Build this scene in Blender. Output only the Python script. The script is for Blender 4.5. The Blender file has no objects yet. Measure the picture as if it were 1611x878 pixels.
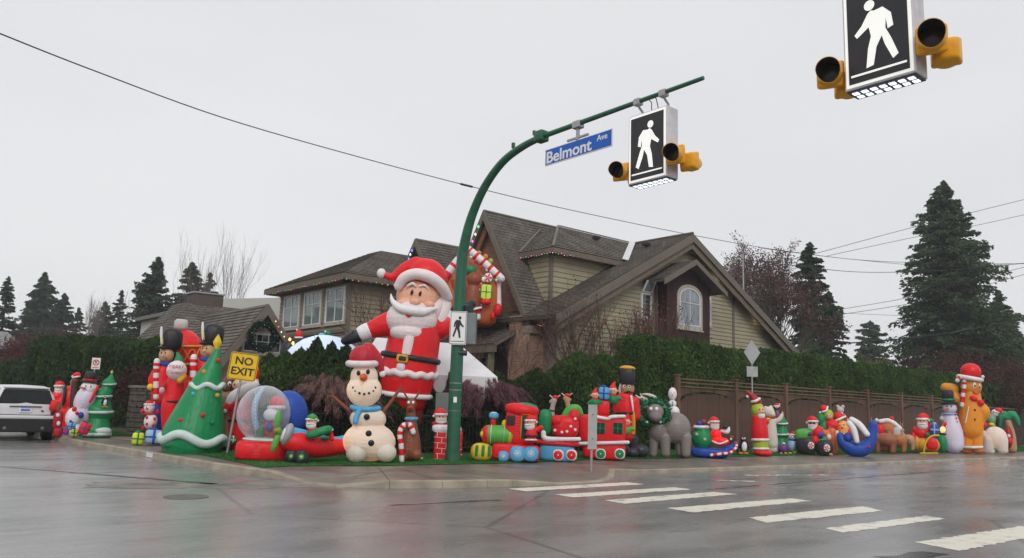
import bpy, bmesh, math, random
import numpy as np
from mathutils import Vector, Matrix, noise
random.seed(7); RNG = np.random.default_rng(7)
scene = bpy.context.scene
COL = scene.collection
PI = math.pi

# ------------------------------------------------------------------ camera
# World: X runs along the wide road (to the right in view), Y along the side street (to the left), Z up, metres.
FOC, CX, CY, EYE = 1250.0, 805.5, 439.0, 1.65
def _n(v): return v / np.linalg.norm(v)
_X = _n(np.array([(2300-CX)/FOC, (690-CY)/FOC, 1.0]))
_Y = np.array([(-270-CX)/FOC, (605-CY)/FOC, 1.0]); _Y = _n(_Y-_X*_Y.dot(_X))
_R = np.array([_X, _Y, np.cross(_X, _Y)])
cam_data = bpy.data.cameras.new("camera"); cam = bpy.data.objects.new("camera", cam_data); COL.objects.link(cam)
cam_data.sensor_width = 36.0; cam_data.lens = FOC*36.0/1611.0; cam_data.clip_start = 0.1; cam_data.clip_end = 3000
_cx, _cy, _cz = _R @ np.array([1, 0, 0.]), _R @ np.array([0, -1, 0.]), _R @ np.array([0, 0, -1.])
cam.matrix_world = Matrix(((_cx[0], _cy[0], _cz[0], 0), (_cx[1], _cy[1], _cz[1], 0), (_cx[2], _cy[2], _cz[2], EYE), (0, 0, 0, 1)))
scene.camera = cam
EYEP = np.array([0, 0, EYE])
def ray(u, v): return _R @ np.array([(u-CX)/FOC, (v-CY)/FOC, 1.0])
def P(u, v, dep): return EYEP + ray(u, v)*dep
def G(u, v, z=0.0):
    d = ray(u, v); return EYEP + d*((z-EYE)/d[2])

# ------------------------------------------------------------------ light
world = bpy.data.worlds.new("World"); scene.world = world; world.use_nodes = True
wt = world.node_tree; wn = wt.nodes; wl = wt.links; wn.clear()
wo = wn.new("ShaderNodeOutputWorld"); bgn = wn.new("ShaderNodeBackground")
sky = wn.new("ShaderNodeTexSky"); sky.sky_type = 'NISHITA'; sky.sun_disc = False
sky.sun_elevation = math.radians(38); sky.sun_rotation = math.radians(215)
bgn.inputs[1].default_value = 0.1
tc = wn.new("ShaderNodeTexCoord"); nz = wn.new("ShaderNodeTexNoise"); nz.inputs['Scale'].default_value = 1.1; nz.inputs['Detail'].default_value = 5
mp = wn.new("ShaderNodeMapping"); mp.inputs['Scale'].default_value = (1, 1, 3.0)
wl.new(tc.outputs['Generated'], mp.inputs[0]); wl.new(mp.outputs[0], nz.inputs['Vector'])
cr = wn.new("ShaderNodeValToRGB"); cr.color_ramp.elements[0].position = 0.3; cr.color_ramp.elements[1].position = 0.75
cr.color_ramp.elements[0].color = (7.80, 7.85, 8.02, 1); cr.color_ramp.elements[1].color = (9.0, 9.03, 9.15, 1)
mx = wn.new("ShaderNodeMix"); mx.data_type = 'RGBA'; mx.inputs[0].default_value = 0.96
wl.new(nz.outputs['Fac'], cr.inputs[0]); wl.new(sky.outputs[0], mx.inputs['A']); wl.new(cr.outputs[0], mx.inputs['B'])
wl.new(mx.outputs['Result'], bgn.inputs[0]); wl.new(bgn.outputs[0], wo.inputs[0])
sd = bpy.data.lights.new("sun", 'SUN'); sd.energy = 1.35; sd.angle = math.radians(30); sd.color = (1, 0.97, 0.93)
so = bpy.data.objects.new("sun", sd); COL.objects.link(so); so.location = (0, 0, 60)
so.rotation_euler = (math.radians(52), 0, math.radians(-35))
scene.view_settings.view_transform = 'Standard'; scene.view_settings.look = 'None'
scene.view_settings.exposure = 0.0; scene.view_settings.gamma = 1.0; scene.view_settings.use_curve_mapping = False

# ------------------------------------------------------------------ materials
def _mat(name):
    m = bpy.data.materials.new(name); m.use_nodes = True
    nt = m.node_tree; b = nt.nodes['Principled BSDF']; return m, nt, nt.nodes, nt.links, b
def _noisecol(nt, base, var, scale, vec=None, detail=4, stretch=None):
    N, L = nt.nodes, nt.links
    t = N.new("ShaderNodeTexCoord"); v = t.outputs['Object']
    if stretch:
        mpn = N.new("ShaderNodeMapping"); mpn.inputs['Scale'].default_value = stretch; L.new(v, mpn.inputs[0]); v = mpn.outputs[0]
    n = N.new("ShaderNodeTexNoise"); n.inputs['Scale'].default_value = scale; n.inputs['Detail'].default_value = detail; L.new(v, n.inputs['Vector'])
    r = N.new("ShaderNodeValToRGB"); r.color_ramp.elements[0].position = 0.3; r.color_ramp.elements[1].position = 0.7
    r.color_ramp.elements[0].color = [c*(1-var) for c in base]+[1]; r.color_ramp.elements[1].color = [min(1, c*(1+var)) for c in base]+[1]
    L.new(n.outputs['Fac'], r.inputs[0]); return r.outputs[0], n.outputs['Fac'], v
MATS = {}
def matte(name, col, rough=0.7, var=0.12, scale=3.0, bump=0.0, bscale=40, spec=0.3, stretch=None, metal=0.0):
    if name in MATS: return MATS[name]
    m, nt, N, L, b = _mat(name)
    c, f, v = _noisecol(nt, col, var, scale, stretch=stretch); L.new(c, b.inputs['Base Color'])
    b.inputs['Roughness'].default_value = rough; b.inputs['Specular IOR Level'].default_value = spec; b.inputs['Metallic'].default_value = metal
    if bump:
        n2 = N.new("ShaderNodeTexNoise"); n2.inputs['Scale'].default_value = bscale; n2.inputs['Detail'].default_value = 5; L.new(v, n2.inputs['Vector'])
        bp = N.new("ShaderNodeBump"); bp.inputs['Strength'].default_value = 1; bp.inputs['Distance'].default_value = bump
        L.new(n2.outputs['Fac'], bp.inputs['Height']); L.new(bp.outputs[0], b.inputs['Normal'])
    MATS[name] = m; return m
def nylon(name, col, rough=0.38, thin=0.12):
    """wind-filled cloth: faint sheen, soft puckers, some light passing through"""
    if name in MATS: return MATS[name]
    m, nt, N, L, b = _mat(name)
    c, f, v = _noisecol(nt, col, 0.05, 1.2); L.new(c, b.inputs['Base Color'])
    b.inputs['Roughness'].default_value = rough; b.inputs['Specular IOR Level'].default_value = 0.35
    n2 = N.new("ShaderNodeTexNoise"); n2.inputs['Scale'].default_value = 3.2; n2.inputs['Detail'].default_value = 3; n2.inputs['Distortion'].default_value = 0.9
    mpn = N.new("ShaderNodeMapping"); mpn.inputs['Scale'].default_value = (2.2, 2.2, 0.8); L.new(v, mpn.inputs[0]); L.new(mpn.outputs[0], n2.inputs['Vector'])
    # sewn gores: a narrow groove every 1/7 turn with fine puckers running out of it
    tg = N.new("ShaderNodeTexCoord"); sx = N.new("ShaderNodeSeparateXYZ"); L.new(tg.outputs['Generated'], sx.inputs[0])
    def mth(op, a, b_=None, c_=None):
        q = N.new("ShaderNodeMath"); q.operation = op
        for i, v_ in enumerate((a, b_, c_)):
            if v_ is None: continue
            if isinstance(v_, (int, float)): q.inputs[i].default_value = v_
            else: L.new(v_, q.inputs[i])
        return q.outputs[0]
    an = mth('ARCTAN2', mth('SUBTRACT', sx.outputs[1], .5), mth('SUBTRACT', sx.outputs[0], .5)); fr = mth('PINGPONG', mth('MULTIPLY', an, 7/6.2832), .5); seam = mth('SMOOTH_MIN', mth('MULTIPLY', fr, 9.0), 1.0, .3)
    puck = mth('MULTIPLY', mth('SINE', mth('MULTIPLY', sx.outputs[2], 95.0)), mth('MAXIMUM', mth('SUBTRACT', .22, fr), 0.0))
    hgt = mth('ADD', mth('ADD', mth('MULTIPLY', n2.outputs['Fac'], 1.1), mth('MULTIPLY', seam, .16)), mth('MULTIPLY', puck, .8))
    bp = N.new("ShaderNodeBump"); bp.inputs['Strength'].default_value = 0.65; bp.inputs['Distance'].default_value = 0.028
    L.new(hgt, bp.inputs['Height']); L.new(bp.outputs[0], b.inputs['Normal'])
    tr = N.new("ShaderNodeBsdfTranslucent"); L.new(c, tr.inputs[0])
    ms = N.new("ShaderNodeMixShader"); ms.inputs[0].default_value = thin
    L.new(b.outputs[0], ms.inputs[1]); L.new(tr.outputs[0], ms.inputs[2]); L.new(ms.outputs[0], N['Material Output'].inputs[0])
    MATS[name] = m; return m
def glow(name, col, power):
    if name in MATS: return MATS[name]
    m, nt, N, L, b = _mat(name)
    b.inputs['Base Color'].default_value = (*col, 1); b.inputs['Emission Color'].default_value = (*col, 1); b.inputs['Emission Strength'].default_value = power
    MATS[name] = m; return m
def leafy(name, ca, cb, rough=0.75, trans=0.15):
    """leaf or twig faces, each one its own shade between two greens"""
    if name in MATS: return MATS[name]
    m, nt, N, L, b = _mat(name)
    g = N.new("ShaderNodeNewGeometry"); r = N.new("ShaderNodeValToRGB"); r.color_ramp.elements[0].color = (*ca, 1); r.color_ramp.elements[1].color = (*cb, 1)
    t = N.new("ShaderNodeTexCoord"); n = N.new("ShaderNodeTexNoise"); n.inputs['Scale'].default_value = 0.9; n.inputs['Detail'].default_value = 3; L.new(t.outputs['Object'], n.inputs['Vector'])
    a = N.new("ShaderNodeMath"); a.operation = 'MULTIPLY_ADD'; a.inputs[1].default_value = 0.6
    s = N.new("ShaderNodeMath"); s.operation = 'MULTIPLY_ADD'; s.inputs[1].default_value = 1.8; s.inputs[2].default_value = -0.70
    L.new(n.outputs['Fac'], s.inputs[0]); L.new(g.outputs['Random Per Island'], a.inputs[0]); L.new(s.outputs[0], a.inputs[2]); L.new(a.outputs[0], r.inputs[0]); L.new(r.outputs[0], b.inputs['Base Color'])
    b.inputs['Roughness'].default_value = rough; b.inputs['Specular IOR Level'].default_value = 0.2
    tr = N.new("ShaderNodeBsdfTranslucent"); L.new(r.outputs[0], tr.inputs[0])
    ms = N.new("ShaderNodeMixShader"); ms.inputs[0].default_value = trans
    L.new(b.outputs[0], ms.inputs[1]); L.new(tr.outputs[0], ms.inputs[2]); L.new(ms.outputs[0], N['Material Output'].inputs[0])
    MATS[name] = m; return m
def bricky(name, c1, c2, mortar, bw, bh, msize=0.012, rough=0.85, bump=0.01, offset=0.5, streak=0.25):
    """courses laid over the UV map, which is in metres"""
    if name in MATS: return MATS[name]
    m, nt, N, L, b = _mat(name)
    t = N.new("ShaderNodeTexCoord"); br = N.new("ShaderNodeTexBrick"); br.inputs['Scale'].default_value = 1; br.offset = offset
    br.inputs['Color1'].default_value = (*c1, 1); br.inputs['Color2'].default_value = (*c2, 1); br.inputs['Mortar'].default_value = (*mortar, 1)
    br.inputs['Brick Width'].default_value = bw; br.inputs['Row Height'].default_value = bh; br.inputs['Mortar Size'].default_value = msize
    L.new(t.outputs['UV'], br.inputs['Vector'])
    n = N.new("ShaderNodeTexNoise"); n.inputs['Scale'].default_value = 1.3; n.inputs['Detail'].default_value = 6; L.new(t.outputs['Object'], n.inputs['Vector'])
    mxx = N.new("ShaderNodeMix"); mxx.data_type = 'RGBA'; mxx.blend_type = 'MULTIPLY'; mxx.inputs[0].default_value = 1
    r = N.new("ShaderNodeValToRGB"); r.color_ramp.elements[0].position = .3; r.color_ramp.elements[1].position = .7
    r.color_ramp.elements[0].color = (1-streak,)*3+(1,); r.color_ramp.elements[1].color = (1+streak*.6,)*3+(1,)
    L.new(n.outputs['Fac'], r.inputs[0]); L.new(br.outputs['Color'], mxx.inputs['A']); L.new(r.outputs[0], mxx.inputs['B']); L.new(mxx.outputs['Result'], b.inputs['Base Color'])
    bp = N.new("ShaderNodeBump"); bp.invert = True; bp.inputs['Distance'].default_value = bump; L.new(br.outputs['Fac'], bp.inputs['Height']); L.new(bp.outputs[0], b.inputs['Normal'])
    b.inputs['Roughness'].default_value = rough; b.inputs['Specular IOR Level'].default_value = 0.25
    MATS[name] = m; return m
def wet_road():
    m, nt, N, L, b = _mat("wet_asphalt")
    t = N.new("ShaderNodeTexCoord")
    def nz(scale, detail, stretch=(1, 1, 1), dist=0.0):
        mpn = N.new("ShaderNodeMapping"); mpn.inputs['Scale'].default_value = stretch; L.new(t.outputs['Object'], mpn.inputs[0])
        n = N.new("ShaderNodeTexNoise"); n.inputs['Scale'].default_value = scale; n.inputs['Detail'].default_value = detail; n.inputs['Distortion'].default_value = dist
        L.new(mpn.outputs[0], n.inputs['Vector']); return n.outputs['Fac']
    def ramp(f, p0, c0, p1, c1):
        r = N.new("ShaderNodeValToRGB"); r.color_ramp.elements[0].position = p0; r.color_ramp.elements[1].position = p1
        r.color_ramp.elements[0].color = (*c0, 1) if len(c0) == 3 else c0; r.color_ramp.elements[1].color = (*c1, 1); L.new(f, r.inputs[0]); return r.outputs[0]
    big = nz(0.35, 6, (0.45, 1.3, 1), 0.6); grit = nz(60, 4); mid = nz(2.2, 6, (0.5, 1.4, 1))
    c1 = ramp(big, .32, (0.095, 0.095, 0.092), .68, (0.225, 0.222, 0.212))
    c2 = ramp(grit, .35, (0.45,)*3, .7, (1.55,)*3)
    mm = N.new("ShaderNodeMix"); mm.data_type = 'RGBA'; mm.blend_type = 'MULTIPLY'; mm.inputs[0].default_value = 1; L.new(c1, mm.inputs['A']); L.new(c2, mm.inputs['B'])
    # cracks
    vo = N.new("ShaderNodeTexVoronoi"); vo.feature = 'DISTANCE_TO_EDGE'; vo.inputs['Scale'].default_value = 0.16
    wp = N.new("ShaderNodeMix"); wp.data_type = 'VECTOR'; wp.inputs[0].default_value = 0.05
    nzc = N.new("ShaderNodeTexNoise"); nzc.inputs['Scale'].default_value = 1.2; nzc.inputs['Detail'].default_value = 5; L.new(t.outputs['Object'], nzc.inputs['Vector'])
    L.new(t.outputs['Object'], wp.inputs['A']); L.new(nzc.outputs['Color'], wp.inputs['B']); L.new(wp.outputs['Result'], vo.inputs['Vector'])
    ck = ramp(vo.outputs['Distance'], 0.0, (0.2,)*3, 0.008, (1,)*3)
    m2 = N.new("ShaderNodeMix"); m2.data_type = 'RGBA'; m2.blend_type = 'MULTIPLY'; m2.inputs[0].default_value = 1; L.new(mm.outputs['Result'], m2.inputs['A']); L.new(ck, m2.inputs['B'])
    L.new(m2.outputs['Result'], b.inputs['Base Color'])
    rr = ramp(mid, .3, (0.25,)*3, .7, (0.5,)*3); L.new(rr, b.inputs['Roughness'])
    b.inputs['Specular IOR Level'].default_value = 0.35; b.inputs['Coat Weight'].default_value = 0.9; b.inputs['Coat IOR'].default_value = 1.5; L.new(ramp(nz(0.9, 4, (.5, 1.2, 1)), .35, (0.20,)*3, .7, (0.40,)*3), b.inputs['Coat Roughness'])
    bp = N.new("ShaderNodeBump"); bp.inputs['Distance'].default_value = 0.0022; bp.inputs['Strength'].default_value = 0.8; L.new(grit, bp.inputs['Height'])
    bp2 = N.new("ShaderNodeBump"); bp2.inputs['Distance'].default_value = 0.010; bp2.inputs['Strength'].default_value = 0.5; L.new(mid, bp2.inputs['Height']); L.new(bp.outputs[0], bp2.inputs['Normal'])
    L.new(bp2.outputs[0], b.inputs['Normal'])
    bp3 = N.new('ShaderNodeBump'); bp3.inputs['Distance'].default_value = 0.004; bp3.inputs['Strength'].default_value = 0.5; L.new(mid, bp3.inputs['Height']); L.new(bp3.outputs[0], b.inputs['Coat Normal'])
    return m

RED = nylon("red_nylon", (0.80, 0.012, 0.018)); DRED = nylon("deep_red_nylon", (0.42, 0.012, 0.02)); WHT = nylon("white_nylon", (0.85, 0.83, 0.84))
PINKW = nylon("pinkish_white_nylon", (0.86, 0.75, 0.76)); GRN = nylon("green_nylon", (0.008, 0.25, 0.085)); LGRN = nylon("bright_green_nylon", (0.10, 0.42, 0.07))
LIME = nylon("lime_nylon", (0.42, 0.52, 0.03)); BLK = nylon("black_nylon", (0.018, 0.018, 0.022), thin=0.03); BLU = nylon("blue_nylon", (0.02, 0.08, 0.42))
SKYB = nylon("sky_blue_nylon", (0.10, 0.42, 0.72)); PALEB = nylon("pale_blue_nylon", (0.35, 0.52, 0.72)); YEL = nylon("yellow_nylon", (0.85, 0.60, 0.03)); ORG = nylon("orange_nylon", (0.80, 0.24, 0.02))
GOLD = nylon("gold_nylon", (0.72, 0.36, 0.03)); SKIN = nylon("peach_nylon", (0.86, 0.47, 0.32)); BRN = nylon("brown_nylon", (0.23, 0.07, 0.035)); TAN = nylon("tan_nylon", (0.50, 0.30, 0.16))
GRYN = nylon("grey_nylon", (0.26, 0.225, 0.21)); MINT = nylon("mint_white_nylon", (0.62, 0.74, 0.70)); CREAM = nylon("cream_nylon", (0.86, 0.80, 0.72), thin=0.35); PUR = nylon("purple_nylon", (0.14, 0.05, 0.22))
CARROT = nylon("carrot_nylon", (0.85, 0.13, 0.01)); LAV = nylon("lavender_white_nylon", (0.72, 0.66, 0.78)); GLBR = nylon("gingerbread_nylon", (0.75, 0.30, 0.02)); SILV = nylon("silver_nylon", (0.55, 0.53, 0.53), rough=.3)
EYEB = matte("eye_black", (0.01, 0.01, 0.012), 0.3, 0.0); EYEW = matte("eye_white", (0.85, 0.85, 0.85), 0.4, 0.0)
METAL = matte("galvanised_steel", (0.38, 0.38, 0.39), 0.45, .15, 6, metal=.6); DMET = matte("dark_iron", (0.02, 0.02, 0.022), 0.5)

# ------------------------------------------------------------------ mesh helpers
def mesh_np(name, V, F, mat=None, smooth=False, UV=None, parent=None, mats=None, fmat=None):
    """V (n,3); F list of tuples or (m,k) array"""
    me = bpy.data.meshes.new(name); V = np.asarray(V, dtype=np.float32)
    if isinstance(F, np.ndarray):
        m, k = F.shape; me.vertices.add(len(V)); me.vertices.foreach_set('co', V.ravel())
        me.loops.add(m*k); me.loops.foreach_set('vertex_index', F.astype(np.int32).ravel())
        me.polygons.add(m); me.polygons.foreach_set('loop_start', np.arange(0, m*k, k, dtype=np.int32))
        try: me.polygons.foreach_set('loop_total', np.full(m, k, dtype=np.int32))
        except Exception: pass
        me.update(calc_edges=True)
    else:
        me.from_pydata([tuple(map(float, v)) for v in V], [], [tuple(int(i) for i in f) for f in F]); me.update()
    if smooth: me.polygons.foreach_set('use_smooth', np.ones(len(me.polygons), dtype=bool))
    if UV is not None:
        lay = me.uv_layers.new(name="UVMap"); idx = np.empty(len(me.loops), dtype=np.int32); me.loops.foreach_get('vertex_index', idx)
        lay.data.foreach_set('uv', np.asarray(UV, dtype=np.float32)[idx].ravel())
    for mm in (mats or ([mat] if mat else [])): me.materials.append(mm)
    if fmat is not None: me.polygons.foreach_set('material_index', np.asarray(fmat, dtype=np.int32))
    o = bpy.data.objects.new(name, me); COL.objects.link(o)
    if parent: o.parent = parent
    return o
def tag(o, label=None, cat=None, group=None, kind=None):
    if label: o['label'] = label
    if cat: o['category'] = cat
    if group: o['group'] = group
    if kind: o['kind'] = kind
    return o
def empty(name, loc=(0, 0, 0), rz=0.0):
    o = bpy.data.objects.new(name, None); COL.objects.link(o); o.location = [float(c) for c in loc]; o.rotation_euler = (0, 0, rz); o.empty_display_size = 0.2; return o
class MB:
    """gathers shapes, then links them as one mesh"""
    def __init__(s): s.V = []; s.F = []; s.U = []; s.hasuv = False
    def add(s, V, F, UV=None):
        n = len(s.V); s.V += [tuple(map(float, v)) for v in V]; s.F += [tuple(int(i)+n for i in f) for f in F]
        if UV is None: s.U += [(0, 0)]*len(V)
        else: s.U += [tuple(map(float, u)) for u in UV]; s.hasuv = True
        return s
    def box(s, c, size, rz=0.0, rx=0.0, ry=0.0):
        M = Matrix.Rotation(rz, 3, 'Z') @ Matrix.Rotation(ry, 3, 'Y') @ Matrix.Rotation(rx, 3, 'X'); hx, hy, hz = [a/2 for a in size]; c = Vector([float(a) for a in c])
        V = [c+M @ Vector((x*hx, y*hy, z*hz)) for z in (-1, 1) for y in (-1, 1) for x in (-1, 1)]
        return s.add(V, [(0, 2, 3, 1), (4, 5, 7, 6), (0, 1, 5, 4), (2, 6, 7, 3), (0, 4, 6, 2), (1, 3, 7, 5)])
    def bbox(s, c, size, bev=0.02, rz=0.0):
        """box with chamfered edges"""
        bm = bmesh.new(); bmesh.ops.create_cube(bm, size=1.0)
        for v in bm.verts: v.co = Vector((v.co.x*size[0], v.co.y*size[1], v.co.z*size[2]))
        bmesh.ops.bevel(bm, geom=list(bm.edges), offset=min(bev, min(size)*.45), segments=2, affect='EDGES', profile=.5)
        M = Matrix.Rotation(rz, 3, 'Z'); c = Vector([float(a) for a in c]); V = [c+M @ v.co for v in bm.verts]; bm.verts.index_update()
        F = [[v.index for v in f.verts] for f in bm.faces]; bm.free(); return s.add(V, F)
    def tube(s, pts, r, seg=8, caps=True):
        pts = [np.array([float(a) for a in p]) for p in pts]; n = len(pts); rs = r if hasattr(r, '__len__') else [r]*n; V = []; F = []
        t0 = _n(pts[1]-pts[0]); a = np.array([0, 0, 1.]) if abs(t0[2]) < .9 else np.array([1., 0, 0]); b1 = _n(np.cross(t0, a))
        for i in range(n):
            t = _n(pts[min(i+1, n-1)]-pts[max(i-1, 0)]); b1 = b1-t*b1.dot(t)
            b1 = _n(b1) if np.linalg.norm(b1) > 1e-6 else _n(np.cross(t, a)); b2 = np.cross(t, b1)
            for k in range(seg):
                an = 2*PI*k/seg; V.append(pts[i]+rs[i]*(math.cos(an)*b1+math.sin(an)*b2))
        for i in range(n-1):
            for k in range(seg): F.append((i*seg+k, i*seg+(k+1) % seg, (i+1)*seg+(k+1) % seg, (i+1)*seg+k))
        if caps: F.append(tuple(range(seg))[::-1]); F.append(tuple((n-1)*seg+k for k in range(seg)))
        return s.add(V, F)
    def lathe(s, prof, c=(0, 0, 0), seg=20, M=None):
        V = []; F = []; n = len(prof)
        for (r, z) in prof:
            for k in range(seg): V.append(Vector((r*math.cos(2*PI*k/seg), r*math.sin(2*PI*k/seg), z)))
        for i in range(n-1):
            for k in range(seg): F.append((i*seg+k, i*seg+(k+1) % seg, (i+1)*seg+(k+1) % seg, (i+1)*seg+k))
        F.append(tuple(range(seg))[::-1]); F.append(tuple((n-1)*seg+k for k in range(seg)))
        c = Vector([float(a) for a in c]); V = [c+(M @ v if M else v) for v in V]; return s.add(V, F)
    def prism(s, poly, o, ex, ez, ny, th):
        """polygon (u,v) on axes ex, ez from origin o, thickened by th along ny"""
        o, ex, ez, ny = [np.array(a, float) for a in (o, ex, ez, ny)]; n = len(poly); V = [o+ex*u+ez*v for u, v in poly]+[o+ex*u+ez*v+ny*th for u, v in poly]
        F = [tuple(range(n)), tuple(range(2*n-1, n-1, -1))]+[(i, i+n, (i+1) % n+n, (i+1) % n) for i in range(n)]
        UV = [(u, v) for u, v in poly]*2; return s.add(V, F, UV)
    def build(s, name, mat, parent=None, smooth=False, bev=0):
        o = mesh_np(name, s.V, s.F, mat, smooth, s.U if s.hasuv else None, parent)
        bm = bmesh.new(); bm.from_mesh(o.data); bmesh.ops.recalc_face_normals(bm, faces=bm.faces); bm.to_mesh(o.data); bm.free()
        if smooth: o.data.set_sharp_from_angle(angle=math.radians(50))
        if bev:
            mo = o.modifiers.new('bevel', 'BEVEL'); mo.width = bev; mo.segments = 2; mo.limit_method = 'ANGLE'
        return o
def text_part(name, txt, size, mat, parent, M, ext=0.004, align='CENTER', sx=1.0, bold=0.0):
    cu = bpy.data.curves.new(name, 'FONT'); cu.body = txt; cu.size = size; cu.extrude = ext; cu.align_x = align; cu.align_y = 'CENTER'; cu.offset = bold
    t = bpy.data.objects.new(name, cu); COL.objects.link(t); dg = bpy.context.evaluated_depsgraph_get(); me = bpy.data.meshes.new_from_object(t.evaluated_get(dg)); bpy.data.objects.remove(t)
    me.transform(M @ Matrix.Diagonal((sx, 1, 1, 1))); me.materials.clear(); me.materials.append(mat)
    o = bpy.data.objects.new(name, me); COL.objects.link(o); o.parent = parent; return o
def frame_mat(o, ex, ez):
    """matrix whose X is ex, Y is ez (up the board) and Z points off the board"""
    ex = Vector([float(a) for a in ex]).normalized(); ez = Vector([float(a) for a in ez]).normalized(); nn = ex.cross(ez); o = [float(a) for a in o]
    return Matrix(((ex.x, ez.x, nn.x, o[0]), (ex.y, ez.y, nn.y, o[1]), (ex.z, ez.z, nn.z, o[2]), (0, 0, 0, 1)))
# ------------------------------------------------------------------ setting: ground, roads, kerb, pavement, lawn
def sheet(name, pts, z, mat, sub=1):
    o = mesh_np(name, [(x, y, z) for x, y in pts], [tuple(range(len(pts)))], mat); tag(o, kind='structure')
    if o.data.polygons[0].normal.z < 0: o.data.flip_normals()
    return o
SOIL = matte("damp_soil", (0.06, 0.045, 0.03), .9, .3, 1.5, .02, 12)
sheet('ground', [(-320, -320), (320, -320), (320, 320), (-320, 320)], -0.02, SOIL)
sheet('road', [(-40, -60), (250, -60), (250, 16), (9, 16.5), (8.5, 120), (-4.5, 120), (-6, 12), (-40, 12)], 0.0, wet_road())
CONC = matte("wet_concrete", (0.155, 0.137, 0.110), .33, .32, .9, .006, 60, spec=.5); KERB = matte("kerb_concrete", (0.29, 0.25, 0.185), .42, .3, 2.2, .006, 50, spec=.45)
TURF = matte("wet_turf", (0.028, 0.11, 0.028), .8, .35, 3, .01, 80)
KP = [(5.6, 118), (5.9, 60), (6.05, 40), (6.15, 31.9), (6.25, 29.2), (6.38, 26.8), (6.75, 22.8), (7.0, 18.9), (7.18, 17.6), (7.35, 16.5), (7.5, 15.2), (7.75, 14.3), (8.6, 13.72), (9.6, 13.35), (10.6, 13.15), (11.2, 13.05), (12.6, 13.0), (14.0, 13.1), (14.9, 13.55), (15.7, 14.25), (16.9, 14.4), (20, 14.2), (25, 14.05), (44, 13.8), (80, 13.6), (240, 13.4)]
KH = {9: .15, 10: .03, 11: .05, 12: .15, 15: .14, 16: .03, 17: .03, 18: .06, 19: .16}
def kh(i): return KH.get(i, .15 if i < 20 else .10)
# resample, with the kerb height carried along
RP = []
for i in range(len(KP)-1):
    a, b = np.array(KP[i]), np.array(KP[i+1]); L = np.linalg.norm(b-a); n = max(1, int(round(L/1.6))) if (3 <= i and b[0] < 62) else max(1, int(L/12))
    for k in range(n):
        t = k/n; RP.append((*(a*(1-t)+b*t), kh(i)*(1-t)+kh(i+1)*t))
RP.append((*KP[-1], .1)); RP = np.array(RP)
T = np.gradient(RP[:, :2], axis=0); T /= np.linalg.norm(T, axis=1)[:, None]; NR = np.stack([-T[:, 1], T[:, 0]], 1)   # inward (to the left of travel)
if NR[5][0] < 0: NR = -NR
kerb = empty('kerb'); tag(kerb, kind='structure')
for i in range(len(RP)-1):
    a, b = RP[i], RP[i+1]; na, nb = NR[i], NR[i+1]; g = 0.004; d = b[:2]-a[:2]; L = np.linalg.norm(d); d = d/L*g
    A0, B0 = a[:2]+d, b[:2]-d; A1, B1 = A0+na*.16, B0+nb*.16; A00, B00 = A0-na*.02, B0-nb*.02
    V = [(*A00, -.015), (*B00, -.015), (*B1, -.015), (*A1, -.015), (*A0, a[2]-.02), (*B0, b[2]-.02), (*B1, b[2]), (*A1, a[2]), (*(A0+na*.03), a[2]), (*(B0+nb*.03), b[2])]
    mesh_np('kerb_stone', V, [(0, 1, 5, 4), (4, 5, 9, 8), (8, 9, 6, 7), (3, 2, 1, 0), (0, 4, 8, 7, 3), (1, 2, 6, 9, 5), (2, 3, 7, 6)], KERB, parent=kerb)
rows = []
for off, f in ((.162, None), (.5, .6), (.95, .0)):
    rows.append([(*(RP[i, :2]+NR[i]*off), (RP[i, 2]-.006)*((f if f is not None else 1))+.14*(1-(f if f is not None else 1))) for i in range(len(RP))])
sheet('pavement_bed', [tuple(RP[i, :2]+NR[i]*.165) for i in range(len(RP))]+[(240, 118)], .022, CONC); V = [p for r in rows for p in r]; n = len(RP); F = [(r*n+i, r*n+i+1, (r+1)*n+i+1, (r+1)*n+i) for r in range(2) for i in range(n-1)]
V.append((240, 118, .14)); F += [tuple(range(2*n, 3*n))+(len(V)-1,)]
pv = mesh_np('pavement', V, F, CONC); tag(pv, kind='structure'); bm = bmesh.new(); bm.from_mesh(pv.data); bmesh.ops.recalc_face_normals(bm, faces=bm.faces); bm.to_mesh(pv.data); bm.free()
if pv.data.polygons[0].normal.z < 0: pv.data.flip_normals()
sheet('yard_ground', [(8.6, 24.6), (9.5, 20.4), (60, 20.2), (230, 20), (230, 110), (9.5, 110)], .145, SOIL)
sheet('driveway', [(8.2, 25), (14.5, 24.9), (17, 33), (9.6, 31.2), (7.4, 31.0)], .150, matte("driveway_concrete", (0.20, 0.165, 0.125), .5, .25, 1, .005, 50, spec=.5))
GT = leafy("grass_blades", (0.018, 0.09, 0.016), (0.06, 0.24, 0.055), .6, .2)
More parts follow.
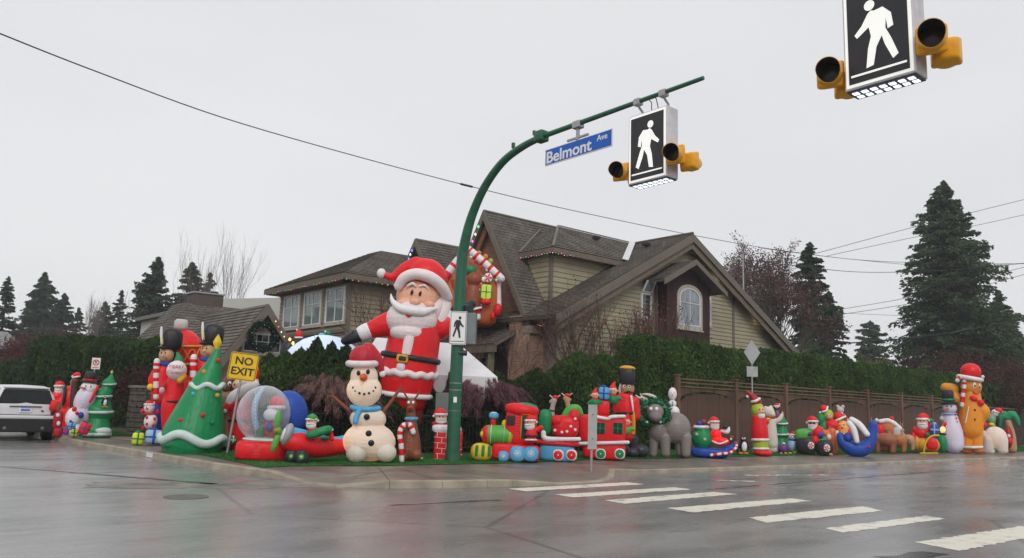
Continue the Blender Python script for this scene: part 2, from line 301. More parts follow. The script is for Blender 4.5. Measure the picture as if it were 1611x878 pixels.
def turf(name, pts, z=.154):
    sheet(name, pts, z, TURF)
    # short blades over the sheet
    A = np.array(pts); x0, y0 = A.min(0); x1, y1 = A.max(0); area = (x1-x0)*(y1-y0); n = int(min(90000, area*650)); X = RNG.uniform((x0, y0), (x1, y1), (n, 2))
    ins = np.zeros(n, bool); j = len(A)-1
    for i in range(len(A)):
        xi, yi = A[i]; xj, yj = A[j]; c = ((yi > X[:, 1]) != (yj > X[:, 1])) & (X[:, 0] < (xj-xi)*(X[:, 1]-yi)/(yj-yi+1e-12)+xi); ins ^= c; j = i
    X = X[ins]; n = len(X); an = RNG.uniform(0, 2*PI, n); h = RNG.uniform(.02, .045, n); dx = np.cos(an)*.009; dy = np.sin(an)*.009; lx, ly = RNG.normal(0, .012, (2, n))
    V = np.empty((n, 3, 3)); V[:, 0] = np.stack([X[:, 0]-dx, X[:, 1]-dy, np.full(n, z)], 1); V[:, 1] = np.stack([X[:, 0]+dx, X[:, 1]+dy, np.full(n, z)], 1); V[:, 2] = np.stack([X[:, 0]+lx, X[:, 1]+ly, z+h], 1)
    o = mesh_np('grass', V.reshape(-1, 3), np.arange(3*n).reshape(-1, 3), GT); tag(o, 'short green turf under the inflatables', 'grass', kind='stuff')
turf('lawn_strip', [(7.75, 24.4), (7.55, 17.3), (8.4, 17.5), (10.4, 17.0), (14.5, 16.8), (18.8, 17.3), (20, 17.4), (20, 20.3), (9.5, 20.3), (8.7, 24.4)])
turf('verge', [(20.01, 17.2), (29, 17.0), (40, 16.6), (49, 15.9), (62, 15.4), (62, 20.2), (20.01, 20.3)])
turf('side_verge', [(6.6, 39), (6.9, 31.4), (9.2, 31.6), (9.4, 39)])
JOINT = matte("joint_shadow", (.035, .03, .025), .8); gz = 0
for i in range(4, len(RP)-1):
    if RP[i, 0] > 60: break
    w_ = 3.0 if RP[i, 0] > 17 else (1.3 if RP[i, 1] > 16 else 3.2)
    a = RP[i, :2]+NR[i]*.2; b = RP[i, :2]+NR[i]*w_; t_ = T[i]*.008; q = [tuple(a-t_), tuple(a+t_), tuple(b+t_), tuple(b-t_)]; o = mesh_np('pavement_joint', [(*p_, .1445) for p_ in q], [(0, 1, 2, 3)], JOINT); tag(o, kind='structure')
    if o.data.polygons[0].normal.z < 0: o.data.flip_normals()
# painted crossing bars, worn at the edges
PAINT = None
def paint_mat():
    m, nt, N, L, b = _mat("worn_white_paint"); t = N.new("ShaderNodeTexCoord"); n = N.new("ShaderNodeTexNoise"); n.inputs['Scale'].default_value = 2.2; n.inputs['Detail'].default_value = 9; n.inputs['Roughness'].default_value = .75; L.new(t.outputs['Object'], n.inputs['Vector'])
    r = N.new("ShaderNodeValToRGB"); r.color_ramp.elements[0].position = .33; r.color_ramp.elements[1].position = .46; r.color_ramp.elements[0].color = (.16, .155, .14, 1); r.color_ramp.elements[1].color = (.74, .71, .60, 1)
    L.new(n.outputs['Fac'], r.inputs[0]); L.new(r.outputs[0], b.inputs['Base Color']); b.inputs['Roughness'].default_value = .38; b.inputs['Specular IOR Level'].default_value = .5; return m
PAINT = paint_mat()
BARS = [[(10.82, 12.72), (10.83, 12.22), (14.53, 12.26), (14.49, 12.77)], [(10.97, 11.51), (10.98, 11.01), (14.59, 11.02), (14.67, 11.52)], [(11.18, 10.42), (11.14, 9.88), (14.77, 9.98), (14.68, 10.48)], [(11.36, 9.1), (11.32, 8.51), (15.14, 8.50), (15.17, 8.98)], [(11.65, 7.65), (11.36, 7.15), (14.94, 6.99), (15.31, 7.54)], [(11.69, 6.36), (11.5, 5.98), (14.88, 5.88), (14.96, 6.25)], [(11.58, 4.99), (11.4, 4.36), (15.0, 4.25), (15.1, 4.82)], [(11.6, 3.5), (11.5, 2.95), (15.1, 2.9), (15.2, 3.45)]]
def ragged(pts, z=.004, amp=.017, step=.09):
    out = []
    for i in range(len(pts)):
        a, b = np.array(pts[i]), np.array(pts[(i+1) % len(pts)]); n = max(2, int(np.linalg.norm(b-a)/step))
        for k in range(n): out.append((*(a+(b-a)*k/n+RNG.normal(0, amp, 2)*(k > 0)), z))
    return out
for q in BARS:
    V = ragged(q); o = mesh_np('crossing_bar', V, [tuple(range(len(V)))], PAINT); tag(o, kind='structure')
    if o.data.polygons[0].normal.z < 0: o.data.flip_normals()
for q in [[(19.6, 13.0), (19.6, 12.86), (22.4, 12.0), (22.6, 12.1)], [(17.2, 12.3), (17.3, 12.05), (18.0, 11.6), (18.1, 11.75)]]:
    V = ragged(q, .004, .05); o = mesh_np('faded_road_mark', V, [tuple(range(len(V)))], PAINT); tag(o, kind='structure')
    if o.data.polygons[0].normal.z < 0: o.data.flip_normals()
# patches of older, broken asphalt
PATCH = matte("broken_asphalt", (0.17, 0.155, 0.135), .5, .5, 1.6, .03, 14, spec=.4); TAR = matte("tar_seam", (0.012, 0.012, 0.013), .25, .2, 2, spec=.6)
for q, m, a in [([(4.0, 16.9), (3.6, 15.8), (6.0, 14.7), (7.35, 14.4), (7.3, 15.3), (5.5, 16.0)], PATCH, .09), ([(2.9, 21), (3.1, 20.8), (6.0, 15.7), (5.8, 15.6)], TAR, .02), ([(9.9, 4.8), (9.95, 4.4), (11.0, 4.33), (10.9, 4.62)], TAR, .05), ([(15.0, 10.9), (15.0, 10.86), (30, 11.4), (30, 11.5)], TAR, .03), ([(7.2, 11.5), (7.25, 11.42), (9.4, 11.2), (9.4, 11.35)], TAR, .03)]:
    V = ragged(q, .003, a, .25); o = mesh_np('road_patch', V, [tuple(range(len(V)))], m); tag(o, kind='structure')
    if o.data.polygons[0].normal.z < 0: o.data.flip_normals()
c = G(293, 782); mb = MB(); mb.lathe([(.02, .0), (.36, .0), (.36, .006), (.31, .006), (.30, .002), (.02, .002)], (c[0], c[1], .001), 28); o = mb.build('manhole_cover', matte("cast_iron", (.10, .097, .09), .5, .2, 5, .01, 30)); tag(o, 'round dark iron manhole cover set in the side road', 'manhole cover')
c = P(238, 715.5, 26.0); c = G(238, 718, .15); ky = 22.75; kx = float(np.interp(-ky, -RP[:60, 1], RP[:60, 0])); mb = MB(); mb.box((kx-.018, ky, .072), (.022, .40, .115), .07); o = mb.build('kerb_number_plate', matte("white_plate", (.7, .7, .68), .5, .1)); tag(o, 'small white house number patch on the face of the side road kerb', 'number plate')

# ------------------------------------------------------------------ house helpers
SIDE = matte("olive_siding", (0.31, 0.28, 0.19), .7, .10, 1.3, .002, 30); SIDEG = matte("brown_grey_siding", (0.25, 0.205, 0.145), .7, .10, 1.3, .002, 30); TRIMB = matte("taupe_trim", (0.145, 0.124, 0.100), .65, .10, 2)
SOFF = matte("soffit_board", (0.15, 0.12, 0.09), .75, .15, 3); DKB = matte("dark_oxblood_shake", (0.038, 0.016, 0.014), .75, .35, 4, .01, 22, stretch=(1, 1, .3)); CASE = matte("stone_casing", (0.42, 0.38, 0.33), .6, .08); WFR = matte("white_window_frame", (0.74, 0.74, 0.74), .4, .04)
SHING = bricky("weathered_shingle", (0.115, 0.101, 0.087), (0.165, 0.146, 0.126), (0.050, 0.044, 0.038), .30, .20, .012, .85, .02, streak=.35)
BRICK = bricky("red_brick", (0.25, 0.115, 0.07), (0.34, 0.17, 0.105), (0.24, 0.19, 0.16), .22, .075, .009, .85, .006)
BRICKP = bricky("buff_brick", (0.40, 0.24, 0.15), (0.24, 0.13, 0.085), (0.30, 0.25, 0.20), .24, .08, .010, .85, .006)
def glassm(name, c, rough=.06):
    m = matte(name, c, rough, .25, .8, spec=.8); return m
GLS = glassm("dark_window_glass", (0.035, 0.045, 0.05)); GLC = glassm("curtained_window_glass", (0.16, 0.215, 0.20)); GLP = glassm("pale_window_glass", (0.20, 0.24, 0.27))
def part(mb, name, mat, root, **k): return mb.build(name, mat, root, **k)
def siding(root, o, ex, prof, z0, z1, mat, bh=.21, ny=(0, -1, 0), step=.24, name='siding_board'):
    """lapped boards, each a part: prof(z) gives the span along ex at height z; ny points out of the wall"""
    o, ex, ny = [np.array(a, float) for a in (o, ex, ny)]; z = z0
    while z < z1-.02:
        zt = min(z+bh, z1); a0, b0 = prof(z); a1, b1 = prof(zt)
        if b0-a0 > .08:
            if b1-a1 < .02: m_ = (a1+b1)/2; a1, b1 = m_-.01, m_+.01
            V = [o+ex*a0+ny*.048+[0, 0, z], o+ex*b0+ny*.048+[0, 0, z], o+ex*b1+ny*.006+[0, 0, zt+.012], o+ex*a1+ny*.006+[0, 0, zt+.012], o+ex*a0-ny*.02+[0, 0, z], o+ex*b0-ny*.02+[0, 0, z], o+ex*b1-ny*.02+[0, 0, zt+.012], o+ex*a1-ny*.02+[0, 0, zt+.012]]
            mb = MB(); mb.add(V, [(0, 1, 2, 3), (7, 6, 5, 4), (0, 4, 5, 1), (1, 5, 6, 2), (2, 6, 7, 3), (3, 7, 4, 0)]); mb.build(name, mat, root)
        z += bh
def window(root, c, w, h, ex, ny, frame=WFR, glass=GLS, nx=1, nz=1, arch=False, casing=.10, caze=CASE, muntin=.028, toprow=None, sill=True):
    """casing and frame stand proud of the wall, every pane is a sub-part"""
    c, ex, ny = [np.array(a, float) for a in (c, ex, ny)]; ez = np.array([0, 0, 1.0])
    def outline(w, h):
        p = [(-w/2, -h/2), (w/2, -h/2)]
        if not arch: return p+[(w/2, h/2), (-w/2, h/2)]
        r = w/2; hh = h/2-r*.62
        return p+[(r*math.cos(t), hh+r*.62*math.sin(t)) for t in np.linspace(0, PI, 15)]
    def ring(w1, h1, w2, h2, d0, d1, name, mat, parent, dz=0):
        a = outline(w1, h1); b = outline(w2, h2); n = len(a); V = []
        for d in (d0, d1):
            for q in (a, b): V += [c+ex*u+ez*(v+dz)+ny*d for u, v in q]
        F = []
        for i in range(n):
            j = (i+1) % n; F += [(2*n+i, 2*n+j, 3*n+j, 3*n+i), (i, j, 2*n+j, 2*n+i), (n+j, n+i, 3*n+i, 3*n+j)]
        mb = MB(); mb.add(V, F); return mb.build(name, mat, parent)
    wf = ring(w-.10, h-.10, w, h, -.02, .065, 'window', frame, root)
    if casing: ring(w+.004, h+.004, w+2*casing, h+2*casing, -.03, .05, 'casing', caze, wf)
    if sill:
        mb = MB(); mb.box(c+ez*(-h/2-casing-.03)+ny*.03, (abs(ex[0])*(w+2*casing+.1)+.12*abs(ny[0]) or .1, abs(ex[1])*(w+2*casing+.1)+.12*abs(ny[1]) or .1, .07), 0); mb.build('sill', caze, wf)
    W, Hh = w-.10, h-.10; zs = list(np.linspace(-Hh/2, Hh/2, nz+1)) if toprow is None else [-Hh/2, Hh/2-toprow, Hh/2]; mu = muntin
    for a in range(len(zs)-1):
        nn = nx if (toprow is None or a == 0) else nx*2
        for b in range(nn):
            x0, x1 = -W/2+W*b/nn+mu/2, -W/2+W*(b+1)/nn-mu/2; y0, y1 = zs[a]+mu/2, zs[a+1]-mu/2
            if arch and a == len(zs)-2:
                rr = W/2; hh = Hh/2-rr*.62; f = lambda x: hh+rr*.62*math.sqrt(max(0, 1-(x/rr)**2)); poly = [(x0, y0), (x1, y0)]+[(x, min(f(x), 9)) for x in np.linspace(x1, x0, 6)]
            else: poly = [(x0, y0), (x1, y0), (x1, y1), (x0, y1)]
            mb = MB(); mb.prism(poly, c+ny*.012, ex, ez, ny, .008); mb.build('pane', glass, wf)
    # muntins between the panes, one lattice
    mb = MB(); top = Hh/2 if not arch else Hh/2-.02
    for b in range(1, nx): mb.prism([(-W/2+W*b/nx-mu/2, -Hh/2), (-W/2+W*b/nx+mu/2, -Hh/2), (-W/2+W*b/nx+mu/2, top), (-W/2+W*b/nx-mu/2, top)], c+ny*.01, ex, ez, ny, .04)
    for a in range(1, len(zs)-1): mb.prism([(-W/2, zs[a]-mu/2), (W/2, zs[a]-mu/2), (W/2, zs[a]+mu/2), (-W/2, zs[a]+mu/2)], c+ny*.009, ex, ez, ny, .045)
    if toprow is not None:
        for b in range(1, nx*2, 2):
            x = -W/2+W*b/(nx*2); t = (Hh/2 if not arch else (Hh/2-W/2*.62+W/2*.62*math.sqrt(max(0, 1-(x/(W/2))**2)))); mb.prism([(x-mu/4, zs[1]), (x+mu/4, zs[1]), (x+mu/4, t), (x-mu/4, t)], c+ny*.01, ex, ez, ny, .025)
    if mb.V: mb.build('muntin_bars', frame, wf)
    return wf
def roof(root, pts, th=.16, course=.20, mat=SHING, trim=TRIMB, name='roof'):
    """pts: eave A, eave B, ridge B, ridge A (outward side up). Slab plus lapped shingle courses, UV in metres."""
    p = [np.array(q, float) for q in pts]; nrm = _n(np.cross(p[1]-p[0], p[3]-p[0] if np.linalg.norm(p[3]-p[0]) > 1e-6 else p[2]-p[0]))
    if nrm[2] < 0: nrm = -nrm
    ex = _n(p[1]-p[0]); up = np.cross(nrm, ex); up = up if up[2] > 0 else -up
    mb = MB(); V = [q for q in p]+[q-nrm*th for q in p]; mb.add(V, [(0, 1, 2, 3), (7, 6, 5, 4), (0, 4, 5, 1), (1, 5, 6, 2), (2, 6, 7, 3), (3, 7, 4, 0)]); r = mb.build(name, trim, root)
    Hs = (p[3]-p[0]).dot(up); Hb = (p[2]-p[1]).dot(up); n = max(2, int(max(Hs, Hb)/course)); sh = MB()
    for k in range(n):
        a0, a1 = k/n, (k+1)/n; L0 = p[0]+(p[3]-p[0])*a0; R0 = p[1]+(p[2]-p[1])*a0; L1 = p[0]+(p[3]-p[0])*a1; R1 = p[1]+(p[2]-p[1])*a1
        V = [L0+nrm*.035, R0+nrm*.035, R1+nrm*.008, L1+nrm*.008, L0+nrm*.001, R0+nrm*.001]; UV = [((v-p[0]).dot(ex), (v-p[0]).dot(up)*1.0) for v in V]
        sh.add(V, [(0, 1, 2, 3), (4, 5, 1, 0)], UV)
    s = mesh_np('shingles', sh.V, sh.F, mat, UV=sh.U, parent=r); s['kind'] = 'stuff'; return r
def bar(mb, a, b, w, h, up=(0, 0, 1)):
    """rectangular timber from a to b"""
    a, b = np.array(a, float), np.array(b, float); t = _n(b-a); s = _n(np.cross(t, np.array(up, float))); u = np.cross(s, t)
    V = [q+s*sx*w/2+u*sz*h/2 for q in (a, b) for sz in (-1, 1) for sx in (-1, 1)]
    return mb.add(V, [(0, 1, 3, 2), (4, 6, 7, 5), (0, 4, 5, 1), (2, 3, 7, 6), (0, 2, 6, 4), (1, 5, 7, 3)])
# ------------------------------------------------------------------ the big corner house
house = empty('corner_house', (30, 30, 0)); tag(house, 'large brown shingled house with brick gable and olive siding behind the hedge', 'house')
def hp(mb, name, mat, **k):
    o = mb.build(name, mat, None, **k); o.parent = house; o.matrix_parent_inverse = Matrix.Translation((-30, -30, 0)); return o
hroot = empty('tmp')
# -- right gable, facing the wide road
AX, AZ, PT = 34.67, 11.27, .537                       # ridge, its height, pitch
def rz_(x): return AZ-.10-PT*abs(x-AX)
mb = MB(); mb.prism([(25.6, 0), (47.3, 0), (47.3, rz_(47.3)-.15), (AX, AZ-.3), (25.6, rz_(25.6)-.15)], (0, 26.66, 0), (1, 0, 0), (0, 0, 1), (0, 1, 0), .3); mb.build('wall', SIDE, hroot)
def gspan(z):
    half = (AZ-.22-z)/PT; return (max(25.62, AX-half), min(47.28, AX+half))
siding(hroot, (0, 26.655, 0), (1, 0, 0), gspan, 3.4, AZ-.3, SIDE, .22)
# side walls
mb = MB(); mb.box((47.2, 33.5, 2.1), (.2, 13.4, 4.2)); mb.build('side_wall', SIDEG, hroot); mb = MB(); mb.box((25.8, 31.6, 2.9), (.3, 9.6, 5.9)); mb.build('side_wall', BRICK, hroot); mb = MB(); mb.box((28, 27.2, 5.4), (4.4, 1.0, .5)); mb.build('eave_fill', SOFF, hroot)
# roof slabs
XL, XR = 24.6, 47.9
roof(hroot, [(XL, 26, AZ-PT*(AX-XL)), (XL, 40, AZ-PT*(AX-XL)), (AX, 40, AZ), (AX, 26, AZ)])
roof(hroot, [(XR, 26, AZ-PT*(XR-AX)), (XR, 40, AZ-PT*(XR-AX)), (AX, 40, AZ), (AX, 26, AZ)])
mb = MB(); mb.tube([(AX, 25.98, AZ+.03), (AX, 40, AZ+.03)], .09, 6); mb.build('ridge_cap', matte("ridge_shingle", (.10, .082, .07), .85), hroot)
for sx, X_ in ((-1, XL), (1, XR)):
    mb = MB(); bar(mb, (X_, 25.97, AZ-PT*abs(X_-AX)-.15), (AX+sx*.0, 25.97, AZ-.15), .07, .42, (0, -1, 0)) if False else None
    a = np.array((X_, 25.97, AZ-PT*abs(X_-AX)-.13)); b = np.array((AX, 25.97, AZ-.13)); V = []
    for q in (a, b):
        for dz in (-.32, .10):
            for dy in (-.05, .05): V.append(q+np.array([0, dy, dz]))
    mb.add(V, [(0, 1, 3, 2), (4, 6, 7, 5), (0, 4, 5, 1), (2, 3, 7, 6), (0, 2, 6, 4), (1, 5, 7, 3)]); mb.build('bargeboard', TRIMB, hroot)
    # second, inner board below it
    mb = MB(); V = [v+np.array([0, .12, -.36]) for v in V]; mb.add(V, [(0, 1, 3, 2), (4, 6, 7, 5), (0, 4, 5, 1), (2, 3, 7, 6), (0, 2, 6, 4), (1, 5, 7, 3)]); mb.build('frieze_board', SOFF, hroot)
# corner and joint boards
for x, z0, z1 in ((39.25, 3.0, 8.4), (33.05, 9.9, 10.1)):
    mb = MB(); mb.box((x, 26.60, (z0+z1)/2), (.16, .06, z1-z0)); mb.build('trim_board', TRIMB, hroot)
mb = MB(); mb.box((42.7, 26.59, 5.05), (6.7, .07, .3)); mb.build('trim_board', TRIMB, hroot)
mb = MB(); mb.box((32.9, 26.59, 10.05), (.14, .06, 1.2)); mb.build('trim_board', TRIMB, hroot)
# projecting bay with its own small gable
mb = MB(); mb.prism([(32.35, 4.6), (36.0, 4.6), (36.0, 8.55), (34.2, 9.5), (32.35, 8.55)], (0, 25.9, 0), (1, 0, 0), (0, 0, 1), (0, 1, 0), .8); bay = mb.build('bay', DKB, hroot)
for a, b in (((33.85, 9.62), (31.25, 8.27)), ((33.85, 9.62), (36.6, 8.20))):
    A0, A1 = np.array([a[0], 25.2, a[1]]), np.array([b[0], 25.2, b[1]])
    roof(hroot, [A1, A1+[0, 1.5, 0], A0+[0, 1.5, 0], A0], .12, name='bay_roof')
    mb = MB(); V = [q+np.array([0, dy, dz]) for q in (A0+[0, -.03, -.1], A1+[0, -.03, -.1]) for dz in (-.17, .11) for dy in (-.04, .04)]
    mb.add(V, [(0, 1, 3, 2), (4, 6, 7, 5), (0, 4, 5, 1), (2, 3, 7, 6), (0, 2, 6, 4), (1, 5, 7, 3)]); mb.build('bay_bargeboard', TRIMB, hroot)
window(hroot, (34.22, 25.9, 7.2), 1.75, 2.0, (1, 0, 0), (0, -1, 0), WFR, GLP, nx=2, arch=True, casing=.2, toprow=.75)
mb = MB(); mb.box((32.25, 26.5, 6.2), (.10, .10, 4.0)); mb.build('downpipe', TRIMB, hroot)
window(hroot, (31.55, 26.63, 7.05), .75, 1.25, (1, 0, 0), (0, -1, 0), WFR, GLS, nx=1, nz=1, casing=.1)
# the awning sash above it stands open
mb = MB(); mb.prism([(-.36, -.33), (.36, -.33), (.36, .33), (-.36, .33)], (31.5, 26.35, 8.0), (1, 0, 0), (0, -.5, .87), (0, .87, .5), .05); sash = mb.build('open_sash', WFR, hroot)
mb = MB(); mb.prism([(-.28, -.25), (.28, -.25), (.28, .25), (-.28, .25)], (31.5, 26.34, 8.0), (1, 0, 0), (0, -.5, .87), (0, -.87, -.5), .01); mb.build('pane', GLP, sash)
window(hroot, (36.75, 26.63, 7.3), .6, 1.5, (1, 0, 0), (0, -1, 0), WFR, GLS, nx=1, nz=2, casing=.1)
window(hroot, (26.5, 26.63, 3.0), 1.3, 1.3, (1, 0, 0), (0, -1, 0), WFR, GLS, nx=3, nz=2, casing=.12)
window(hroot, (30.2, 26.63, 3.0), 1.3, 1.3, (1, 0, 0), (0, -1, 0), WFR, GLS, nx=3, nz=2, casing=.12)
# soffit lamps
LAMP = glow("warm_lamp", (1.0, .80, .52), 14)
for x in (37.65, 41.5):
    z = AZ-PT*(x-AX)-.30; mb = MB(); mb.lathe([(.02, 0), (.075, 0), (.08, -.04), (.02, -.045)], (x, 26.3, z), 12); mb.build('soffit_lamp', LAMP, hroot)
# -- cross wing with a hip end, its ridge running along the wide road
DZ, EZ = 11.30, 9.50; dy0, dy1, dyr, dx0, dxr = 28.0, 32.6, 30.31, 26.17, 28.66
roof(hroot, [(dx0, dy0, EZ), (32.6, dy0, EZ), (34.67, dyr, DZ), (dxr, dyr, DZ)])
roof(hroot, [(dx0, dy1, EZ), (dx0, dy0, EZ), (dxr, dyr, DZ), (dxr, dyr+.01, DZ)])
roof(hroot, [(34.6, dy1, EZ), (dx0, dy1, EZ), (dxr, dyr, DZ), (34.67, dyr, DZ)])
for a, b in (((dx0, dy0), (33.0, dy0)), ((dx0, dy0), (dx0, dy1))):
    mb = MB(); bar(mb, (*a, EZ-.17), (*b, EZ-.17), .10, .26); mb.build('gutter', SOFF, hroot)
mb = MB(); mb.box((30.2, 30.5, 8.0), (7.2, 3.9, 2.9)); mb.build('dormer_wall', SIDE, hroot)
SHK = bricky("cedar_shake", (0.33, 0.285, 0.175), (0.40, 0.34, 0.21), (0.15, 0.125, 0.08), .55, .26, .012, .8, .012)
siding(hroot, (0, 28.55, 0), (1, 0, 0), lambda z: (26.6, 32.5), 6.6, 9.3, SIDE, .26, name='shake_course')
siding(hroot, (26.6, 0, 0), (0, 1, 0), lambda z: (28.55, 32.0), 6.6, 9.3, SIDE, .26, ny=(-1, 0, 0), name='shake_course')
mb = MB(); mb.box((26.58, 28.53, 8.0), (.16, .16, 2.6)); mb.build('corner_board', TRIMB, hroot)
mb = MB(); V0 = np.array([31.3, 27.85, 9.52]); V1 = np.array([34.45, 30.12, 11.28]); bar(mb, V0+[0, 0, .06], V1+[0, 0, .06], .34, .03, (-.3, -.5, .8)); mb.build('valley_flashing', matte("lead_flashing", (.62, .62, .63), .5, .15, 6), hroot)
for q0, q1 in (((26.2, 30.55, 9.58), (28.6, 31.68, 11.32)), ((26.2, 28.02, 9.58), (28.66, 30.3, 11.36)), ((28.66, 30.31, 11.36), (34.6, 30.31, 11.36))):
    mb = MB(); bar(mb, q0, q1, .12, .03); mb.build('hip_cap', matte('lichened_cap', (.17, .15, .12), .85, .2, 4), hroot)
mb = MB()
mb.box((30.9, 29.6, 10.95), (.32, .32, .16)); mb.build('roof_vent', DMET, hroot); mb = MB(); mb.box((33.4, 28.2, 10.78), (.34, .34, .14)); mb.build('roof_vent', DMET, hroot)
# -- steep brick gable, facing the side street
bx, by, bz = 25.0, 32.1, 11.85; SL = 1.6
ye = 28.3; ze = bz-SL*(by-ye)
roof(hroot, [(bx, ye, ze), (31.5, ye, ze), (31.5, by, bz), (bx, by, bz)])
roof(hroot, [(bx, 2*by-ye, ze), (31.5, 2*by-ye, ze), (31.5, by, bz), (bx, by, bz)])
mb = MB(); mb.prism([(29.0, 0), (35.2, 0), (35.2, bz-SL*3.1-.5), (by, bz-.55), (29.0, bz-SL*3.1-.5)], (25.55, 0, 0), (0, 1, 0), (0, 0, 1), (1, 0, 0), .3); mb.build('brick_wall', BRICK, hroot)
for s in (-1, 1):
    A0 = np.array([bx-.03, by, bz-.14]); A1 = np.array([bx-.03, by+s*(by-ye+.15), bz-.14-SL*(by-ye+.15)]); mb = MB()
    V = [q+np.array([dx, 0, dz]) for q in (A0, A1) for dz in (-.42, .12) for dx in (-.05, .05)]
    mb.add(V, [(0, 1, 3, 2), (4, 6, 7, 5), (0, 4, 5, 1), (2, 3, 7, 6), (0, 2, 6, 4), (1, 5, 7, 3)]); mb.build('bargeboard', TRIMB, hroot)
    mb = MB(); V = [v+np.array([.3, -s*.15, -.25]) for v in V]; mb.add(V, [(0, 1, 3, 2), (4, 6, 7, 5), (0, 4, 5, 1), (2, 3, 7, 6), (0, 2, 6, 4), (1, 5, 7, 3)]); mb.build('soffit', matte("cedar_soffit", (.28, .12, .07), .7), hroot)
# brick piers and the entry
for (x, y, w, d, h) in ((25.15, 29.0, .8, .9, 6.0), (25.15, 28.3, .7, .55, 5.2), (25.9, 28.0, .9, .5, 4.9)):
    mb = MB(); z0 = 0
    mb.prism([(0, 0), (w, 0), (w, h), (0, h)], (x-w/2, y-d/2, 0), (1, 0, 0), (0, 0, 1), (0, 1, 0), .01); mb.prism([(0, 0), (d, 0), (d, h), (0, h)], (x-w/2-.002, y-d/2, 0), (0, 1, 0), (0, 0, 1), (1, 0, 0), .01)
    mb.prism([(0, 0), (w, 0), (w, d), (0, d)], (x-w/2, y-d/2, h), (1, 0, 0), (0, 1, 0), (0, 0, 1), .01); mb.build('brick_pier', BRICKP, hroot)
mb = MB(); mb.box((25.25, 28.5, 5.3), (.95, 1.3, .35)); mb.build('corbel', BRICK, hroot)
A0 = np.array([23.6, 29.3, 5.0]); roof(hroot, [(23.4, 28.9, 4.55), (23.4, 33.5, 4.55), (25.5, 33.5, 5.7), (25.5, 28.9, 5.7)], .14, name='porch_roof')
mb = MB(); mb.box((23.5, 31.2, 4.35), (.12, 4.6, .35)); mb.build('porch_beam', TRIMB, hroot)
mb = MB(); mb.box((25.45, 30.6, 2.3), (.1, 1.5, 4.4)); mb.build('front_door', matte("dark_oak_door", (.045, .02, .018), .6, .3, 3, stretch=(1, 1, .2)), hroot)
mb = MB(); mb.box((23.65, 29.4, 2.2), (.22, .22, 4.3)); mb.build('porch_post', matte("green_brown_post", (.16, .15, .10), .6), hroot)
window(hroot, (25.5, 32.6, 3.4), 1.2, 1.5, (0, 1, 0), (-1, 0, 0), WFR, GLS, nx=2, nz=3, casing=.18)
window(hroot, (25.5, 32.1, 7.2), 1.8, 1.7, (0, 1, 0), (-1, 0, 0), WFR, GLS, nx=3, nz=2, casing=.12)
# -- second gable further up the side street
gx, gy, gz = 23.0, 35.4, 10.45
roof(hroot, [(gx, gy-3.3, gz-4.6), (31.5, gy-3.3, gz-4.6), (31.5, gy, gz), (gx, gy, gz)]); roof(hroot, [(gx, gy+3.3, gz-4.6), (31.5, gy+3.3, gz-4.6), (31.5, gy, gz), (gx, gy, gz)])
mb = MB(); mb.prism([(gy-3, 0), (gy+3, 0), (gy+3, gz-4.4), (gy, gz-.35), (gy-3, gz-4.4)], (gx+.5, 0, 0), (0, 1, 0), (0, 0, 1), (1, 0, 0), .3); mb.build('wall', SIDEG, hroot)
for s in (-1, 1):
    A0 = np.array([gx-.03, gy, gz-.12]); A1 = A0+[0, s*3.3, -4.6]; mb = MB(); V = [q+np.array([dx, 0, dz]) for q in (A0, A1) for dz in (-.30, .1) for dx in (-.05, .05)]
    mb.add(V, [(0, 1, 3, 2), (4, 6, 7, 5), (0, 4, 5, 1), (2, 3, 7, 6), (0, 2, 6, 4), (1, 5, 7, 3)]); mb.build('bargeboard', TRIMB, hroot)
# -- left wing with the three curtained windows
wx, wy0, wy1, we, wr = 17.4, 32.6, 41.5, 7.52, 9.7
roof(hroot, [(wx, wy1, we), (wx, wy0, we), (21.6, 36.6, wr), (21.6, 37.6, wr)]); roof(hroot, [(wx, wy0, we), (27, wy0, we), (27, 36.6, wr), (21.6, 36.6, wr)])
roof(hroot, [(27, wy1, we), (wx, wy1, we), (21.6, 37.6, wr), (27, 37.6, wr)])
mb = MB(); bar(mb, (wx, wy0, we-.15), (wx, wy1, we-.15), .10, .26); mb.build('gutter', SOFF, hroot); mb = MB(); bar(mb, (wx, wy0, we-.15), (25, wy0, we-.15), .10, .26); mb.build('gutter', SOFF, hroot)
mb = MB(); mb.box((17.8, 37.1, we-.28), (.75, 8.5, .05)); mb.build('soffit', SOFF, hroot); mb = MB(); mb.box((21, 33.0, we-.28), (6.8, .75, .05)); mb.build('soffit', SOFF, hroot)
mb = MB(); mb.box((20.6, 37.1, 3.7), (5, 7.6, 7.4)); mb.build('wall', SIDEG, hroot)
siding(hroot, (18.1, 0, 0), (0, 1, 0), lambda z: (33.3, 40.9), 3.0, 7.3, SIDEG, .22, ny=(-1, 0, 0)); siding(hroot, (0, 33.3, 0), (1, 0, 0), lambda z: (18.1, 23.4), 3.0, 7.3, SIDEG, .22)
mb = MB(); mb.box((18.09, 33.29, 5.2), (.18, .18, 4.2)); mb.build('corner_board', TRIMB, hroot)
for yc in (34.55, 36.95, 39.35): window(hroot, (18.07, yc, 6.22), 1.85, 1.65, (0, 1, 0), (-1, 0, 0), WFR, GLC, nx=2, casing=.09, toprow=.55, nz=2)
mb = MB(); mb.box((18.03, 37.1, 4.95), (.08, 7.6, .16)); mb.build('trim_board', TRIMB, hroot)
window(hroot, (20.9, 33.27, 6.2), 1.0, 1.1, (1, 0, 0), (0, -1, 0), TRIMB, GLS, nx=1, nz=1, casing=.1)
